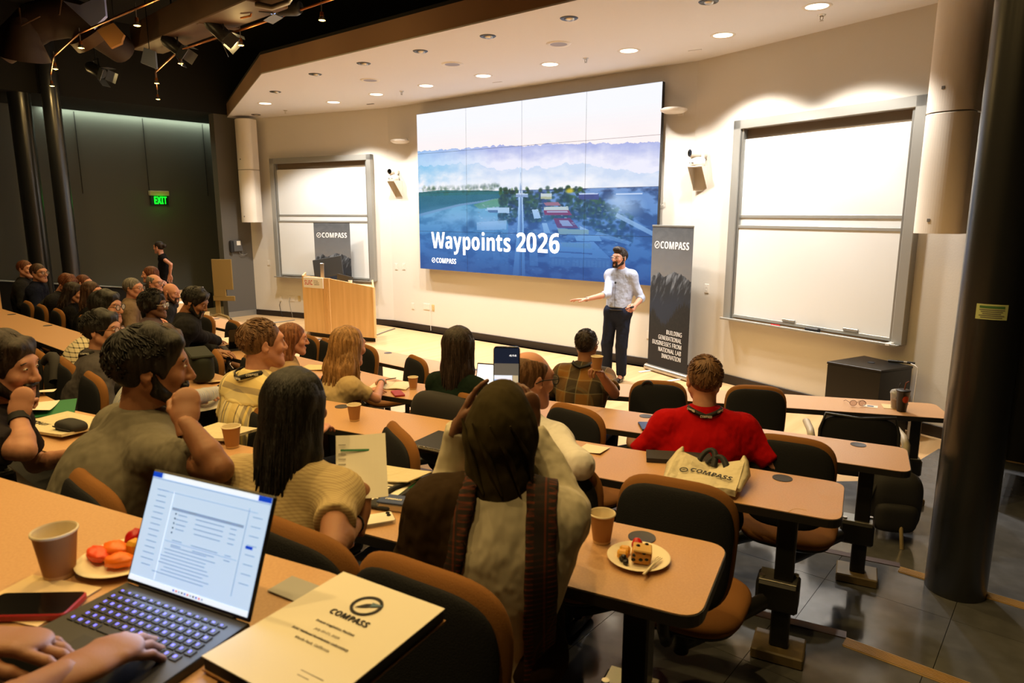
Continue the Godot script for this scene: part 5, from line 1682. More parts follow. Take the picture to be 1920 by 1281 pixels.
	part("cards", box(0.09, 0.018, 0.058, 0.001, Vector3(0, 0.011, 0)), "kraft_pale", o)
	part("lid", box(0.102, 0.006, 0.067, 0.002, Vector3(0, 0.029, 0)), "blue_card", o)
	text_part("COMPASS", "white_ink", o, Vector3(0, 0.0325, 0.005), 0.06, 0.011, lying(Vector3.UP))
	o = handset("pale phone in a clear case on the fourth desk beside the cream shirt", Vector3(5.363, 1.222, 7.471), -28, "clear_plastic", "paper")
	for x in [-0.022, -0.005]:
		part("camera_lens", cyl(0.007, 0.003, 16), "phone_black", o, Vector3(x, 0.011, -0.062))
	plate_muffin()
	single("scratch_mark", tube(bez(Vector3(6.249, 1.05, 6.132), Vector3(6.251, 1.05, 6.065), Vector3(6.276, 1.05, 6.077), Vector3(6.298, 1.05, 6.071)), 0.0012, 4), "kraft_pale", "faint curved pale scratch on the third desk's right end", "mark")


func tube_mark(r: float, y: float, s: float) -> ArrayMesh:
	# a round patch bent round a cup, facing the camera side (+x +z)
	return surf(10, 10, func(u: float, v: float):
		var a := 0.9 + (u - 0.5) * -1.1
		var k := sqrt(maxf(0.0, 1.0 - pow(2.0 * u - 1.0, 2)))
		return Vector3(cos(a) * (r + 0.0025), y + (v - 0.5) * 2.0 * s * k, sin(a) * (r + 0.0025)))


func ring_mesh(r: float, t: float) -> ArrayMesh:
	var pts := []
	for i in 13:
		pts.append(Vector3(cos(TAU * i / 12.0), sin(TAU * i / 12.0), 0) * r)
	return tube(pts, t, 5)


func crumple(s: float) -> ArrayMesh:
	var n := FastNoiseLite.new()
	n.frequency = 0.9
	return sheet(s * 2.0, s * 1.6, 0.004, func(u: float, v: float): return absf(n.get_noise_2d(u * 4.0, v * 4.0)) * 0.05)


func tote():
	# cream canvas bag lying on the third desk, black handles up
	var p := Vector3(5.876, 1.055, 6.073)
	var o := thing("tote_bag", "cream canvas tote bag with dark lettering and black handles on the third desk", "bag", p, 14)
	o.scale = Vector3.ONE * 0.9
	part("body", sheet(0.32, 0.3, 0.03, func(u: float, v: float): return 0.012 * sin(u * 9.0) * sin(v * 7.0) + 0.05 * (1.0 - v) * absf(2.0 * u - 1.0)), "canvas", o, Vector3(0, 0.012, 0.0))
	for s in [-1.0, 1.0]:
		part("folded_corner", tube([Vector3(s * 0.16, 0.03, 0.1), Vector3(s * 0.165, 0.05, -0.05), Vector3(s * 0.155, 0.085, -0.15), Vector3(s * 0.15, 0.1, -0.18)], [0.02, 0.035, 0.02, 0.006], 8, 0.5), "canvas", o)
	part("handle", tube(bez(Vector3(-0.06, 0.05, -0.13), Vector3(-0.04, 0.12, -0.2), Vector3(0.03, 0.13, -0.2), Vector3(0.02, 0.05, -0.1)), 0.016, 6, 0.35), "bag_black", o)
	part("handle", tube(bez(Vector3(-0.02, 0.05, -0.13), Vector3(0.02, 0.11, -0.17), Vector3(0.07, 0.1, -0.14), Vector3(0.09, 0.05, -0.06)), 0.016, 6, 0.35), "bag_black", o)
	text_part("COMPASS", "notebook_blue", o, Vector3(0.03, 0.06, 0.03), 0.2, 0.03, Basis(Vector3.UP, -0.2) * Basis(Vector3.RIGHT, -PI / 2 + 0.2))
	part("compass_emblem", compass_mark(0.02), "notebook_blue", o, Vector3(-0.1, 0.055, 0.02), Vector3(-78, 0, 0))


func plate_(label: String, at: Vector3, s: float) -> Node3D:
	var o := thing("paper_plate", label, "plate", at)
	part("dish", lathe([Vector2(0, 0.0), Vector2(0.06 * s, 0.0), Vector2(0.088 * s, 0.012), Vector2(0.09 * s, 0.014), Vector2(0.086 * s, 0.0155), Vector2(0.066 * s, 0.007), Vector2(0.055 * s, 0.003), Vector2(0, 0.003)], 40), "cup_white", o)
	return o


func lump(r: Vector3, sd: int, amp := 0.15) -> ArrayMesh:
	var n := FastNoiseLite.new()
	n.seed = sd
	n.frequency = 0.8
	return surf(20, 12, func(u: float, v: float):
		var a := TAU * u
		var b := PI * (v - 0.5)
		var d := Vector3(cos(b) * cos(a), sin(b), -cos(b) * sin(a))
		return d * r * (1.0 + amp * n.get_noise_3dv(d * 2.0)), true)


func plate_muffin():
	mat("cake", Color(0.78, 0.55, 0.25), 0.9)
	mat("cake_top", Color(0.82, 0.66, 0.4), 0.9)
	mat("berry", Color(0.06, 0.05, 0.08), 0.4)
	mat("strawberry", Color(0.75, 0.06, 0.08), 0.35)
	mat("pineapple", Color(0.85, 0.62, 0.15), 0.45)
	mat("melon", Color(0.9, 0.3, 0.12), 0.4)
	mat("melon_orange", Color(0.92, 0.45, 0.08), 0.4)
	var at := Vector3(6.145, 1.221, 7.126)
	plate_("round cream paper plate of cake and fruit on the fourth desk", at, 1.0)
	var o := thing("cake_slice", "slice of fruit cake with dark berries on the cream plate", "cake", at + Vector3(0.012, 0.004, 0.01), 30)
	part("crumb", box(0.055, 0.042, 0.045, 0.008, Vector3(0, 0.022, 0)), "cake", o, Vector3.ZERO, Vector3(8, 0, -6))
	part("crust", box(0.053, 0.006, 0.043, 0.003, Vector3(0, 0.045, 0)), "cake_top", o, Vector3.ZERO, Vector3(8, 0, -6))
	for q in [[-0.018, 0.03, 0.024], [0.0, 0.018, 0.025], [0.016, 0.02, 0.024], [0.008, 0.036, 0.022], [-0.008, 0.049, 0.004], [0.016, 0.048, -0.01], [-0.02, 0.016, 0.024]]:
		part("currant", lump(Vector3(0.006, 0.005, 0.004), int(q[0] * 999), 0.1), "berry", o, Vector3(q[0], q[1], q[2]))
	single("strawberry", lump(Vector3(0.016, 0.021, 0.016), 3, 0.2), "strawberry", "red strawberry standing at the back of the cake plate", "strawberry", at + Vector3(-0.02, 0.03, -0.025))
	for q in [[-0.045, 0.015, 0.0, "upper"], [-0.04, 0.014, 0.022, "lower"]]:
		single("pineapple_chunk", box(0.03, 0.024, 0.026, 0.006), "pineapple", "yellow pineapple chunk on the cake plate, %s of the two" % q[3], "fruit", at + Vector3(q[0], q[1], q[2]), 25)
	for i in 4:
		single("blueberry", lump(Vector3(0.0085, 0.008, 0.0085), i, 0.06), "berry", "dark blueberry in a small heap at the front of the cake plate", "berry", at + Vector3([-0.03, -0.016, -0.022, -0.01][i], [0.011, 0.011, 0.02, 0.012][i], [0.042, 0.045, 0.046, 0.055][i]), 0, "blueberries on the cake plate")
	o = thing("fork", "small pale plastic fork lying over the rim of the cake plate", "fork", at + Vector3(0.055, 0.02, 0.02))
	part("handle", tube([Vector3(0.012, -0.002, 0.07), Vector3(0.006, 0.0, 0.0)], 0.0045, 6, 0.5), "cup_white", o)
	for k in 3:
		part("tine", tube([Vector3(0.006 + (k - 1) * 0.002, 0.0, 0.0), Vector3(0.0 + (k - 1) * 0.006, -0.002, -0.03), Vector3(-0.002 + (k - 1) * 0.006, -0.006, -0.05)], 0.0018, 5), "cup_white", o)



func build_foreground():
	lamp("laptop_screen", Color(0.72, 0.83, 0.96), 0.85)
	mat("screen_line", Color(0.5, 0.6, 0.72), 0.6)
	lamp("screen_grey", Color(0.52, 0.62, 0.76), 0.75)
	lamp("screen_dark", Color(0.1, 0.13, 0.2), 0.8)
	lamp("screen_blue", Color(0.05, 0.25, 0.75), 0.9)
	lamp("screen_red", Color(0.8, 0.2, 0.25), 0.8)
	lamp("key_glow", Color(0.42, 0.42, 1.0), 1.6)
	lamp("screen_pale", Color(0.86, 0.92, 0.99), 0.92)
	mat("laptop_dark", Color(0.085, 0.075, 0.07), 0.42)
	mat("key_black", Color(0.04, 0.035, 0.04), 0.5)
	# --- the laptop ---
	var A := Vector3(5.723, 1.517, 8.308)
	var B := Vector3(6.013, 1.517, 8.231)
	var yaw := rad_to_deg(atan2(-(B - A).z, (B - A).x))
	var o := thing("laptop", "open dark laptop with a bright mail screen and lit keys on the rearmost desk", "laptop", Vector3((A.x + B.x) / 2, 1.5, (A.z + B.z) / 2), yaw)
	var w := A.distance_to(B) + 0.012
	part("base", prism(rounded([Vector2(-w / 2, 0.0), Vector2(w / 2, 0.0), Vector2(w / 2, 0.215), Vector2(-w / 2, 0.215)], [0.004, 0.004, 0.012, 0.012]), 0.002, 0.017, 0.002), "laptop_dark", o)
	var lid := Node3D.new()
	var pan := part("screen_lid", box(w, 0.212, 0.007, 0.003, Vector3(0, 0.106, 0)), "key_black", o, Vector3(0, 0.017, 0.0), Vector3(-22, 0, 0))
	lid.free()
	var sw := w - 0.012
	part("display", box(sw, 0.2, 0.001, 0, Vector3(0, 0.108, 0.0038)), "laptop_screen", pan)
	var z := 0.0046
	# the picture of a mail program: bars, columns, rows
	for q in [[-sw / 2 + 0.012, 0.2035, 0.024, 0.009, "screen_blue"], [sw / 2 - 0.016, 0.2035, 0.032, 0.009, "screen_blue"], [0.0, 0.2035, sw - 0.06, 0.009, "screen_pale"], [0, 0.197, sw, 0.0012, "screen_grey"], [0.0, 0.178, 0.25, 0.0008, "screen_grey"], [0.01, 0.15, 0.18, 0.005, "screen_grey"], [0.105, 0.108, 0.0012, 0.15, "screen_grey"], [-0.085, 0.1, 0.001, 0.16, "screen_pale"], [0.01, 0.092, 0.18, 0.0008, "screen_grey"], [0.122, 0.118, 0.016, 0.005, "screen_blue"], [0, 0.0125, sw, 0.009, "screen_pale"]]:
		part("screen_bar", box(q[2], q[3], 0.0006, 0, Vector3(q[0], q[1], z)), q[4], pan)
	var lines := []
	for i in 14:
		lines.append([-0.115, 0.178 - i * 0.0105, 0.022 + 0.012 * rng.randf(), 0.0016])
	for i in 7:
		lines.append([-0.05, 0.15 - i * 0.0085 - (0.012 if i > 4 else 0.0), 0.02 + 0.01 * rng.randf(), 0.0016])
		lines.append([0.02, 0.15 - i * 0.0085 - (0.012 if i > 4 else 0.0), 0.05 + 0.03 * rng.randf(), 0.0016])
		lines.append([0.078, 0.15 - i * 0.0085 - (0.012 if i > 4 else 0.0), 0.015, 0.0016])
	for i in 9:
		lines.append([-0.03 + 0.02 * rng.randf(), 0.084 - i * 0.0062, 0.09 + 0.05 * rng.randf(), 0.0014])
	for i in 8:
		lines.append([0.127, 0.17 - i * 0.016, 0.022, 0.0014])
	for q in lines:
		part("screen_text_line", box(q[2], q[3], 0.0006, 0, Vector3(q[0], q[1], z)), "screen_grey", pan)
	for i in 5:
		part("screen_dot", box(0.0028, 0.0028, 0.0006, 0, Vector3(-0.068, 0.142 - i * 0.0085, z)), "screen_dark", pan)
	for i in 11:
		part("taskbar_icon", box(0.0034, 0.0034, 0.0006, 0, Vector3(-0.03 + i * 0.0072, 0.0125, z + 0.0004)), ["screen_blue", "screen_dark", "screen_grey", "screen_red"][(i * 3) % 4], pan)
	part("hinge", tube([Vector3(-0.12, 0.016, 0.0), Vector3(0.12, 0.016, 0.0)], 0.005, 8), "key_black", o)
	var st := tool_()
	for r in 6:
		var n := 14
		for k in n:
			var x: float = -0.135 + (k + 0.5) * 0.27 / n + [0.0, 0.0, 0.004, 0.007, 0.011, 0.0][r] - 0.004
			var zz := 0.028 + r * 0.0182
			if r == 5 and k > 3 and k < 9:
				if k == 6:
					part("space_key", box(0.092, 0.0022, 0.0145, 0.0008, Vector3(x, 0.0178, zz)), "key_black", o)
				continue
			part("key", box(0.0158, 0.0022, 0.0145 if r else 0.009, 0.0008, Vector3(x, 0.0178, zz)), "key_black", o)
			bx(st, Vector3(0.0038 if (k + r) % 3 else 0.0055, 0.0006, 0.0055 if r else 0.003), 0, Transform3D(Basis(), Vector3(x - 0.002, 0.0191, zz - 0.001)))
	var lg := part("key_legends", st.commit(), "key_glow", o)
	lg.set_meta("kind", "stuff")
	part("touchpad", box(0.115, 0.0008, 0.062, 0, Vector3(-0.01, 0.0172, 0.172)), "key_black", o)
	var al := AreaLight3D.new()
	al.name = "laptop_light"
	al.area_size = Vector2(0.29, 0.2)
	al.light_color = Color(0.75, 0.85, 1.0)
	al.light_energy = 0.1
	al.area_range = 6.0
	al.shadow_enabled = true
	put(al)
	al.transform = pan.global_transform * Transform3D(Basis(Vector3.UP, PI), Vector3(0, 0.106, 0.012))
	# --- cup, plate with fruit, napkin, red phone ---
	cup("large brown paper cup nearest the camera, on the rearmost desk left of the laptop", Vector3(5.56, 1.502, 8.375), 1.02)
	var at := Vector3(5.605, 1.502, 8.275)
	plate_("oval cream paper plate of fruit half hidden behind the laptop screen", at, 0.95)
	var items := [[Vector3(-0.045, 0.016, 0.03), Vector3(0.036, 0.013, 0.02), "melon", "orange-red melon wedge at the front of the fruit plate", "melon_wedge", "melon"],
		[Vector3(-0.03, 0.02, 0.0), Vector3(0.035, 0.014, 0.022), "melon_orange", "light orange melon wedge in the middle of the fruit plate", "melon_wedge", "melon"],
		[Vector3(0.02, 0.018, 0.015), Vector3(0.03, 0.014, 0.02), "melon_orange", "light orange melon wedge next to the laptop screen", "melon_wedge", "melon"],
		[Vector3(-0.02, 0.03, -0.035), Vector3(0.022, 0.022, 0.02), "strawberry", "red strawberry at the back of the fruit plate", "strawberry", "strawberry"]]
	for i in items.size():
		var q: Array = items[i]
		single(q[4], lump(q[1], i + 9, 0.25), q[2], q[3], q[5], at + q[0], 20 * i)
	single("pineapple_chunk", box(0.03, 0.032, 0.028, 0.006), "pineapple", "yellow pineapple chunk beside the strawberry on the fruit plate", "fruit", at + Vector3(0.008, 0.027, -0.022), 15)
	page("pale napkin under the red phone at the left edge", Vector3(5.625, 1.502, 8.435), 0.17, 0.13, 24, "napkin", 0.0, "napkin", "napkin", 0.0015)
	var ph := handset("phone in a bright red case with a black screen, left of the laptop", Vector3(5.661, 1.504, 8.448), -48, "phone_red", "phone_black")
	# --- the booklet in a folder ---
	var tl := Vector3(5.985, 1.53, 8.041)
	var tr := Vector3(6.225, 1.53, 8.003)
	var bl := Vector3(6.087, 1.53, 8.327)
	var ux := (tr - tl)
	var yaw2 := rad_to_deg(atan2(-ux.z, ux.x))
	var c := (tr + bl) / 2.0
	o = thing("booklet", "thick white printed booklet with a round compass emblem, corner over the desk end", "booklet", Vector3(c.x, 1.501, c.z), yaw2)
	var bw := ux.length()
	var bd := tl.distance_to(bl)
	var curl := func(u: float, v: float): return 0.012 * (1.0 - u) * v * 0.3
	part("back_cover", sheet(bw, bd, 0.003, curl), "kraft", o)
	part("page_block", sheet(bw - 0.006, bd - 0.006, 0.02, curl), "folder_dark", o, Vector3(0, 0.003, 0))
	part("front_cover", sheet(bw - 0.002, bd - 0.002, 0.002, curl), "paper", o, Vector3(0, 0.0235, 0))
	var ty := 0.0275
	var flat := Basis(Vector3.RIGHT, -PI / 2)
	var em := part("compass_emblem", compass_mark(0.029, 0.0006), "ink", o, Vector3(0.0, ty - 0.0003, -0.085), Vector3(-90, 0, 0))
	part("needle_half", compass_needle(0.02), "grey_blue", o, Vector3(0.008, ty + 0.0006, -0.09), Vector3(-90, 0, 0))
	text_part("COMPASS", "ink", o, Vector3(0, ty, -0.043), 0.085, 0.014, flat, true, "lettering", 0.0006)
	for q in [["Event Logistics Packet", -0.01, 0.085, true], ["July 20-21, 2026", 0.008, 0.055, false], ["SLAC National Accelerator Laboratory", 0.024, 0.125, true], ["Menlo Park, California", 0.04, 0.075, false]]:
		text_part(q[0], "ink" if q[3] else "grey_ink", o, Vector3(0, ty, q[1]), q[2], 0.0065, flat, q[3], "lettering", 0.0004)
	for q in [[0.092, 0.16], [0.102, 0.12]]:
		part("printed_line", box(q[1], 0.0005, 0.0016, 0, Vector3(0, ty - 0.0012, q[0])), "grey_ink", o)
	page("small grey card sticking out from under the booklet's left edge", Vector3(5.97, 1.502, 8.106), 0.1, 0.06, 10, "laptop_grey", 0.0, "paper_card", "card", 0.002)


func compass_needle(s: float) -> ArrayMesh:
	var st := tool_()
	poly(st, [Vector3(0, -0.3, 0) * s, Vector3(1.0, 0.4, 0) * s, Vector3(-0.2, 0.35, 0) * s], Vector3.BACK)
	return st.commit()



# ---------- bodies: a distance field on a grid, meshed as surface nets ----------
class Field:
	var org: Vector3
	var cs: float
	var nx: int
	var ny: int
	var nz: int
	var f: PackedFloat32Array

	func _init(lo: Vector3, hi: Vector3, cell: float):
		cs = cell
		org = lo
		nx = int((hi.x - lo.x) / cs) + 2
		ny = int((hi.y - lo.y) / cs) + 2
		nz = int((hi.z - lo.z) / cs) + 2
		f.resize(nx * ny * nz)
		f.fill(0.3)

	# a tapered limb from a to b; side is the wide axis, q the depth as a share of the width; k the blend; clip 1 / 2 cuts the a / b end flat
	func limb(a: Vector3, b: Vector3, ra: float, rb: float, k := 0.03, side := Vector3.ZERO, q := 1.0, clip := 0, cut := false):
		var ax := b - a
		var len := maxf(ax.length(), 1e-5)
		ax /= len
		var m := maxf(ra, rb) + k + cs * 3.0
		var lo := a.min(b) - Vector3.ONE * m
		var hi := a.max(b) + Vector3.ONE * m
		var s := side
		if q != 1.0:
			s = (side - ax * side.dot(ax)).normalized()
		var x0 := maxi(0, int((lo.x - org.x) / cs))
		var x1 := mini(nx - 1, int((hi.x - org.x) / cs) + 1)
		var y0 := maxi(0, int((lo.y - org.y) / cs))
		var y1 := mini(ny - 1, int((hi.y - org.y) / cs) + 1)
		var z0 := maxi(0, int((lo.z - org.z) / cs))
		var z1 := mini(nz - 1, int((hi.z - org.z) / cs) + 1)
		var dr := rb - ra
		var k4 := 0.25 / maxf(k, 1e-4)
		for iz in range(z0, z1 + 1):
			for iy in range(y0, y1 + 1):
				var p := Vector3(org.x + x0 * cs, org.y + iy * cs, org.z + iz * cs) - a
				var i := (iz * ny + iy) * nx + x0
				for ix in range(x0, x1 + 1):
					var t := p.dot(ax)
					var tc := clampf(t, 0.0, len)
					var v := p - ax * tc
					var d: float
					if q != 1.0:
						var vs := v.dot(s)
						var va := t - tc
						var vn2 := maxf(0.0, v.length_squared() - vs * vs - va * va)
						d = sqrt(vs * vs + va * va + vn2 / (q * q)) - ra - dr * tc / len
						d *= 0.5 + 0.5 * q
					else:
						d = v.length() - ra - dr * tc / len
					if clip & 1:
						d = maxf(d, -t)
					if clip & 2:
						d = maxf(d, t - len)
					var o := f[i]
					if cut:
						d = -d
						var h := maxf(k - absf(o - d), 0.0)
						f[i] = maxf(o, d) + h * h * k4
					else:
						var h := maxf(k - absf(o - d), 0.0)
						f[i] = minf(o, d) - h * h * k4
					i += 1
					p.x += cs

	# an ellipsoid with radii r along the columns of b
	func egg(c: Vector3, r: Vector3, k := 0.02, cut := false, b := Basis.IDENTITY):
		var m := maxf(r.x, maxf(r.y, r.z)) + k + cs * 3.0
		var x0 := maxi(0, int((c.x - m - org.x) / cs))
		var x1 := mini(nx - 1, int((c.x + m - org.x) / cs) + 1)
		var y0 := maxi(0, int((c.y - m - org.y) / cs))
		var y1 := mini(ny - 1, int((c.y + m - org.y) / cs) + 1)
		var z0 := maxi(0, int((c.z - m - org.z) / cs))
		var z1 := mini(nz - 1, int((c.z + m - org.z) / cs) + 1)
		var inv := b.transposed()
		var r1 := Vector3.ONE / r
		var turned := b != Basis.IDENTITY
		var k4 := 0.25 / maxf(k, 1e-4)
		for iz in range(z0, z1 + 1):
			for iy in range(y0, y1 + 1):
				var p := Vector3(org.x + x0 * cs, org.y + iy * cs, org.z + iz * cs) - c
				var i := (iz * ny + iy) * nx + x0
				for ix in range(x0, x1 + 1):
					var v := (inv * p if turned else p) * r1
					var k0 := v.length()
					var k1 := (v * r1).length()
					var d := k0 * (k0 - 1.0) / k1 if k1 > 1e-6 else -0.02
					var o := f[i]
					if cut:
						d = -d
						var h := maxf(k - absf(o - d), 0.0)
						f[i] = maxf(o, d) + h * h * k4
					else:
						var h := maxf(k - absf(o - d), 0.0)
						f[i] = minf(o, d) - h * h * k4
					i += 1
					p.x += cs

	# everything on the side of the plane that n points to is cut away
	func slice_off(p0: Vector3, n: Vector3):
		for iz in nz:
			for iy in ny:
				var i := (iz * ny + iy) * nx
				var d := (Vector3(org.x, org.y + iy * cs, org.z + iz * cs) - p0).dot(n)
				for ix in nx:
					if f[i] < d:
						f[i] = d
					i += 1
					d += n.x * cs

	func net() -> Array:
		var vs := PackedVector3Array()
		var ids := PackedInt32Array()
		var slot := PackedInt32Array()
		slot.resize(f.size())
		slot.fill(-1)
		var sy := nx
		var sz := nx * ny
		var band := cs * 2.2
		for iz in nz - 1:
			for iy in ny - 1:
				var i := (iz * ny + iy) * nx - 1
				for ix in nx - 1:
					i += 1
					var a := f[i]
					if a > band or a < -band:
						continue
					var b := f[i + 1]
					var c := f[i + sy]
					var d := f[i + sy + 1]
					var e := f[i + sz]
					var g := f[i + sz + 1]
					var h := f[i + sz + sy]
					var j := f[i + sz + sy + 1]
					var mn := minf(minf(minf(a, b), minf(c, d)), minf(minf(e, g), minf(h, j)))
					if mn >= 0.0:
						continue
					if maxf(maxf(maxf(a, b), maxf(c, d)), maxf(maxf(e, g), maxf(h, j))) < 0.0:
						continue
					var s := Vector3.ZERO
					var n := 0
					if (a < 0.0) != (b < 0.0):
						s += Vector3(a / (a - b), 0, 0)
						n += 1
					if (c < 0.0) != (d < 0.0):
						s += Vector3(c / (c - d), 1, 0)
						n += 1
					if (e < 0.0) != (g < 0.0):
						s += Vector3(e / (e - g), 0, 1)
						n += 1
					if (h < 0.0) != (j < 0.0):
						s += Vector3(h / (h - j), 1, 1)
						n += 1
					if (a < 0.0) != (c < 0.0):
						s += Vector3(0, a / (a - c), 0)
						n += 1
					if (b < 0.0) != (d < 0.0):
						s += Vector3(1, b / (b - d), 0)
						n += 1
					if (e < 0.0) != (h < 0.0):
						s += Vector3(0, e / (e - h), 1)
						n += 1
					if (g < 0.0) != (j < 0.0):
						s += Vector3(1, g / (g - j), 1)
						n += 1
					if (a < 0.0) != (e < 0.0):
						s += Vector3(0, 0, a / (a - e))
						n += 1
					if (b < 0.0) != (g < 0.0):
						s += Vector3(1, 0, b / (b - g))
						n += 1
					if (c < 0.0) != (h < 0.0):
						s += Vector3(0, 1, c / (c - h))
						n += 1
					if (d < 0.0) != (j < 0.0):
						s += Vector3(1, 1, d / (d - j))
						n += 1
					slot[i] = vs.size()
					vs.append(org + (Vector3(ix, iy, iz) + s / n) * cs)
		for iz in range(1, nz - 1):
			for iy in range(1, ny - 1):
				var i := (iz * ny + iy) * nx
				for ix in range(1, nx - 1):
					i += 1
					if slot[i] < 0:
						continue
					var a := f[i] < 0.0
					if a != (f[i + 1] < 0.0):
						quad(ids, slot[i], slot[i - sz], slot[i - sy - sz], slot[i - sy], a)
					if a != (f[i + sy] < 0.0):
						quad(ids, slot[i], slot[i - 1], slot[i - 1 - sz], slot[i - sz], a)
					if a != (f[i + sz] < 0.0):
						quad(ids, slot[i], slot[i - sy], slot[i - 1 - sy], slot[i - 1], a)
		return [vs, ids]

	func quad(ids: PackedInt32Array, a: int, b: int, c: int, d: int, flip: bool):
		if a < 0 or b < 0 or c < 0 or d < 0:
			return
		if flip:
			ids.append_array(PackedInt32Array([a, b, c, a, c, d]))
		else:
			ids.append_array(PackedInt32Array([a, c, b, a, d, c]))


func net_mesh(parts: Array, wrinkle := 0.0, sd := 1, freq := 5.0) -> ArrayMesh:
	# joins [vertices, indices] pairs into one smooth mesh
	var vs := PackedVector3Array()
	var ids := PackedInt32Array()
	for p in parts:
		var off := vs.size()
		vs.append_array(p[0])
		var k: PackedInt32Array = p[1].duplicate()
		if off:
			for i in k.size():
				k[i] += off
		ids.append_array(k)
	if vs.is_empty():
		return ArrayMesh.new()
	if wrinkle > 0.0:
		var n := FastNoiseLite.new()
		n.seed = sd
		n.frequency = freq
		n.fractal_octaves = 2
		for i in vs.size():
			var v := vs[i]
			var w := n.get_noise_3d(v.x, v.y * 0.7, v.z)
			if freq < 6.0:
				var c := n.get_noise_3d(v.x * 2.6 + 7.0, v.y * 1.5, v.z * 2.6)
				w += (0.35 - absf(c)) * 0.9
			vs[i] = v + Vector3(w, n.get_noise_3d(v.y, v.z + 9.0, v.x) * 0.5, n.get_noise_3d(v.z + 5.0, v.x, v.y * 0.7)) * wrinkle
	var arr := []
	arr.resize(Mesh.ARRAY_MAX)
	arr[Mesh.ARRAY_VERTEX] = vs
	arr[Mesh.ARRAY_INDEX] = ids
	var am := ArrayMesh.new()
	am.add_surface_from_arrays(Mesh.PRIMITIVE_TRIANGLES, arr)
	var st := SurfaceTool.new()
	st.create_from(am, 0)
	st.generate_normals()
	return st.commit()


func moved(p: Array, xf: Transform3D) -> Array:
	return [xf * (p[0] as PackedVector3Array), p[1]]


# ---------- heads and hands ----------
var head_cache := {}
var hand_cache := {}


func head_net(female: bool, cell: float, open_mouth := false) -> Array:
	# origin in the middle of the skull, face towards -z
	var key := "%s%.3f%s" % [female, cell, open_mouth]
	if head_cache.has(key):
		return head_cache[key]
	var f := Field.new(Vector3(-0.1, -0.2, -0.135), Vector3(0.1, 0.13, 0.125), cell)
	var j := 0.9 if female else 1.0
	f.egg(Vector3(0, 0.028, 0.012), Vector3(0.074, 0.087, 0.094), 0.02)
	f.limb(Vector3(0, 0.01, -0.035), Vector3(0, -0.075, -0.05), 0.06, 0.04 * j, 0.03)
	for s in [-1.0, 1.0]:
		f.limb(Vector3(s * 0.05, -0.045, 0.0), Vector3(s * 0.018, -0.1, -0.07), 0.026 * j, 0.02 * j, 0.03)
		f.egg(Vector3(s * 0.04, -0.022, -0.066), Vector3(0.026, 0.022, 0.022), 0.02)
	f.egg(Vector3(0, -0.102, -0.078), Vector3(0.02, 0.017, 0.016) * j, 0.02)
	f.limb(Vector3(-0.038, 0.03, -0.081), Vector3(0.038, 0.03, -0.081), 0.011 * j, 0.011 * j, 0.02)
	for s in [-1.0, 1.0]:
		f.egg(Vector3(s * 0.032, 0.01, -0.1), Vector3(0.019, 0.013, 0.014), 0.012, true)
		f.egg(Vector3(s * 0.032, 0.009, -0.08), Vector3(0.0155, 0.0125, 0.0135), 0.004)
	f.limb(Vector3(0, 0.018, -0.09), Vector3(0, -0.03, -0.111), 0.008, 0.0125, 0.012)
	for s in [-1.0, 1.0]:
		f.egg(Vector3(s * 0.012, -0.033, -0.1), Vector3(0.009, 0.008, 0.012), 0.008)
	f.limb(Vector3(-0.018, -0.062, -0.09), Vector3(0.018, -0.062, -0.09), 0.006, 0.006, 0.008)
	f.limb(Vector3(-0.015, -0.074 - (0.012 if open_mouth else 0.0), -0.089), Vector3(0.015, -0.074 - (0.012 if open_mouth else 0.0), -0.089), 0.007, 0.007, 0.008)
	f.limb(Vector3(-0.02, -0.068 - (0.005 if open_mouth else 0.0), -0.1), Vector3(0.02, -0.068 - (0.005 if open_mouth else 0.0), -0.1), 0.007 if open_mouth else 0.003, 0.007 if open_mouth else 0.003, 0.003, Vector3.ZERO, 1.0, 0, true)
	for s in [-1.0, 1.0]:
		var b := Basis(Vector3.UP, s * -0.35)
		f.egg(Vector3(s * 0.079, -0.004, 0.012), Vector3(0.007, 0.031, 0.019), 0.006, false, b)
		f.egg(Vector3(s * 0.086, 0.0, 0.008), Vector3(0.006, 0.018, 0.01), 0.004, true, b)
	f.limb(Vector3(0, -0.05, 0.022), Vector3(0, -0.17, 0.04), 0.054 * j, 0.056 * j, 0.02)
	head_cache[key] = f.net()
	return head_cache[key]


# fingers point to -z, palm down, thumb on the +x side (a left hand); mirrored for the right
const POSES := {
	"rest": [[0.25, 0.3, 0.25], [0.25, 0.35, 0.25], [0.3, 0.4, 0.3], [0.35, 0.4, 0.3], 0.5, 0.2],
	"flat": [[0.08, 0.12, 0.08], [0.06, 0.1, 0.08], [0.08, 0.12, 0.08], [0.1, 0.14, 0.1], 0.7, 0.1],
	"open": [[0.0, 0.1, 0.05], [0.05, 0.1, 0.1], [0.12, 0.2, 0.15], [0.2, 0.25, 0.2], 0.95, -0.1],
	"hold": [[0.9, 0.9, 0.6], [1.0, 1.0, 0.7], [1.1, 1.0, 0.7], [1.2, 1.0, 0.7], 0.6, 0.6],
	"fist": [[1.35, 1.5, 0.9], [1.4, 1.5, 0.9], [1.4, 1.5, 0.9], [1.4, 1.5, 0.9], 0.35, 0.9],
	"type": [[0.35, 0.65, 0.35], [0.3, 0.55, 0.35], [0.4, 0.7, 0.4], [0.2, 0.35, 0.25], 0.55, 0.25],
	"point": [[0.1, 0.25, 0.15], [0.75, 0.9, 0.5], [0.95, 1.0, 0.6], [1.0, 1.0, 0.6], 0.6, 0.25],
	"phone": [[0.25, 0.5, 0.4], [0.5, 0.6, 0.5], [0.6, 0.6, 0.5], [0.7, 0.6, 0.5], 0.8, 0.1],
}


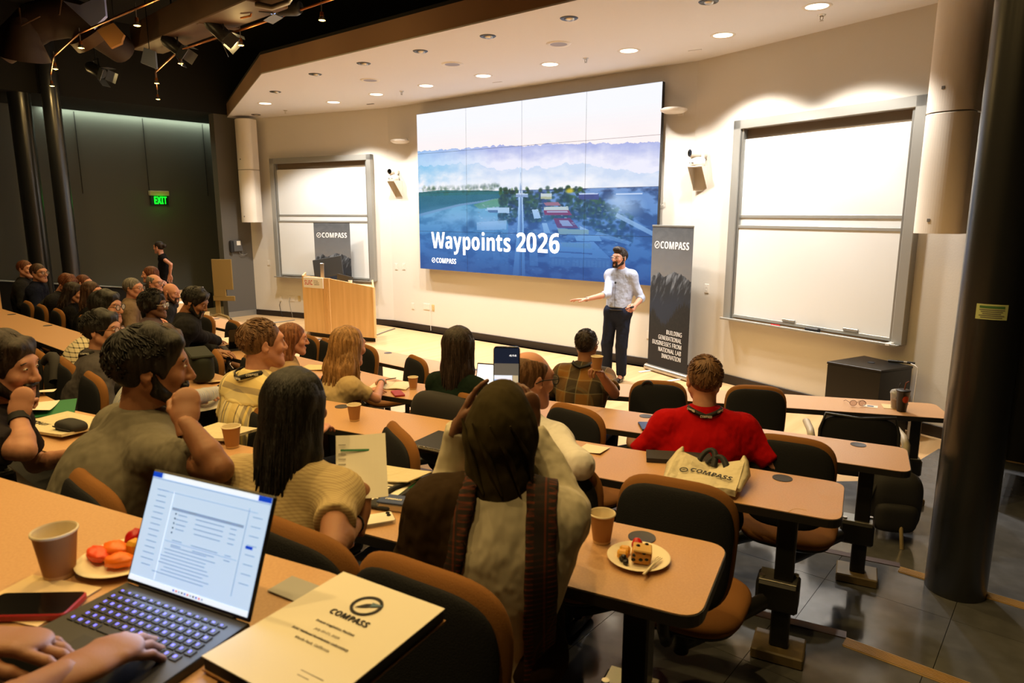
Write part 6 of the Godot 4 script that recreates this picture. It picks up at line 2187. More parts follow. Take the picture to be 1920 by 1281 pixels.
func hand_net(pose: String, cell: float) -> Array:
	var key := "%s%.4f" % [pose, cell]
	if hand_cache.has(key):
		return hand_cache[key]
	var q: Array = POSES[pose]
	var f := Field.new(Vector3(-0.075, -0.11, -0.215), Vector3(0.095, 0.05, 0.045), cell)
	var side := Vector3.RIGHT
	f.limb(Vector3(0, 0, 0.03), Vector3(0, 0, 0.0), 0.027, 0.027, 0.012, side, 0.75)
	f.limb(Vector3(0, 0, 0.0), Vector3(0.0, 0.0, -0.03), 0.028, 0.036, 0.015, side, 0.5)
	f.limb(Vector3(0.0, 0.001, -0.03), Vector3(0.0, 0.002, -0.078), 0.037, 0.041, 0.012, side, 0.36)
	f.egg(Vector3(0.026, -0.008, -0.03), Vector3(0.018, 0.014, 0.028), 0.012)
	var root := [[0.031, -0.088, 0.0092, [0.042, 0.026, 0.02], 0.14], [0.0105, -0.093, 0.0094, [0.046, 0.029, 0.021], 0.03], [-0.0105, -0.089, 0.009, [0.042, 0.027, 0.02], -0.06], [-0.030, -0.08, 0.0078, [0.034, 0.02, 0.018], -0.2]]
	for i in 4:
		var r: Array = root[i]
		var spread: float = r[4] * (1.6 if pose == "open" else 1.0 if pose != "fist" else 0.2)
		var p := Vector3(r[0], 0.002, r[1] + 0.012)
		var ang := 0.0
		var rad: float = r[2]
		f.limb(Vector3(r[0] * 0.8, 0.001, -0.05), p, rad * 0.9, rad * 1.05, 0.006)
		for k in 3:
			ang += q[i][k]
			var d := Vector3(sin(spread) * cos(ang), -sin(ang), -cos(ang) * cos(spread))
			var e: Vector3 = p + d * (r[3][k] + (0.012 if k == 0 else 0.0))
			f.limb(p, e, rad * (1.0 - 0.07 * k), rad * (0.95 - 0.09 * k), 0.003)
			p = e
	# the thumb leaves the side of the palm near its base
	var p := Vector3(0.026, -0.006, -0.022)
	var ang: float = q[4]
	var curl: float = q[5]
	for k in 3:
		var d := Vector3(sin(ang), -0.25 - curl * 0.4 * k, -cos(ang)).normalized()
		var e: Vector3 = p + d * [0.036, 0.032, 0.025][k]
		f.limb(p, e, [0.0145, 0.0112, 0.0102][k], [0.0115, 0.0102, 0.0085][k], 0.006)
		p = e
		ang -= 0.28 + curl * 0.35
	hand_cache[key] = f.net()
	return hand_cache[key]


func mirror(p: Array) -> Array:
	var vs: PackedVector3Array = Transform3D(Basis.from_scale(Vector3(-1, 1, 1)), Vector3.ZERO) * (p[0] as PackedVector3Array)
	var ids: PackedInt32Array = p[1].duplicate()
	for i in range(0, ids.size(), 3):
		var t := ids[i + 1]
		ids[i + 1] = ids[i + 2]
		ids[i + 2] = t
	return [vs, ids]



func bone_end(s: Vector3, w: Vector3, l1: float, l2: float, pole: Vector3) -> Vector3:
	# where the elbow goes
	var d := w - s
	var L := clampf(d.length(), 0.05, (l1 + l2) * 0.995)
	var x := (l1 * l1 - l2 * l2 + L * L) / (2.0 * L)
	var h := sqrt(maxf(0.0, l1 * l1 - x * x))
	d = d.normalized()
	return s + d * x + (pole - d * pole.dot(d)).normalized() * h


func box_of(pts: Array, m: float) -> Array:
	var lo: Vector3 = pts[0]
	var hi: Vector3 = pts[0]
	for p in pts:
		lo = lo.min(p)
		hi = hi.max(p)
	return [lo - Vector3.ONE * m, hi + Vector3.ONE * m]


func person(label: String, d: Dictionary) -> Node3D:
	var head: Vector3 = d.head
	var fl: float = d.floor
	var hy: float = d.get("hy", rad_to_deg(atan2(head.x - 2.4, head.z - 1.15)))
	var by: float = d.get("by", hy * 0.5)
	var lean: float = d.get("lean", 0.1)
	var bb := Basis(Vector3.UP, deg_to_rad(by))
	var o := thing("person", label, "person", Vector3(head.x, fl, head.z) + bb * Vector3(d.get("side", 0.0), 0, lean), by)
	var inv := o.transform.affine_inverse()
	var H := inv * head
	var HB := Basis(Vector3.UP, deg_to_rad(hy - by)) * Basis(Vector3.RIGHT, -deg_to_rad(d.get("hp", 0.0))) * Basis(Vector3.BACK, deg_to_rad(d.get("hr", 0.0)))
	var fem: bool = d.get("female", false)
	var w: float = d.get("w", 0.9 if fem else 1.0)
	var cs: float = d.get("cell", 0.015)
	var hs: float = d.get("hs", 0.96 if fem else 1.0)
	var stand: bool = d.get("stand", false)
	var P := Vector3(0, d.get("hip", 0.93) if stand else 0.56, 0)
	var N := H + HB * Vector3(0, -0.1, 0.025) * hs + Vector3(0, -0.062, 0.03)
	var Ch := P.lerp(N, 0.6) + Vector3(0, 0, 0.03 + d.get("slump", 0.0))
	var Wa := P.lerp(N, 0.28) + Vector3(0, 0, 0.015 + d.get("slump", 0.0) * 0.6)
	var R := Basis(Vector3.UP, deg_to_rad(d.get("twist", 0.0))) * Vector3.RIGHT
	var S := [N - R * d.get("sh", 0.165) * w + Vector3(0, -0.06, -0.005), N + R * d.get("sh", 0.165) * w + Vector3(0, -0.06, -0.005)]
	var E := []
	var W := []
	var HD := []
	for i in 2:
		var s := -1.0 if i == 0 else 1.0
		var k: String = "l" if i == 0 else "r"
		var goal: Vector3 = inv * (d[k] as Vector3) if d.has(k) else Vector3(s * 0.13, 0.79, minf(-0.33, H.z - 0.22))
		var pole: Vector3 = Vector3(s * 0.7, -0.8, 0.25)
		if d.has(k + "pole"):
			pole = bb.transposed() * (d[k + "pole"] as Vector3)
		var e: Vector3
		var wr := goal
		for n in 2:
			e = inv * (d[k + "e"] as Vector3) if d.has(k + "e") else bone_end(S[i], wr, 0.3 * (0.93 if fem else 1.0), 0.26 * (0.93 if fem else 1.0), pole)
			var fd := (wr - e).normalized()
			if not d.has(k + "e") and (wr - S[i]).length() > 0.55:
				wr = S[i] + (wr - S[i]).normalized() * 0.55
			HD.resize(i + 1)
			HD[i] = (bb.transposed() * (d[k + "dir"] as Vector3)).normalized() if d.has(k + "dir") else fd
			wr = goal - HD[i] * 0.075
		E.append(e)
		W.append(wr)
	var slim := 0.85 if fem else 1.0
	var skin: String = d.get("skin", "skin_light")
	# legs
	var hip := [P + Vector3(-0.085 * w, -0.02, 0), P + Vector3(0.085 * w, -0.02, 0)]
	var knee := [Vector3(-0.11, 0.53, -0.43), Vector3(0.11, 0.53, -0.43)]
	var ank := [Vector3(-0.11, 0.09, -0.38), Vector3(0.11, 0.09, -0.38)]
	if stand:
		for i in 2:
			var s := -1.0 if i == 0 else 1.0
			ank[i] = inv * (d.feet[i] as Vector3) + Vector3(0, 0.09, 0.03) if d.has("feet") else Vector3(s * 0.09, 0.09, 0.02)
			knee[i] = bone_end(hip[i], ank[i], (P.y - 0.1) * 0.51, (P.y - 0.1) * 0.51, Vector3(s * 0.1, 0, -1))
	# --- the body: one skin surface from head to feet ---
	var bx_ := box_of([P, N, S[0], S[1], E[0], E[1], W[0], W[1], hip[0], hip[1], knee[0], knee[1], ank[0], ank[1]], 0.16)
	var f := Field.new(bx_[0], bx_[1], cs)
	f.limb(P, Ch, 0.11 * w, 0.125 * w, 0.05, R, 0.6)
	f.limb(Ch, N + Vector3(0, -0.08, 0), 0.125 * w, 0.09 * w, 0.05, R, 0.6)
	f.limb(S[0], S[1], 0.042 * slim, 0.042 * slim, 0.03)
	f.limb(N + Vector3(0, -0.05, 0), H + HB * Vector3(0, -0.07, 0.024) * hs, 0.058 * slim * hs, 0.053 * slim * hs, 0.03)
	for i in 2:
		f.limb(S[i], E[i], 0.047 * slim, 0.037 * slim, 0.03)
		f.limb(E[i], E[i].lerp(W[i], 0.35), 0.036 * slim, 0.037 * slim, 0.01)
		f.limb(E[i].lerp(W[i], 0.35), W[i], 0.037 * slim, 0.0255 * slim, 0.01)
		if not d.has("no_legs"):
			f.limb(hip[i], knee[i], 0.075, 0.05, 0.03)
			f.limb(knee[i], knee[i].lerp(ank[i], 0.35), 0.048, 0.052, 0.01)
			f.limb(knee[i].lerp(ank[i], 0.35), ank[i], 0.052, 0.034, 0.01)
			f.limb(ank[i], ank[i] + Vector3(0, -0.045, -0.12), 0.036, 0.03, 0.02)
	var hc := minf(cs * 0.45, 0.006) if cs < 0.016 else 0.0075
	var nets := [f.net(), moved(head_net(fem, 0.0045 if d.get("fine", false) else 0.0062, d.get("open", false)), Transform3D(HB.scaled(Vector3.ONE * hs), H))]
	for i in 2:
		var k: String = "l" if i == 0 else "r"
		var up: Vector3 = bb.transposed() * (d[k + "up"] as Vector3) if d.has(k + "up") else Vector3(0, 1, 0.05)
		var z: Vector3 = -HD[i]
		var x := up.cross(z).normalized()
		var hb := Basis(x, z.cross(x), z)
		var hn := hand_net(d.get(k + "p", "rest"), d.get("hand_cell", 0.0042))
		nets.append(moved(hn if i == 0 else mirror(hn), Transform3D(hb.scaled_local(Vector3.ONE * (0.9 if fem else 1.0) * d.get("hand", 1.0)), W[i])))
	part("body", net_mesh(nets), skin, o)
	# --- clothes ---
	var top: String = d.top
	var g: float = d.get("thick", 0.0)
	var sleeve: String = d.get("sleeve", "long")
	var a := {"P": P, "Wa": Wa, "Ch": Ch, "N": N, "S": S, "E": E, "W": W, "R": R, "w": w, "fem": fem, "H": H, "HB": HB, "hs": hs}
	part(d.get("top_name", "shirt"), net_mesh([top_net(a, g, sleeve, cs, d)], d.get("wrinkle", 0.006), o.get_index()), top, o)
	if d.has("legs"):
		var lf := Field.new(box_of([P, hip[0], hip[1], knee[0], knee[1], ank[0], ank[1]], 0.2)[0], box_of([P, hip[0], hip[1], knee[0], knee[1], ank[0], ank[1]], 0.2)[1], maxf(cs, 0.014))
		lf.limb(hip[0], hip[1], 0.105 * w, 0.105 * w, 0.04)
		lf.limb(P, Wa.lerp(P, 0.4), 0.14 * w, 0.135 * w, 0.03, R, 0.72, 2)
		for i in 2:
			lf.limb(hip[i], knee[i], 0.095, 0.078 if stand else 0.07, 0.03)
			lf.limb(knee[i], ank[i] + Vector3(0, 0.0, 0), 0.076 if stand else 0.064, 0.066 if stand else 0.056, 0.02, Vector3.ZERO, 1.0, 2)
		part("trousers", net_mesh([lf.net()], 0.005, 3), d.legs, o)
		for i in 2:
			var sf := Field.new(ank[i] - Vector3(0.09, 0.1, 0.24), ank[i] + Vector3(0.09, 0.06, 0.1), 0.008)
			sf.limb(ank[i] + Vector3(0, -0.052, 0.03), ank[i] + Vector3(0, -0.055, -0.16), 0.036, 0.036, 0.01)
			sf.limb(ank[i] + Vector3(0, -0.01, 0.01), ank[i] + Vector3(0, -0.045, -0.05), 0.04, 0.034, 0.02)
			sf.slice_off(ank[i] + Vector3(0, -0.088, 0), Vector3.DOWN)
			part("shoe", net_mesh([sf.net()]), "shoe_black", o)
	# --- head things, in the head's own frame ---
	var hd := Transform3D(HB.scaled(Vector3.ONE * hs), H)
	if d.has("hair"):
		hair(o, hd, d.hair, d.get("hairm", "hair_black"), d)
	var bm: String = d.get("hairm", "hair_black")
	if d.get("face", true):
		for s in [-1.0, 1.0]:
			part("eye", eye_mesh(), "eye_white", o).transform = hd * Transform3D(Basis(), Vector3(s * 0.032, 0.0095, -0.0848))
			part("pupil", eye_mesh(), "pupil", o).transform = hd * Transform3D(Basis().scaled(Vector3.ONE * 0.5), Vector3(s * 0.0315, 0.0095, -0.0925))
			part("eyebrow", brow_mesh(), bm, o).transform = hd * Transform3D(Basis(Vector3.BACK, s * -0.1), Vector3(s * 0.034, 0.031, -0.0905))
		part("lips", lips_mesh(), "lips", o).transform = hd * Transform3D(Basis(), Vector3(0, -0.068, -0.0945))
	if d.get("open", false):
		part("mouth", eye_mesh(), "mouth_dark", o).transform = hd * Transform3D(Basis().scaled(Vector3(1.5, 0.8, 0.6)), Vector3(0, -0.073, -0.093))
	if d.has("beard"):
		var bf := Field.new(Vector3(-0.1, -0.15, -0.13), Vector3(0.1, 0.03, 0.03), 0.005)
		for s in [-1.0, 1.0]:
			bf.limb(Vector3(s * 0.072, 0.0, 0.0), Vector3(s * 0.06, -0.06, -0.02), 0.009, 0.016, 0.01)
			bf.limb(Vector3(s * 0.058, -0.06, -0.015), Vector3(s * 0.02, -0.104, -0.075), 0.021, 0.021, 0.015)
			bf.limb(Vector3(s * 0.026, -0.055, -0.088), Vector3(s * 0.026, -0.09, -0.085), 0.012, 0.014, 0.01)
		bf.limb(Vector3(-0.02, -0.105, -0.078), Vector3(0.02, -0.105, -0.078), 0.022, 0.022, 0.012)
		bf.limb(Vector3(-0.022, -0.052, -0.098), Vector3(0.022, -0.052, -0.098), 0.006, 0.006, 0.006)
		part("beard", net_mesh([bf.net()], 0.002), d.beard, o).transform = hd
	if d.has("specs"):
		specs(o, hd, d.specs)
	if d.has("collar"):
		var pts := []
		var ax: Vector3 = (H + HB * Vector3(0, -0.1, 0.025) - N).normalized()
		for i in 13:
			var t := PI * (0.08 + 0.84 * i / 12.0)
			pts.append(N + Vector3(0, 0.004, 0) + Vector3(cos(t) * 0.066 * slim, 0.0 - (0.035 if i == 0 or i == 12 else 0.0), sin(t) * 0.066) + Vector3(0, 0, -0.012) + ax * 0.012)
		pts.push_front(N + Vector3(0.04, -0.05, -0.075))
		pts.push_back(N + Vector3(-0.04, -0.05, -0.075))
		part("collar", tube(pts, 0.007, 8, 2.6), d.collar, o)
	if d.get("lanyard", false):
		var pts := []
		for i in 17:
			var t := PI * (-0.12 + 1.24 * i / 16.0)
			pts.append(N + Vector3(cos(t) * 0.083 * slim, 0.016 + absf(cos(t)) * 0.026 - maxf(0.0, -sin(t)) * 0.2, sin(t) * 0.083 + 0.004))
		pts.push_front(Ch + Vector3(0.03, 0.03, -0.14))
		pts.push_back(Ch + Vector3(-0.03, 0.03, -0.14))
		part("lanyard", tube(pts, 0.003, 8, 4.0), "lanyard_black", o)
		if d.get("lanyard_text", true):
			for q in [[0.0, 0.0], [0.95, 0.0], [-0.95, 0.0]]:
				var c := sin(q[0])
				var word := text_part("COMPASS", "white_ink", o, Vector3.ZERO, 0.055, 0.012, Basis(), true, "lettering", 0.0006)
				var mid: Vector3 = Vector3(c * 0.083 * slim, 0.012, cos(q[0]) * 0.078 + 0.004).normalized()
				var at := N + Vector3(c * 0.0865 * slim, 0.016 + absf(c) * 0.026, cos(q[0]) * 0.0865 + 0.004)
				var tb := Basis(Vector3.UP, q[0])
				word.transform = Transform3D(tb, at) * word.transform
	o.set_meta("joints", a)
	return o


func top_net(a: Dictionary, g: float, sleeve: String, cs: float, d: Dictionary, only := -1) -> Array:
	var P: Vector3 = a.P
	var N: Vector3 = a.N
	var w: float = a.w
	var sl := 0.86 if a.fem else 1.0
	var b := box_of([P + Vector3(0, -0.14, 0), N + Vector3(0, 0.08, 0), a.S[0], a.S[1], a.E[0], a.E[1]] + ([a.W[0], a.W[1]] if sleeve != "none" and sleeve != "short" else []), 0.2)
	var f := Field.new(b[0], b[1], cs)
	var waist := 0.125 if a.fem else 0.15
	var hem: float = d.get("hem", -0.1)
	f.limb(P + Vector3(0, hem, 0), a.Wa, 0.155 * w + g, waist * w + g, 0.03, a.R, 0.74, 1)
	f.limb(a.Wa, a.Ch, waist * w + g, 0.162 * w + g, 0.05, a.R, 0.68)
	f.limb(a.Ch, N + Vector3(0, -0.09, 0), 0.162 * w + g, 0.13 * w + g, 0.06, a.R, 0.64)
	f.limb(a.S[0], a.S[1], 0.056 * sl + g, 0.056 * sl + g, 0.06)
	for i in 2:
		f.limb(a.S[i] + Vector3(0, -0.03, 0.01), a.Wa.lerp(a.Ch, 0.3) + a.R * (0.07 if i else -0.07) * w, 0.062 * sl + g, 0.07 * w + g, 0.06)
	var ax: Vector3 = (a.H + a.HB * Vector3(0, -0.1, 0.025) - N).normalized()
	for i in 2:
		f.limb(N + Vector3(0, -0.015, 0), a.S[i], 0.055 * sl + g * 0.6, 0.055 * sl + g, 0.05)
		if sleeve == "none":
			continue
		if sleeve == "short":
			f.limb(a.S[i], a.S[i].lerp(a.E[i], d.get("cuff", 0.7)), 0.059 * sl + g, 0.062 * sl + g, 0.05, Vector3.ZERO, 1.0, 2)
		else:
			f.limb(a.S[i], a.E[i], 0.058 * sl + g, 0.05 * sl + g, 0.05)
			var e: Vector3 = a.E[i].lerp(a.W[i], {"long": 0.95, "rolled": 0.22, "three": 0.55}[sleeve])
			f.limb(a.E[i], e, 0.05 * sl + g, 0.04 * sl + g * 0.8 + (0.008 if sleeve == "rolled" else 0.0), 0.02, Vector3.ZERO, 1.0, 2)
	var nr: float = d.get("neck", 0.065)
	f.limb(N + Vector3(0, -0.05, 0), N + ax * d.get("neck_h", 0.03), nr * sl + g * 0.3 + 0.006, nr * sl + g * 0.3, 0.03, Vector3.ZERO, 1.0, 2)
	for s in d.get("slices_%d" % only, []):
		f.slice_off(s[0], s[1])
	return f.net()


var small := {}


func eye_mesh() -> ArrayMesh:
	if not small.has("eye"):
		small.eye = lump(Vector3(0.0118, 0.0058, 0.0098), 1, 0.0)
	return small.eye


func brow_mesh() -> ArrayMesh:
	if not small.has("brow"):
		small.brow = tube([Vector3(-0.017, -0.003, 0.004), Vector3(-0.006, 0.002, 0), Vector3(0.006, 0.002, 0), Vector3(0.017, -0.002, 0.006)], 0.0042, 6, 0.6)
	return small.brow


func lips_mesh() -> ArrayMesh:
	if not small.has("lips"):
		small.lips = tube([Vector3(-0.022, 0, 0.006), Vector3(-0.01, 0.003, 0), Vector3(0, 0.0015, -0.001), Vector3(0.01, 0.003, 0), Vector3(0.022, 0, 0.006)], [0.002, 0.005, 0.005, 0.005, 0.002], 8)
	return small.lips


func specs(o: Node3D, hd: Transform3D, m: String):
	if not small.has("specs"):
		var st := tool_()
		for s in [-1.0, 1.0]:
			var pts := []
			for i in 15:
				var t := TAU * i / 14.0
				pts.append(Vector3(s * 0.034 + signf(cos(t)) * pow(absf(cos(t)), 0.7) * 0.024, 0.004 + sin(t) * 0.02, -0.107))
			tube_(st, pts, 0.0021, 6)
			tube_(st, [Vector3(s * 0.058, 0.01, -0.105), Vector3(s * 0.076, 0.012, -0.06), Vector3(s * 0.083, 0.012, 0.0), Vector3(s * 0.08, 0.0, 0.03)], 0.002, 6)
		tube_(st, [Vector3(-0.011, 0.006, -0.108), Vector3(0, 0.01, -0.112), Vector3(0.011, 0.006, -0.108)], 0.002, 6)
		small.specs = st.commit()
		small.lens = surf(14, 2, func(u: float, v: float): return Vector3(cos(TAU * u) * 0.023 * v, sin(TAU * u) * 0.019 * v, 0.0), true)
	part("glasses_frame", small.specs, m, o).transform = hd
	for s in [-1.0, 1.0]:
		part("glasses_lens", small.lens, "glass_clear", o).transform = hd * Transform3D(Basis(), Vector3(s * 0.034, 0.004, -0.107))


func hair(o: Node3D, hd: Transform3D, style: String, m: String, d: Dictionary):
	var cell: float = 0.0065 if d.get("cell", 0.015) < 0.017 else 0.0085
	var L: float = d.get("hair_len", 0.3)
	var long := style in ["long", "wavy", "pony"]
	var f := Field.new(Vector3(-0.17, -L - 0.06 if long else -0.14, -0.15), Vector3(0.17, 0.19, 0.24), cell)
	var wr := 0.002
	match style:
		"short", "quiff", "full", "side":
			f.egg(Vector3(0, 0.032, 0.017), Vector3(0.082, 0.094, 0.103) * (1.07 if style == "full" else 1.0), 0.01)
			if style == "quiff":
				f.limb(Vector3(-0.03, 0.1, -0.055), Vector3(0.03, 0.105, -0.055), 0.032, 0.034, 0.02)
				f.limb(Vector3(0, 0.11, -0.04), Vector3(0, 0.1, 0.05), 0.04, 0.03, 0.03)
			if style == "full":
				f.limb(Vector3(-0.04, 0.085, -0.055), Vector3(0.045, 0.08, -0.06), 0.026, 0.026, 0.03)
				f.limb(Vector3(-0.035, 0.11, 0.0), Vector3(0.035, 0.11, 0.0), 0.025, 0.025, 0.03)
				wr = 0.006
			face_cut(f, 0.0)
			for s in [-1.0, 1.0]:
				f.egg(Vector3(s * 0.088, -0.05, -0.0), Vector3(0.035, 0.055, 0.04), 0.006, true)
			f.slice_off(Vector3(0, -0.075, 0.09), Vector3(0, -1, 0.12).normalized())
		"buzz":
			f.egg(Vector3(0, 0.03, 0.015), Vector3(0.0775, 0.09, 0.0985), 0.01)
			face_cut(f, 0.015)
			for s in [-1.0, 1.0]:
				f.egg(Vector3(s * 0.088, -0.05, -0.0), Vector3(0.035, 0.055, 0.04), 0.006, true)
			f.slice_off(Vector3(0, -0.065, 0.09), Vector3(0, -1, 0.12).normalized())
		"balding", "receding":
			f.egg(Vector3(0, 0.03, 0.016), Vector3(0.078, 0.09, 0.099), 0.01)
			face_cut(f, 0.02)
			f.egg(Vector3(0, 0.12, -0.02 if style == "balding" else -0.03), Vector3(0.066, 0.075, 0.1) if style == "balding" else Vector3(0.06, 0.05, 0.06), 0.006, true)
			for s in [-1.0, 1.0]:
				f.egg(Vector3(s * 0.088, -0.05, -0.0), Vector3(0.035, 0.055, 0.04), 0.006, true)
			f.slice_off(Vector3(0, -0.065, 0.09), Vector3(0, -1, 0.12).normalized())
		"curly":
			f.egg(Vector3(0, 0.045, 0.022), Vector3(0.108, 0.108, 0.118), 0.01)
			f.limb(Vector3(-0.05, 0.0, 0.06), Vector3(0.05, 0.0, 0.06), 0.06, 0.06, 0.03)
			face_cut(f, -0.005)
			wr = 0.016
			f.slice_off(Vector3(0, -0.075, 0.09), Vector3(0, -1, 0.1).normalized())
		"long", "wavy", "pony":
			f.egg(Vector3(0, 0.032, 0.017), Vector3(0.086, 0.096, 0.106), 0.01)
			var wide := 0.112 if style == "wavy" else 0.082
			if style == "pony":
				f.limb(Vector3(0, 0.04, 0.11), Vector3(0, -L, 0.13), 0.035, 0.025, 0.02)
			else:
				f.limb(Vector3(0, 0.02, 0.05), Vector3(0, -0.12, 0.07), 0.085, wide, 0.03, Vector3.RIGHT, 0.62)
				f.limb(Vector3(0, -0.12, 0.07), Vector3(0, -L + 0.05, 0.1), wide, wide * 0.92, 0.03, Vector3.RIGHT, 0.45)
				for s in [-1.0, 1.0]:
					f.limb(Vector3(s * 0.068, 0.03, 0.0), Vector3(s * 0.075, -0.14, 0.03), 0.025, 0.03, 0.02)
					f.limb(Vector3(s * 0.075, -0.14, 0.03), Vector3(s * 0.085, -L + 0.08, 0.06), 0.03, 0.018, 0.02)
			face_cut(f, 0.0)
			f.limb(Vector3(0, -0.08, -0.08), Vector3(0, -0.3, -0.1), 0.062, 0.08, 0.01, Vector3.ZERO, 1.0, 0, true)
			wr = 0.006 if style == "wavy" else 0.003
		"bun":
			f.egg(Vector3(0, 0.032, 0.017), Vector3(0.081, 0.093, 0.102), 0.01)
			f.egg(Vector3(0, 0.03, 0.13), Vector3(0.04, 0.04, 0.035), 0.02)
			face_cut(f, 0.0)
			f.slice_off(Vector3(0, -0.07, 0.09), Vector3(0, -1, 0.12).normalized())
	part("hair", net_mesh([f.net()], wr, 4, 14.0), m, o).transform = hd
	if style in ["short", "full", "quiff", "curly"] and d.get("cell", 0.015) < 0.016:
		# loose tufts combed away from the crown
		var tf := tool_()
		var rr := RandomNumberGenerator.new()
		rr.seed = 11
		var rad3 := Vector3(0.082, 0.094, 0.103) * (1.08 if style == "full" else 1.3 if style == "curly" else 1.0)
		var c0 := Vector3(0, 0.032 if style != "curly" else 0.04, 0.017)
		var crown := Vector3(0, 0.85, 0.5).normalized()
		var done := 0
		while done < (420 if style != "short" else 300):
			var v := Vector3(rr.randfn(), rr.randfn(), rr.randfn()).normalized()
			if v.y < (-0.55 if v.z > 0.3 else 0.12) or (v.z < -0.5 and v.y < 0.62):
				continue
			done += 1
			var t := (v - crown * v.dot(crown)).normalized().rotated(v, rr.randfn() * 0.4)
			var pts := []
			for q in [[0.0, 0.985], [0.14, 1.02], [0.3, 1.035], [0.44, 1.03 if style != "curly" else 1.08]]:
				pts.append(c0 + (v + t * q[0] * (1.3 if style == "full" else 1.0)).normalized() * rad3 * (q[1] - 0.012 + rr.randf() * 0.022))
			tube_(tf, pts, [0.003, 0.0042, 0.0036, 0.0008], 4, 0.5)
		part("hair_tufts", tf.commit(), m, o).transform = hd
	if style in ["long", "wavy"] and d.get("locks", true):
		# locks combed from the parting over the skull and down the back
		var st := tool_()
		var r := RandomNumberGenerator.new()
		r.seed = 3
		for i in 84:
			var t := (i + 0.5) / 84.0
			var az := lerpf(-0.25, PI + 0.25, t)
			var dir := Vector3(cos(az), 0, sin(az))
			var pts := [Vector3(dir.x * 0.012, 0.126, 0.01 + dir.z * 0.03)]
			var ph := r.randf() * TAU
			for k in 4:
				var b := lerpf(1.1, 0.0, (k + 1) / 4.0)
				pts.append(Vector3(dir.x * cos(b) * 0.0865, 0.034 + sin(b) * 0.093, 0.017 + dir.z * cos(b) * 0.107))
			var l := L * r.randf_range(0.82, 1.06)
			for k in 7:
				var q := (k + 1) / 7.0
				var y := lerpf(0.02, -l, q)
				var amp := (0.017 if style == "wavy" else 0.004) * q
				pts.append(Vector3(dir.x * lerpf(0.088, 0.14 if style == "wavy" else 0.088, q) + sin(ph + q * 9.0) * amp, y, 0.03 + dir.z * lerpf(0.09, 0.07 + (0.05 if dir.z > 0.3 else 0.0), q) + cos(ph + q * 9.0) * amp))
			var rad := []
			for k in pts.size():
				rad.append(0.0075 * (1.0 - 0.6 * k / pts.size()) if k else 0.003)
			tube_(st, pts, rad, 5, 0.7)
		part("hair_locks", st.commit(), m, o).transform = hd


func face_cut(f: Field, up: float):
	f.egg(Vector3(0, -0.045 + up, -0.125), Vector3(0.084, 0.115, 0.088), 0.008, true)
	f.egg(Vector3(0, 0.02 + up, -0.115), Vector3(0.062, 0.05, 0.045), 0.01, true)



func stripes(list: Array, along_x: bool, n := 128) -> ImageTexture:
	# list of [share, colour] bands across the picture
	var im := Image.create_empty(n, n, false, Image.FORMAT_RGB8)
	var p := 0.0
	for q in list:
		var a := int(p * n)
		p += q[0]
		var b := int(p * n + 0.5)
		im.fill_rect(Rect2i(a, 0, b - a, n) if along_x else Rect2i(0, a, n, b - a), q[1])
	return ImageTexture.create_from_image(im)


func printed(nm: String, tex: ImageTexture, scale: float):
	var m := mat(nm, Color.WHITE, 0.9)
	m.albedo_texture = tex
	tri(m, Vector3.ONE * scale)
	return m


func hair_mat(nm: String, c: Color):
	var m := mat(nm, Color.WHITE, 0.5)
	m.albedo_texture = noise_tex(0.03, [c.darkened(0.35), c.lightened(0.12)], 128)
	m.normal_enabled = true
	m.normal_texture = M.fine_normal
	m.normal_scale = 0.9
	m.metallic_specular = 0.35
	tri(m, Vector3(14, 1.6, 14))


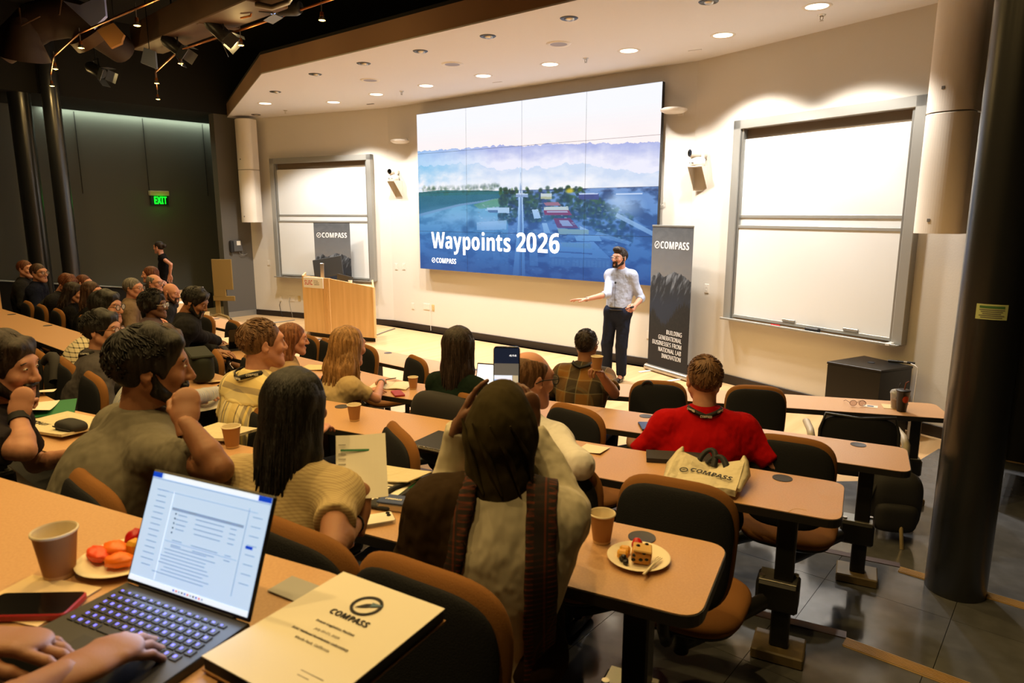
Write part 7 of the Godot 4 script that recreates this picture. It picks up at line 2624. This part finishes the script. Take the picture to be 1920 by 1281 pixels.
func build_people():
	for q in [["skin_light", Color(0.7, 0.5, 0.4)], ["skin_pink", Color(0.76, 0.54, 0.45)], ["skin_tan", Color(0.56, 0.38, 0.27)], ["skin_brown", Color(0.42, 0.28, 0.2)]]:
		var m := mat(q[0], q[1], 0.55)
		m.normal_enabled = true
		m.normal_texture = M.fine_normal
		m.normal_scale = 0.12
		tri(m, Vector3.ONE * 9.0)
		m.subsurf_scatter_enabled = true
		m.subsurf_scatter_strength = 0.08
	mat("eye_white", Color(0.8, 0.77, 0.73), 0.3)
	mat("pupil", Color(0.05, 0.035, 0.03), 0.2)
	mat("lips", Color(0.55, 0.28, 0.24), 0.5)
	mat("mouth_dark", Color(0.12, 0.04, 0.04), 0.6)
	mat("shoe_black", Color(0.03, 0.03, 0.032), 0.3)
	mat("lanyard_black", Color(0.03, 0.03, 0.035), 0.7)
	for q in [["hair_black", Color(0.035, 0.028, 0.026)], ["hair_dark", Color(0.1, 0.055, 0.035)], ["hair_brown", Color(0.22, 0.12, 0.065)], ["hair_auburn", Color(0.36, 0.17, 0.08)], ["hair_blonde", Color(0.6, 0.42, 0.22)], ["hair_straw", Color(0.48, 0.26, 0.12)], ["hair_grey", Color(0.42, 0.4, 0.38)], ["hair_fair", Color(0.4, 0.26, 0.15)]]:
		hair_mat(q[0], q[1])
	for q in [["cloth_suit", Color(0.13, 0.13, 0.14)], ["cloth_navy", Color(0.08, 0.095, 0.16)], ["cloth_black", Color(0.07, 0.066, 0.068)], ["cloth_white", Color(0.82, 0.81, 0.8)], ["cloth_pale_blue", Color(0.66, 0.7, 0.8)], ["cloth_red", Color(0.62, 0.03, 0.045)], ["cloth_polo", Color(0.42, 0.4, 0.35)], ["cloth_dark_shirt", Color(0.15, 0.135, 0.15)], ["cloth_tan", Color(0.46, 0.39, 0.32)], ["cloth_blue", Color(0.16, 0.22, 0.42)], ["cloth_purple", Color(0.36, 0.3, 0.32)], ["cloth_greyjacket", Color(0.3, 0.285, 0.29)], ["cloth_green", Color(0.07, 0.12, 0.09)], ["cloth_cream", Color(0.72, 0.63, 0.47)], ["cloth_olive", Color(0.22, 0.19, 0.11)], ["cloth_shawl", Color(0.19, 0.14, 0.085)], ["cloth_jeans", Color(0.3, 0.36, 0.48)], ["cloth_beige", Color(0.6, 0.5, 0.38)], ["cloth_ivory", Color(0.74, 0.71, 0.63)], ["cloth_trousers", Color(0.14, 0.16, 0.23)]]:
		cloth(q[0], q[1])
	printed("cloth_striped", stripes([[0.3, Color(0.83, 0.74, 0.5)], [0.04, Color(0.35, 0.3, 0.25)], [0.16, Color(0.86, 0.8, 0.62)], [0.12, Color(0.55, 0.5, 0.42)], [0.08, Color(0.88, 0.78, 0.45)], [0.1, Color(0.6, 0.56, 0.48)], [0.2, Color(0.87, 0.8, 0.58)]], true), 7.0)
	printed("cloth_striped_yoke", stripes([[0.4, Color(0.83, 0.74, 0.5)], [0.25, Color(0.55, 0.5, 0.42)], [0.35, Color(0.87, 0.8, 0.58)]], false), 9.0)
	printed("cloth_bars", stripes([[0.78, Color(0.82, 0.78, 0.66)], [0.22, Color(0.08, 0.08, 0.09)]], false), 34.0)
	printed("cloth_ribbed", stripes([[0.62, Color(0.72, 0.64, 0.47)], [0.38, Color(0.62, 0.54, 0.39)]], false), 120.0)
	printed("cloth_cuff_plaid", stripes([[0.3, Color(0.7, 0.74, 0.8)], [0.2, Color(0.4, 0.45, 0.52)], [0.3, Color(0.75, 0.76, 0.78)], [0.2, Color(0.62, 0.55, 0.4)]], true), 30.0)
	var im := Image.create_empty(128, 128, false, Image.FORMAT_RGB8)
	for y in 128:
		for x in 128:
			var c := Color(0.5, 0.33, 0.1)
			var sx := x > 70
			var sy := y > 70
			if sx:
				c = c.lerp(Color(0.07, 0.075, 0.07), 0.6)
			if sy:
				c = c.lerp(Color(0.07, 0.075, 0.07), 0.6)
			if x % 64 < 5 or y % 64 < 5:
				c = c.lerp(Color(0.45, 0.45, 0.38), 0.6)
			im.set_pixel(x, y, c)
	printed("cloth_plaid", ImageTexture.create_from_image(im), 5.5)
	im = Image.create_empty(64, 128, false, Image.FORMAT_RGB8)
	im.fill(Color(0.13, 0.085, 0.05))
	for y in range(0, 128, 16):
		im.fill_rect(Rect2i(10, y, 44, 5), Color(0.38, 0.15, 0.04))
	im.fill_rect(Rect2i(4, 0, 3, 128), Color(0.36, 0.15, 0.05))
	printed("cloth_border", ImageTexture.create_from_image(im), 9.0)
	speaker_and_near()
	audience()


func speaker_and_near():
	# the speaker
	var p := person("person in a pale blue shirt and dark trousers speaking on stage, one arm stretched out", {
		"head": Vector3(2.441, 1.641, 1.154), "floor": 0.0, "stand": true, "hip": 0.97, "by": -165.0, "hy": 171.0, "hp": -2.0, "lean": -0.01, "skin": "skin_pink", "top": "cloth_pale_blue", "sleeve": "rolled", "legs": "cloth_trousers", "hem": 0.02,
		"hair": "quiff", "hairm": "hair_dark", "beard": "hair_dark", "specs": "steel", "open": true, "fine": true, "collar": "cloth_pale_blue", "cell": 0.011, "wrinkle": 0.006, "w": 1.0, "sh": 0.142,
		"r": Vector3(2.26, 1.152, 1.785), "re": Vector3(2.429, 1.197, 1.406), "rp": "open", "rdir": Vector3(-0.75, -0.02, 0.65), "rup": Vector3(0.3, 0.9, -0.4),
		"l": Vector3(2.753, 1.041, 1.331), "le": Vector3(2.696, 1.128, 1.025), "lp": "hold", "lup": Vector3(0.6, 0.1, 0.5),
		"feet": [Vector3(2.452, 0, 1.067), Vector3(2.241, 0, 1.089)]})
	part("belt", tube(ring_at(Vector3(0, 0.985, 0.0), 0.15, 0.112), 0.015, 6, 0.4), "baseboard_dark", p)
	part("microphone", lump(Vector3(0.013, 0.016, 0.013), 2, 0.0), "ink", p, Vector3(0.0, 1.34, -0.152))
	part("microphone_cable", tube([Vector3(0, 1.33, -0.148), Vector3(0.005, 1.2, -0.145), Vector3(0.01, 1.0, -0.125)], 0.0025, 5), "ink", p)
	var j: Dictionary = p.get_meta("joints")
	var wr: Vector3 = j.W[1]
	var dirw: Vector3 = (j.W[1] - j.E[1]).normalized()
	part("wristband", tube([wr - dirw * 0.025, wr - dirw * 0.003], 0.031, 12), "grey_ink", p)
	single("clicker", box(0.025, 0.025, 0.09, 0.006), "ink", "small black clicker in the speaker's lowered hand", "remote", Vector3(2.787, 1.065, 1.403), 10)
	# red polo shirt
	p = person("person in a bright red polo shirt with a black lanyard, seen from behind", {
		"head": Vector3(5.624, 1.379, 5.573), "floor": 0.16, "by": 30.0, "hy": 38.0, "lean": 0.1, "skin": "skin_pink", "top": "cloth_red", "sleeve": "short", "legs": "cloth_navy", "hair": "short", "hairm": "hair_fair", "w": 1.12, "lanyard": true, "cell": 0.012, "collar": "cloth_red", "wrinkle": 0.005, "hs": 1.04,
		"l": Vector3(5.296, 0.95, 5.477), "lp": "rest", "r": Vector3(5.765, 0.95, 5.306)})
	# plaid shirt
	person("person in a yellow and black plaid shirt at the front desk, holding a brown cup", {
		"head": Vector3(4.216, 1.228, 4.527), "floor": 0.0, "by": 14.0, "hy": 14.0, "lean": 0.12, "skin": "skin_tan", "top": "cloth_plaid", "sleeve": "short", "legs": "cloth_navy", "hair": "short", "hairm": "hair_dark", "specs": "ink", "collar": "cloth_polo", "lanyard": true, "lanyard_text": false, "cell": 0.013, "w": 1.03,
		"r": Vector3(4.605, 1.189, 4.989), "rp": "hold"})
	cup("brown paper cup held up by the person in the plaid shirt", Vector3(4.663, 1.197, 5.071), 1.0)
	# balding man in white
	person("balding person with glasses in a white long-sleeved shirt, elbow on the third desk", {
		"head": Vector3(5.341, 1.532, 6.624), "floor": 0.32, "by": 6.0, "hy": -14.0, "hp": 6.0, "lean": 0.2, "skin": "skin_pink", "top": "cloth_white", "sleeve": "long", "legs": "cloth_navy", "hair": "balding", "hairm": "hair_fair", "specs": "ink", "collar": "cloth_white", "cell": 0.012, "wrinkle": 0.008, "lanyard": true, "lanyard_text": false,
		"r": Vector3(5.545, 1.251, 6.577), "re": Vector3(5.719, 1.313, 6.813), "l": Vector3(5.242, 1.31, 6.618)})
	# green top
	person("person with long dark brown hair in a dark green sleeveless top at the second desk", {
		"head": Vector3(4.128, 1.394, 5.795), "floor": 0.16, "by": 12.0, "hy": 18.0, "lean": 0.1, "female": true, "skin": "skin_light", "top": "cloth_green", "sleeve": "none", "legs": "cloth_black", "hair": "long", "hair_len": 0.3, "hairm": "hair_dark", "hs": 1.06, "cell": 0.013})
	# blonde
	p = person("person with long wavy blonde hair in a cream top writing at the second desk", {
		"head": Vector3(3.256, 1.312, 5.98), "floor": 0.16, "by": -16.0, "hy": 6.0, "hp": 6.0, "lean": 0.16, "female": true, "skin": "skin_pink", "top": "cloth_cream", "sleeve": "short", "legs": "cloth_beige", "hair": "wavy", "hair_len": 0.4, "hairm": "hair_blonde", "hs": 1.15, "cell": 0.012, "neck": 0.07,
		"r": Vector3(2.948, 0.93, 5.46), "re": Vector3(3.455, 0.967, 5.919), "rp": "hold"})
	j = p.get_meta("joints")
	dirw = (j.W[1] - j.E[1]).normalized()
	part("wristwatch", tube([j.W[1] - dirw * 0.045, j.W[1] - dirw * 0.015], 0.03, 12), "grey_metal", p)
	single("pen", tube([Vector3(3.056, 0.96, 5.506), Vector3(2.952, 0.925, 5.362), Vector3(2.881, 0.9, 5.264)], 0.004, 6), "ink", "dark pen in the blonde person's writing hand", "pen")
	# strawberry blonde
	person("person with straight strawberry-blonde hair in a light patterned top below the lectern", {
		"head": Vector3(2.641, 1.296, 6.02), "floor": 0.16, "by": -20.0, "hy": -30.0, "hp": 4.0, "lean": 0.14, "female": true, "skin": "skin_pink", "top": "cloth_beige", "sleeve": "short", "legs": "cloth_black", "hair": "long", "hair_len": 0.27, "hairm": "hair_straw", "cell": 0.014})
	# striped shirt
	p = person("person with thinning brown hair in a yellow and grey striped shirt with a printed lanyard", {
		"head": Vector3(3.977, 1.571, 7.018), "floor": 0.32, "by": 4.0, "hy": -12.0, "lean": 0.1, "skin": "skin_pink", "top": "cloth_striped", "sleeve": "short", "legs": "cloth_navy", "hair": "short", "hairm": "hair_fair", "lanyard": true, "cell": 0.011, "w": 0.98, "collar": "cloth_cream", "wrinkle": 0.005, "hs": 1.02})
	j = p.get_meta("joints")
	var yd := {"slices_0": [[j.N + Vector3(0, -0.1, 0), Vector3.DOWN]]}
	part("shirt_yoke", net_mesh([top_net(j, 0.004, "none", 0.012, yd, 0)]), "cloth_striped_yoke", p)
	# grey polo
	p = person("large person with thick black hair in a grey polo shirt, hand at the chin", {
		"head": Vector3(4.78, 1.715, 7.86), "floor": 0.49, "by": -6.0, "hy": -24.0, "hp": 4.0, "lean": 0.2, "skin": "skin_tan", "top": "cloth_polo", "sleeve": "short", "legs": "cloth_black", "hair": "full", "hairm": "hair_black", "beard": "hair_black", "cell": 0.011, "w": 1.18, "hs": 1.06, "wrinkle": 0.007, "collar": "cloth_polo", "slump": 0.02,
		"r": Vector3(5.158, 1.697, 7.924), "re": Vector3(5.299, 1.519, 7.915), "rp": "hold", "rdir": Vector3(-0.45, 0.8, -0.3), "rup": Vector3(0.75, 0.2, 0.4), "l": Vector3(4.289, 1.26, 7.667), "hand": 0.88})
	# man at the left edge
	p = person("person in a dark shirt at the left edge resting the chin on a fist", {
		"head": Vector3(4.137, 1.662, 8.1), "floor": 0.49, "by": -26.0, "hy": -45.0, "hp": 6.0, "lean": 0.24, "skin": "skin_light", "top": "cloth_dark_shirt", "sleeve": "short", "legs": "cloth_black", "hair": "full", "hairm": "hair_dark", "beard": "hair_dark", "cell": 0.012, "w": 1.08, "wrinkle": 0.008, "slump": 0.04,
		"r": Vector3(4.271, 1.581, 8.087), "re": Vector3(4.389, 1.422, 8.133), "hand": 0.9, "rp": "fist", "rdir": Vector3(-0.15, 0.85, -0.3), "rup": Vector3(0.6, 0.0, 0.5)})
	j = p.get_meta("joints")
	dirw = (j.W[1] - j.E[1]).normalized()
	part("wristband", tube([j.W[1] - dirw * 0.02, j.W[1] + dirw * 0.006], 0.033, 12), "ink", p)
	# cream ribbed shirt
	p = person("person with long straight dark hair in a cream ribbed T-shirt holding up a printed sheet", {
		"head": Vector3(5.373, 1.663, 7.717), "floor": 0.49, "by": 22.0, "hy": 26.0, "hp": 10.0, "lean": 0.1, "side": -0.05, "cuff": 0.58, "female": true, "skin": "skin_tan", "top": "cloth_ribbed", "sleeve": "short", "legs": "cloth_jeans", "hair": "long", "hair_len": 0.33, "hairm": "hair_black", "cell": 0.01, "wrinkle": 0.005, "w": 0.98, "neck": 0.075, "hs": 0.92,
		"r": Vector3(5.586, 1.451, 7.676), "re": Vector3(5.756, 1.427, 7.885), "rp": "hold", "rdir": Vector3(-0.3, 0.85, -0.35), "rup": Vector3(0.7, 0.1, 0.6), "l": Vector3(5.27, 1.3, 7.667)})
	j = p.get_meta("joints")
	dirw = (j.W[1] - j.E[1]).normalized()
	part("bracelet", tube([j.W[1] - dirw * 0.032, j.W[1] - dirw * 0.026], 0.028, 14), "ink", p)
	var a := Vector3(5.453, 1.581, 7.664)
	var b := Vector3(5.528, 1.57, 7.55)
	var c := Vector3(5.569, 1.438, 7.721)
	var st := tool_()
	var o := thing("printed_sheet", "white printed sheet with a green bar held up by the dark-haired person", "paper", (a + b + c) / 3.0)
	var u := (b - a)
	var v := (c - a)
	var n := v.cross(u).normalized()
	var xf := Transform3D(Basis(u.normalized(), n, (v - u.normalized() * v.dot(u.normalized())).normalized()), (b + c) / 2.0)
	o.transform = xf
	part("sheet", sheet(u.length(), v.length(), 0.0012, func(x: float, y: float): return 0.015 * x * x + 0.01 * y * y), "paper", o)
	part("printed_bar", box(u.length() * 0.82, 0.001, 0.006, 0, Vector3(0, 0.008, -v.length() * 0.25)), "folder_green", o)
	for i in 6:
		part("printed_line", box(0.02, 0.0008, 0.0018, 0, Vector3(-u.length() * 0.38, 0.006, -v.length() * (0.34 - i * 0.08 - (0.06 if i else 0.0)))), "grey_ink", o)
	scarf_person()
	typist()


func ring_at(c: Vector3, rx: float, rz: float) -> Array:
	var pts := []
	for i in 25:
		pts.append(c + Vector3(cos(TAU * i / 24.0) * rx, 0, sin(TAU * i / 24.0) * rz))
	return pts


func scarf_person():
	var p := person("person in an olive headscarf, brown shawl and ivory shirt filming the stage with a phone", {
		"head": Vector3(5.913, 1.646, 7.46), "floor": 0.49, "by": 36.0, "hy": 38.0, "lean": 0.04, "female": true, "skin": "skin_brown", "top": "cloth_ivory", "sleeve": "long", "legs": "cloth_shawl", "cell": 0.01, "wrinkle": 0.006, "w": 0.95, "hs": 0.88, "hem": -0.2, "thick": 0.004,
		"r": Vector3(5.871, 1.679, 7.288), "re": Vector3(6.038, 1.408, 7.306), "rp": "phone", "rdir": Vector3(-0.12, 1.0, -0.05), "rup": Vector3(0.75, 0.1, 0.2),
		"l": Vector3(5.792, 1.701, 7.442), "le": Vector3(5.686, 1.433, 7.438), "lp": "point", "ldir": Vector3(0.25, 0.8, -0.35), "lup": Vector3(-0.7, 0.25, 0.4), "hand": 0.95})
	var j: Dictionary = p.get_meta("joints")
	var f := Field.new(Vector3(-0.2, -0.32, -0.2), Vector3(0.2, 0.2, 0.25), 0.008)
	f.egg(Vector3(0, 0.02, 0.018), Vector3(0.082, 0.118, 0.112), 0.02)
	f.limb(Vector3(0, -0.02, 0.025), Vector3(0, -0.14, 0.045), 0.093, 0.076, 0.04, Vector3.RIGHT, 0.95)
	f.limb(Vector3(0, -0.12, 0.04), Vector3(0, -0.22, 0.05), 0.078, 0.055, 0.04, Vector3.RIGHT, 0.95)
	f.limb(Vector3(-0.05, -0.13, -0.06), Vector3(0.05, -0.15, -0.06), 0.05, 0.05, 0.03)
	f.egg(Vector3(0, -0.01, -0.12), Vector3(0.064, 0.088, 0.07), 0.01, true)
	part("headscarf", net_mesh([f.net()], 0.006, 6), "cloth_olive", p).transform = Transform3D(j.HB, j.H)
	for k in 4:
		var t := k * 0.5 - 0.7
		part("scarf_fold", tube([Vector3(sin(t - 0.5) * 0.1, 0.05, 0.03 + cos(t - 0.5) * 0.1), Vector3(sin(t) * 0.106, -0.04, 0.03 + cos(t) * 0.1), Vector3(sin(t + 0.3) * 0.095, -0.13, 0.04 + cos(t + 0.3) * 0.085)], [0.003, 0.012, 0.004], 8, 0.6), "cloth_olive", p).transform = Transform3D(j.HB, j.H)
	# the shawl: a wide fall over the left shoulder and a narrow one on the right
	var d := {"hem": -0.16, "slices_1": [[Vector3(-0.085, 0.85, 0), Vector3(1, -0.2, 0).normalized()], [Vector3(0, 0, -0.02), Vector3(0, 0, -1)]], "slices_2": [[Vector3(0.15, 0.75, 0), Vector3(1, 0, 0)], [Vector3(0.07, 0.75, 0), Vector3(-1, 0, 0)], [Vector3(0, 0, -0.02), Vector3(0, 0, -1)]]}
	var ja := j.duplicate()
	ja.E = [j.S[0] + Vector3(-0.1, -0.3, 0.02), j.S[1] + Vector3(0.05, -0.3, 0.0)]
	ja.W = ja.E
	part("shawl", net_mesh([top_net(ja, 0.03, "short", 0.011, d, 1)], 0.012, 8), "cloth_shawl", p)
	part("shawl_end", net_mesh([top_net(ja, 0.024, "none", 0.011, d, 2)], 0.006, 9), "cloth_border", p)
	var dd := {"hem": -0.16, "slices_1": [[Vector3(-0.086, 0.85, 0), Vector3(1, -0.2, 0).normalized()], [Vector3(-0.13, 0.85, 0), Vector3(-1, 0.2, 0).normalized()], [Vector3(0, 0, -0.02), Vector3(0, 0, -1)]]}
	part("shawl_border", net_mesh([top_net(ja, 0.034, "none", 0.011, dd, 1)], 0.008, 8), "cloth_border", p)
	# the phone she holds
	var o := thing("phone", "dark phone held up by the person in the headscarf, filming the stage on its screen", "phone", Vector3(5.796, 1.75, 7.3), 36)
	part("case", prism(rounded([Vector2(-0.038, -0.078), Vector2(0.038, -0.078), Vector2(0.038, 0.078), Vector2(-0.038, 0.078)], [0.012, 0.012, 0.012, 0.012]), -0.005, 0.005, 0.002), "phone_black", o, Vector3.ZERO, Vector3(84, 0, 0))
	var sc := part("display", box(0.07, 0.146, 0.001, 0, Vector3(0, 0, 0.0056)), "screen_dark", o, Vector3.ZERO, Vector3(-6, 0, 0))
	for q in [[0, 0.012, 0.07, 0.034, "phone_room"], [-0.009, -0.03, 0.052, 0.05, "valley"], [0.026, -0.03, 0.016, 0.05, "phone_wall"], [0, -0.063, 0.07, 0.012, "phone_room"]]:
		var s := tool_()
		var x: float = q[0]
		var y: float = q[1]
		var hw: float = q[2] / 2
		var hh: float = q[3] / 2
		poly(s, [Vector3(x - hw, y - hh, 0.0066), Vector3(x + hw, y - hh, 0.0066), Vector3(x + hw, y + hh, 0.0066), Vector3(x - hw, y + hh, 0.0066)], Vector3.BACK, [Vector2(0, 1), Vector2(1, 1), Vector2(1, 0), Vector2(0, 0)])
		part("live_picture", s.commit(), q[4], sc)
	text_part("4:14", "screen_letters", sc, Vector3(0.018, 0.052, 0.0066), 0.02, 0.005)


func typist():
	# the typing person sits mostly outside the picture; both hands are in it
	person("person typing on the nearest laptop, only two hands in the picture", {
		"head": Vector3(5.93, 1.99, 8.93), "floor": 0.77, "by": 18.0, "hy": 18.0, "hp": 15.0, "lean": 0.2, "skin": "skin_tan", "top": "cloth_navy", "sleeve": "three", "hair": "short", "hairm": "hair_dark", "cell": 0.013, "no_legs": true, "hand_cell": 0.0028,
		"r": Vector3(5.982, 1.553, 8.428), "re": Vector3(6.1, 1.6, 8.74), "rp": "rest", "rdir": Vector3(-0.34, -0.12, -0.93), "rup": Vector3(0.0, 1, 0),
		"l": Vector3(5.859, 1.558, 8.512), "le": Vector3(5.58, 1.6, 8.72), "lp": "rest", "ldir": Vector3(0.62, -0.14, -0.75), "lup": Vector3(-0.25, 1, 0.0)})


func audience():
	var far := 0.017
	# third row
	person("person with black hair in a dark grey jacket with a printed lanyard, third row left", {
		"head": Vector3(2.432, 1.491, 7.2), "floor": 0.32, "hy": -48.0, "by": -18.0, "lean": 0.12, "skin": "skin_light", "top": "cloth_greyjacket", "top_name": "jacket", "thick": 0.014, "legs": "cloth_black", "hair": "full", "hairm": "hair_black", "specs": "gold_wire", "lanyard": true, "cell": 0.014, "wrinkle": 0.009})
	person("person with black hair and glasses in a black-striped white shirt, partly behind the grey jacket", {
		"head": Vector3(1.574, 1.523, 6.87), "floor": 0.32, "hy": -50.0, "by": -10.0, "lean": 0.3, "skin": "skin_light", "top": "cloth_bars", "sleeve": "short", "legs": "cloth_black", "hair": "full", "hairm": "hair_black", "specs": "ink", "cell": far})
	var p := person("person hidden behind the grey polo shirt, brown hair top and one plaid cuff showing", {
		"head": Vector3(3.123, 1.461, 7.135), "floor": 0.32, "hy": -30.0, "by": -10.0, "hp": 14.0, "lean": 0.2, "skin": "skin_light", "top": "cloth_cuff_plaid", "legs": "cloth_black", "hair": "full", "hairm": "hair_brown", "cell": 0.014,
		"r": Vector3(2.904, 1.09, 6.715), "re": Vector3(3.47, 1.228, 7.199), "rp": "flat"})
	var j: Dictionary = p.get_meta("joints")
	var dw: Vector3 = (j.W[1] - j.E[1]).normalized()
	part("wristwatch", tube([j.W[1] - dw * 0.02, j.W[1] + dw * 0.004], 0.031, 12), "ink", p)
	# second row
	person("person with black hair and beard in a black jacket bowed over the second desk", {
		"head": Vector3(1.109, 1.443, 6), "floor": 0.16, "hy": -48.0, "by": -24.0, "hp": 26.0, "lean": 0.26, "skin": "skin_tan", "top": "cloth_suit", "top_name": "jacket", "thick": 0.016, "legs": "cloth_black", "hair": "full", "hairm": "hair_black", "beard": "hair_black", "cell": 0.014, "slump": 0.05, "wrinkle": 0.009, "w": 1.05,
		"r": Vector3(0.429, 0.93, 5.473), "rp": "flat"})
	person("person with curly black hair and glasses in a purple-grey jacket over a blue collar", {
		"head": Vector3(0.27, 1.338, 6), "floor": 0.16, "hy": -46.0, "by": -14.0, "lean": 0.12, "skin": "skin_brown", "top": "cloth_purple", "top_name": "jacket", "thick": 0.012, "legs": "cloth_black", "hair": "curly", "hairm": "hair_black", "specs": "steel", "collar": "cloth_blue", "cell": 0.015, "w": 1.05})
	person("person with short grey hair and glasses in a tan jacket over a blue collar", {
		"head": Vector3(-1.346, 1.352, 5.56), "floor": 0.16, "hy": -52.0, "by": -26.0, "lean": 0.1, "skin": "skin_pink", "top": "cloth_tan", "top_name": "jacket", "thick": 0.012, "legs": "cloth_black", "hair": "short", "hairm": "hair_grey", "specs": "gold_wire", "collar": "cloth_pale_blue", "cell": far})
	person("person with light brown long hair seen in profile, second row left", {
		"head": Vector3(-1.309, 1.35, 6), "floor": 0.16, "hy": -52.0, "by": -20.0, "lean": 0.12, "female": true, "skin": "skin_pink", "top": "cloth_black", "legs": "cloth_black", "hair": "wavy", "hair_len": 0.32, "hairm": "hair_brown", "cell": far})
	person("person with dark reddish-brown long hair seen from behind, second row left", {
		"head": Vector3(-1.945, 1.296, 5.98), "floor": 0.16, "hy": -38.0, "by": -14.0, "hp": 14.0, "lean": 0.14, "female": true, "skin": "skin_light", "top": "cloth_black", "legs": "cloth_black", "hair": "wavy", "hair_len": 0.26, "hairm": "hair_dark", "cell": far})
	person("person with auburn hair bending down, pale cuff showing, second row left", {
		"head": Vector3(-2.543, 1.346, 5.86), "floor": 0.16, "hy": -66.0, "by": -50.0, "hp": 34.0, "lean": 0.3, "skin": "skin_pink", "top": "cloth_suit", "top_name": "jacket", "thick": 0.014, "legs": "cloth_black", "hair": "full", "hairm": "hair_auburn", "collar": "cloth_white", "cell": far, "slump": 0.04,
		"r": Vector3(-2.722, 1.075, 5.88), "rp": "rest"})
	person("person in a navy suit with glasses and neat brown hair, far left", {
		"head": Vector3(-3.454, 1.436, 5.893), "floor": 0.16, "hy": -62.0, "by": -28.0, "lean": 0.06, "skin": "skin_light", "top": "cloth_navy", "top_name": "jacket", "thick": 0.014, "legs": "cloth_navy", "hair": "short", "hairm": "hair_brown", "specs": "ink", "collar": "cloth_white", "cell": far})
	person("person in a dark suit with reddish hair, leftmost in the second row", {
		"head": Vector3(-4.157, 1.446, 5.853), "floor": 0.16, "hy": -58.0, "by": -28.0, "lean": 0.06, "skin": "skin_pink", "top": "cloth_suit", "top_name": "jacket", "thick": 0.014, "legs": "cloth_black", "hair": "short", "hairm": "hair_auburn", "collar": "cloth_white", "cell": far})
	# front row at the left
	person("person with a shaved bald head and short beard in a dark jacket, front row left", {
		"head": Vector3(-1.767, 1.219, 4.959), "floor": 0.0, "hy": -58.0, "by": -30.0, "hp": 12.0, "lean": 0.16, "skin": "skin_pink", "top": "cloth_suit", "top_name": "jacket", "thick": 0.012, "legs": "cloth_black", "beard": "hair_brown", "hairm": "hair_brown", "cell": far})
	person("person with thin grey hair and dark glasses in a black jacket, front row left", {
		"head": Vector3(-2.566, 1.278, 4.82), "floor": 0.0, "hy": -60.0, "by": -30.0, "lean": 0.1, "skin": "skin_pink", "top": "cloth_suit", "top_name": "jacket", "thick": 0.012, "legs": "cloth_black", "hair": "balding", "hairm": "hair_grey", "specs": "ink", "collar": "cloth_white", "cell": far})
	person("person with shoulder-length auburn hair turned towards the left, front row", {
		"head": Vector3(-3.365, 1.33, 4.549), "floor": 0.0, "hy": 150.0, "by": 60.0, "lean": 0.05, "female": true, "skin": "skin_pink", "top": "cloth_dark_shirt", "legs": "cloth_black", "hair": "long", "hair_len": 0.22, "hairm": "hair_auburn", "cell": far})
	person("person with reddish hair, only a patch of the head showing between two long-haired people", {
		"head": Vector3(-3.517, 1.258, 5.359), "floor": 0.0, "hy": -50.0, "by": -20.0, "lean": 0.1, "skin": "skin_pink", "top": "cloth_suit", "legs": "cloth_black", "hair": "short", "hairm": "hair_auburn", "cell": far, "hs": 0.95})
	person("person in a black sleeveless dress standing against the dark left wall", {
		"head": Vector3(-6.551, 1.566, 3.05), "floor": 0.0, "stand": true, "hip": 0.9, "hy": 120.0, "by": 165.0, "lean": 0.0, "female": true, "skin": "skin_pink", "top": "cloth_black", "top_name": "dress", "sleeve": "none", "hem": -0.3, "hair": "bun", "hairm": "hair_dark", "cell": far,
		"r": Vector3(-6.49, 1.165, 3.23), "l": Vector3(-6.274, 0.992, 3.025)})
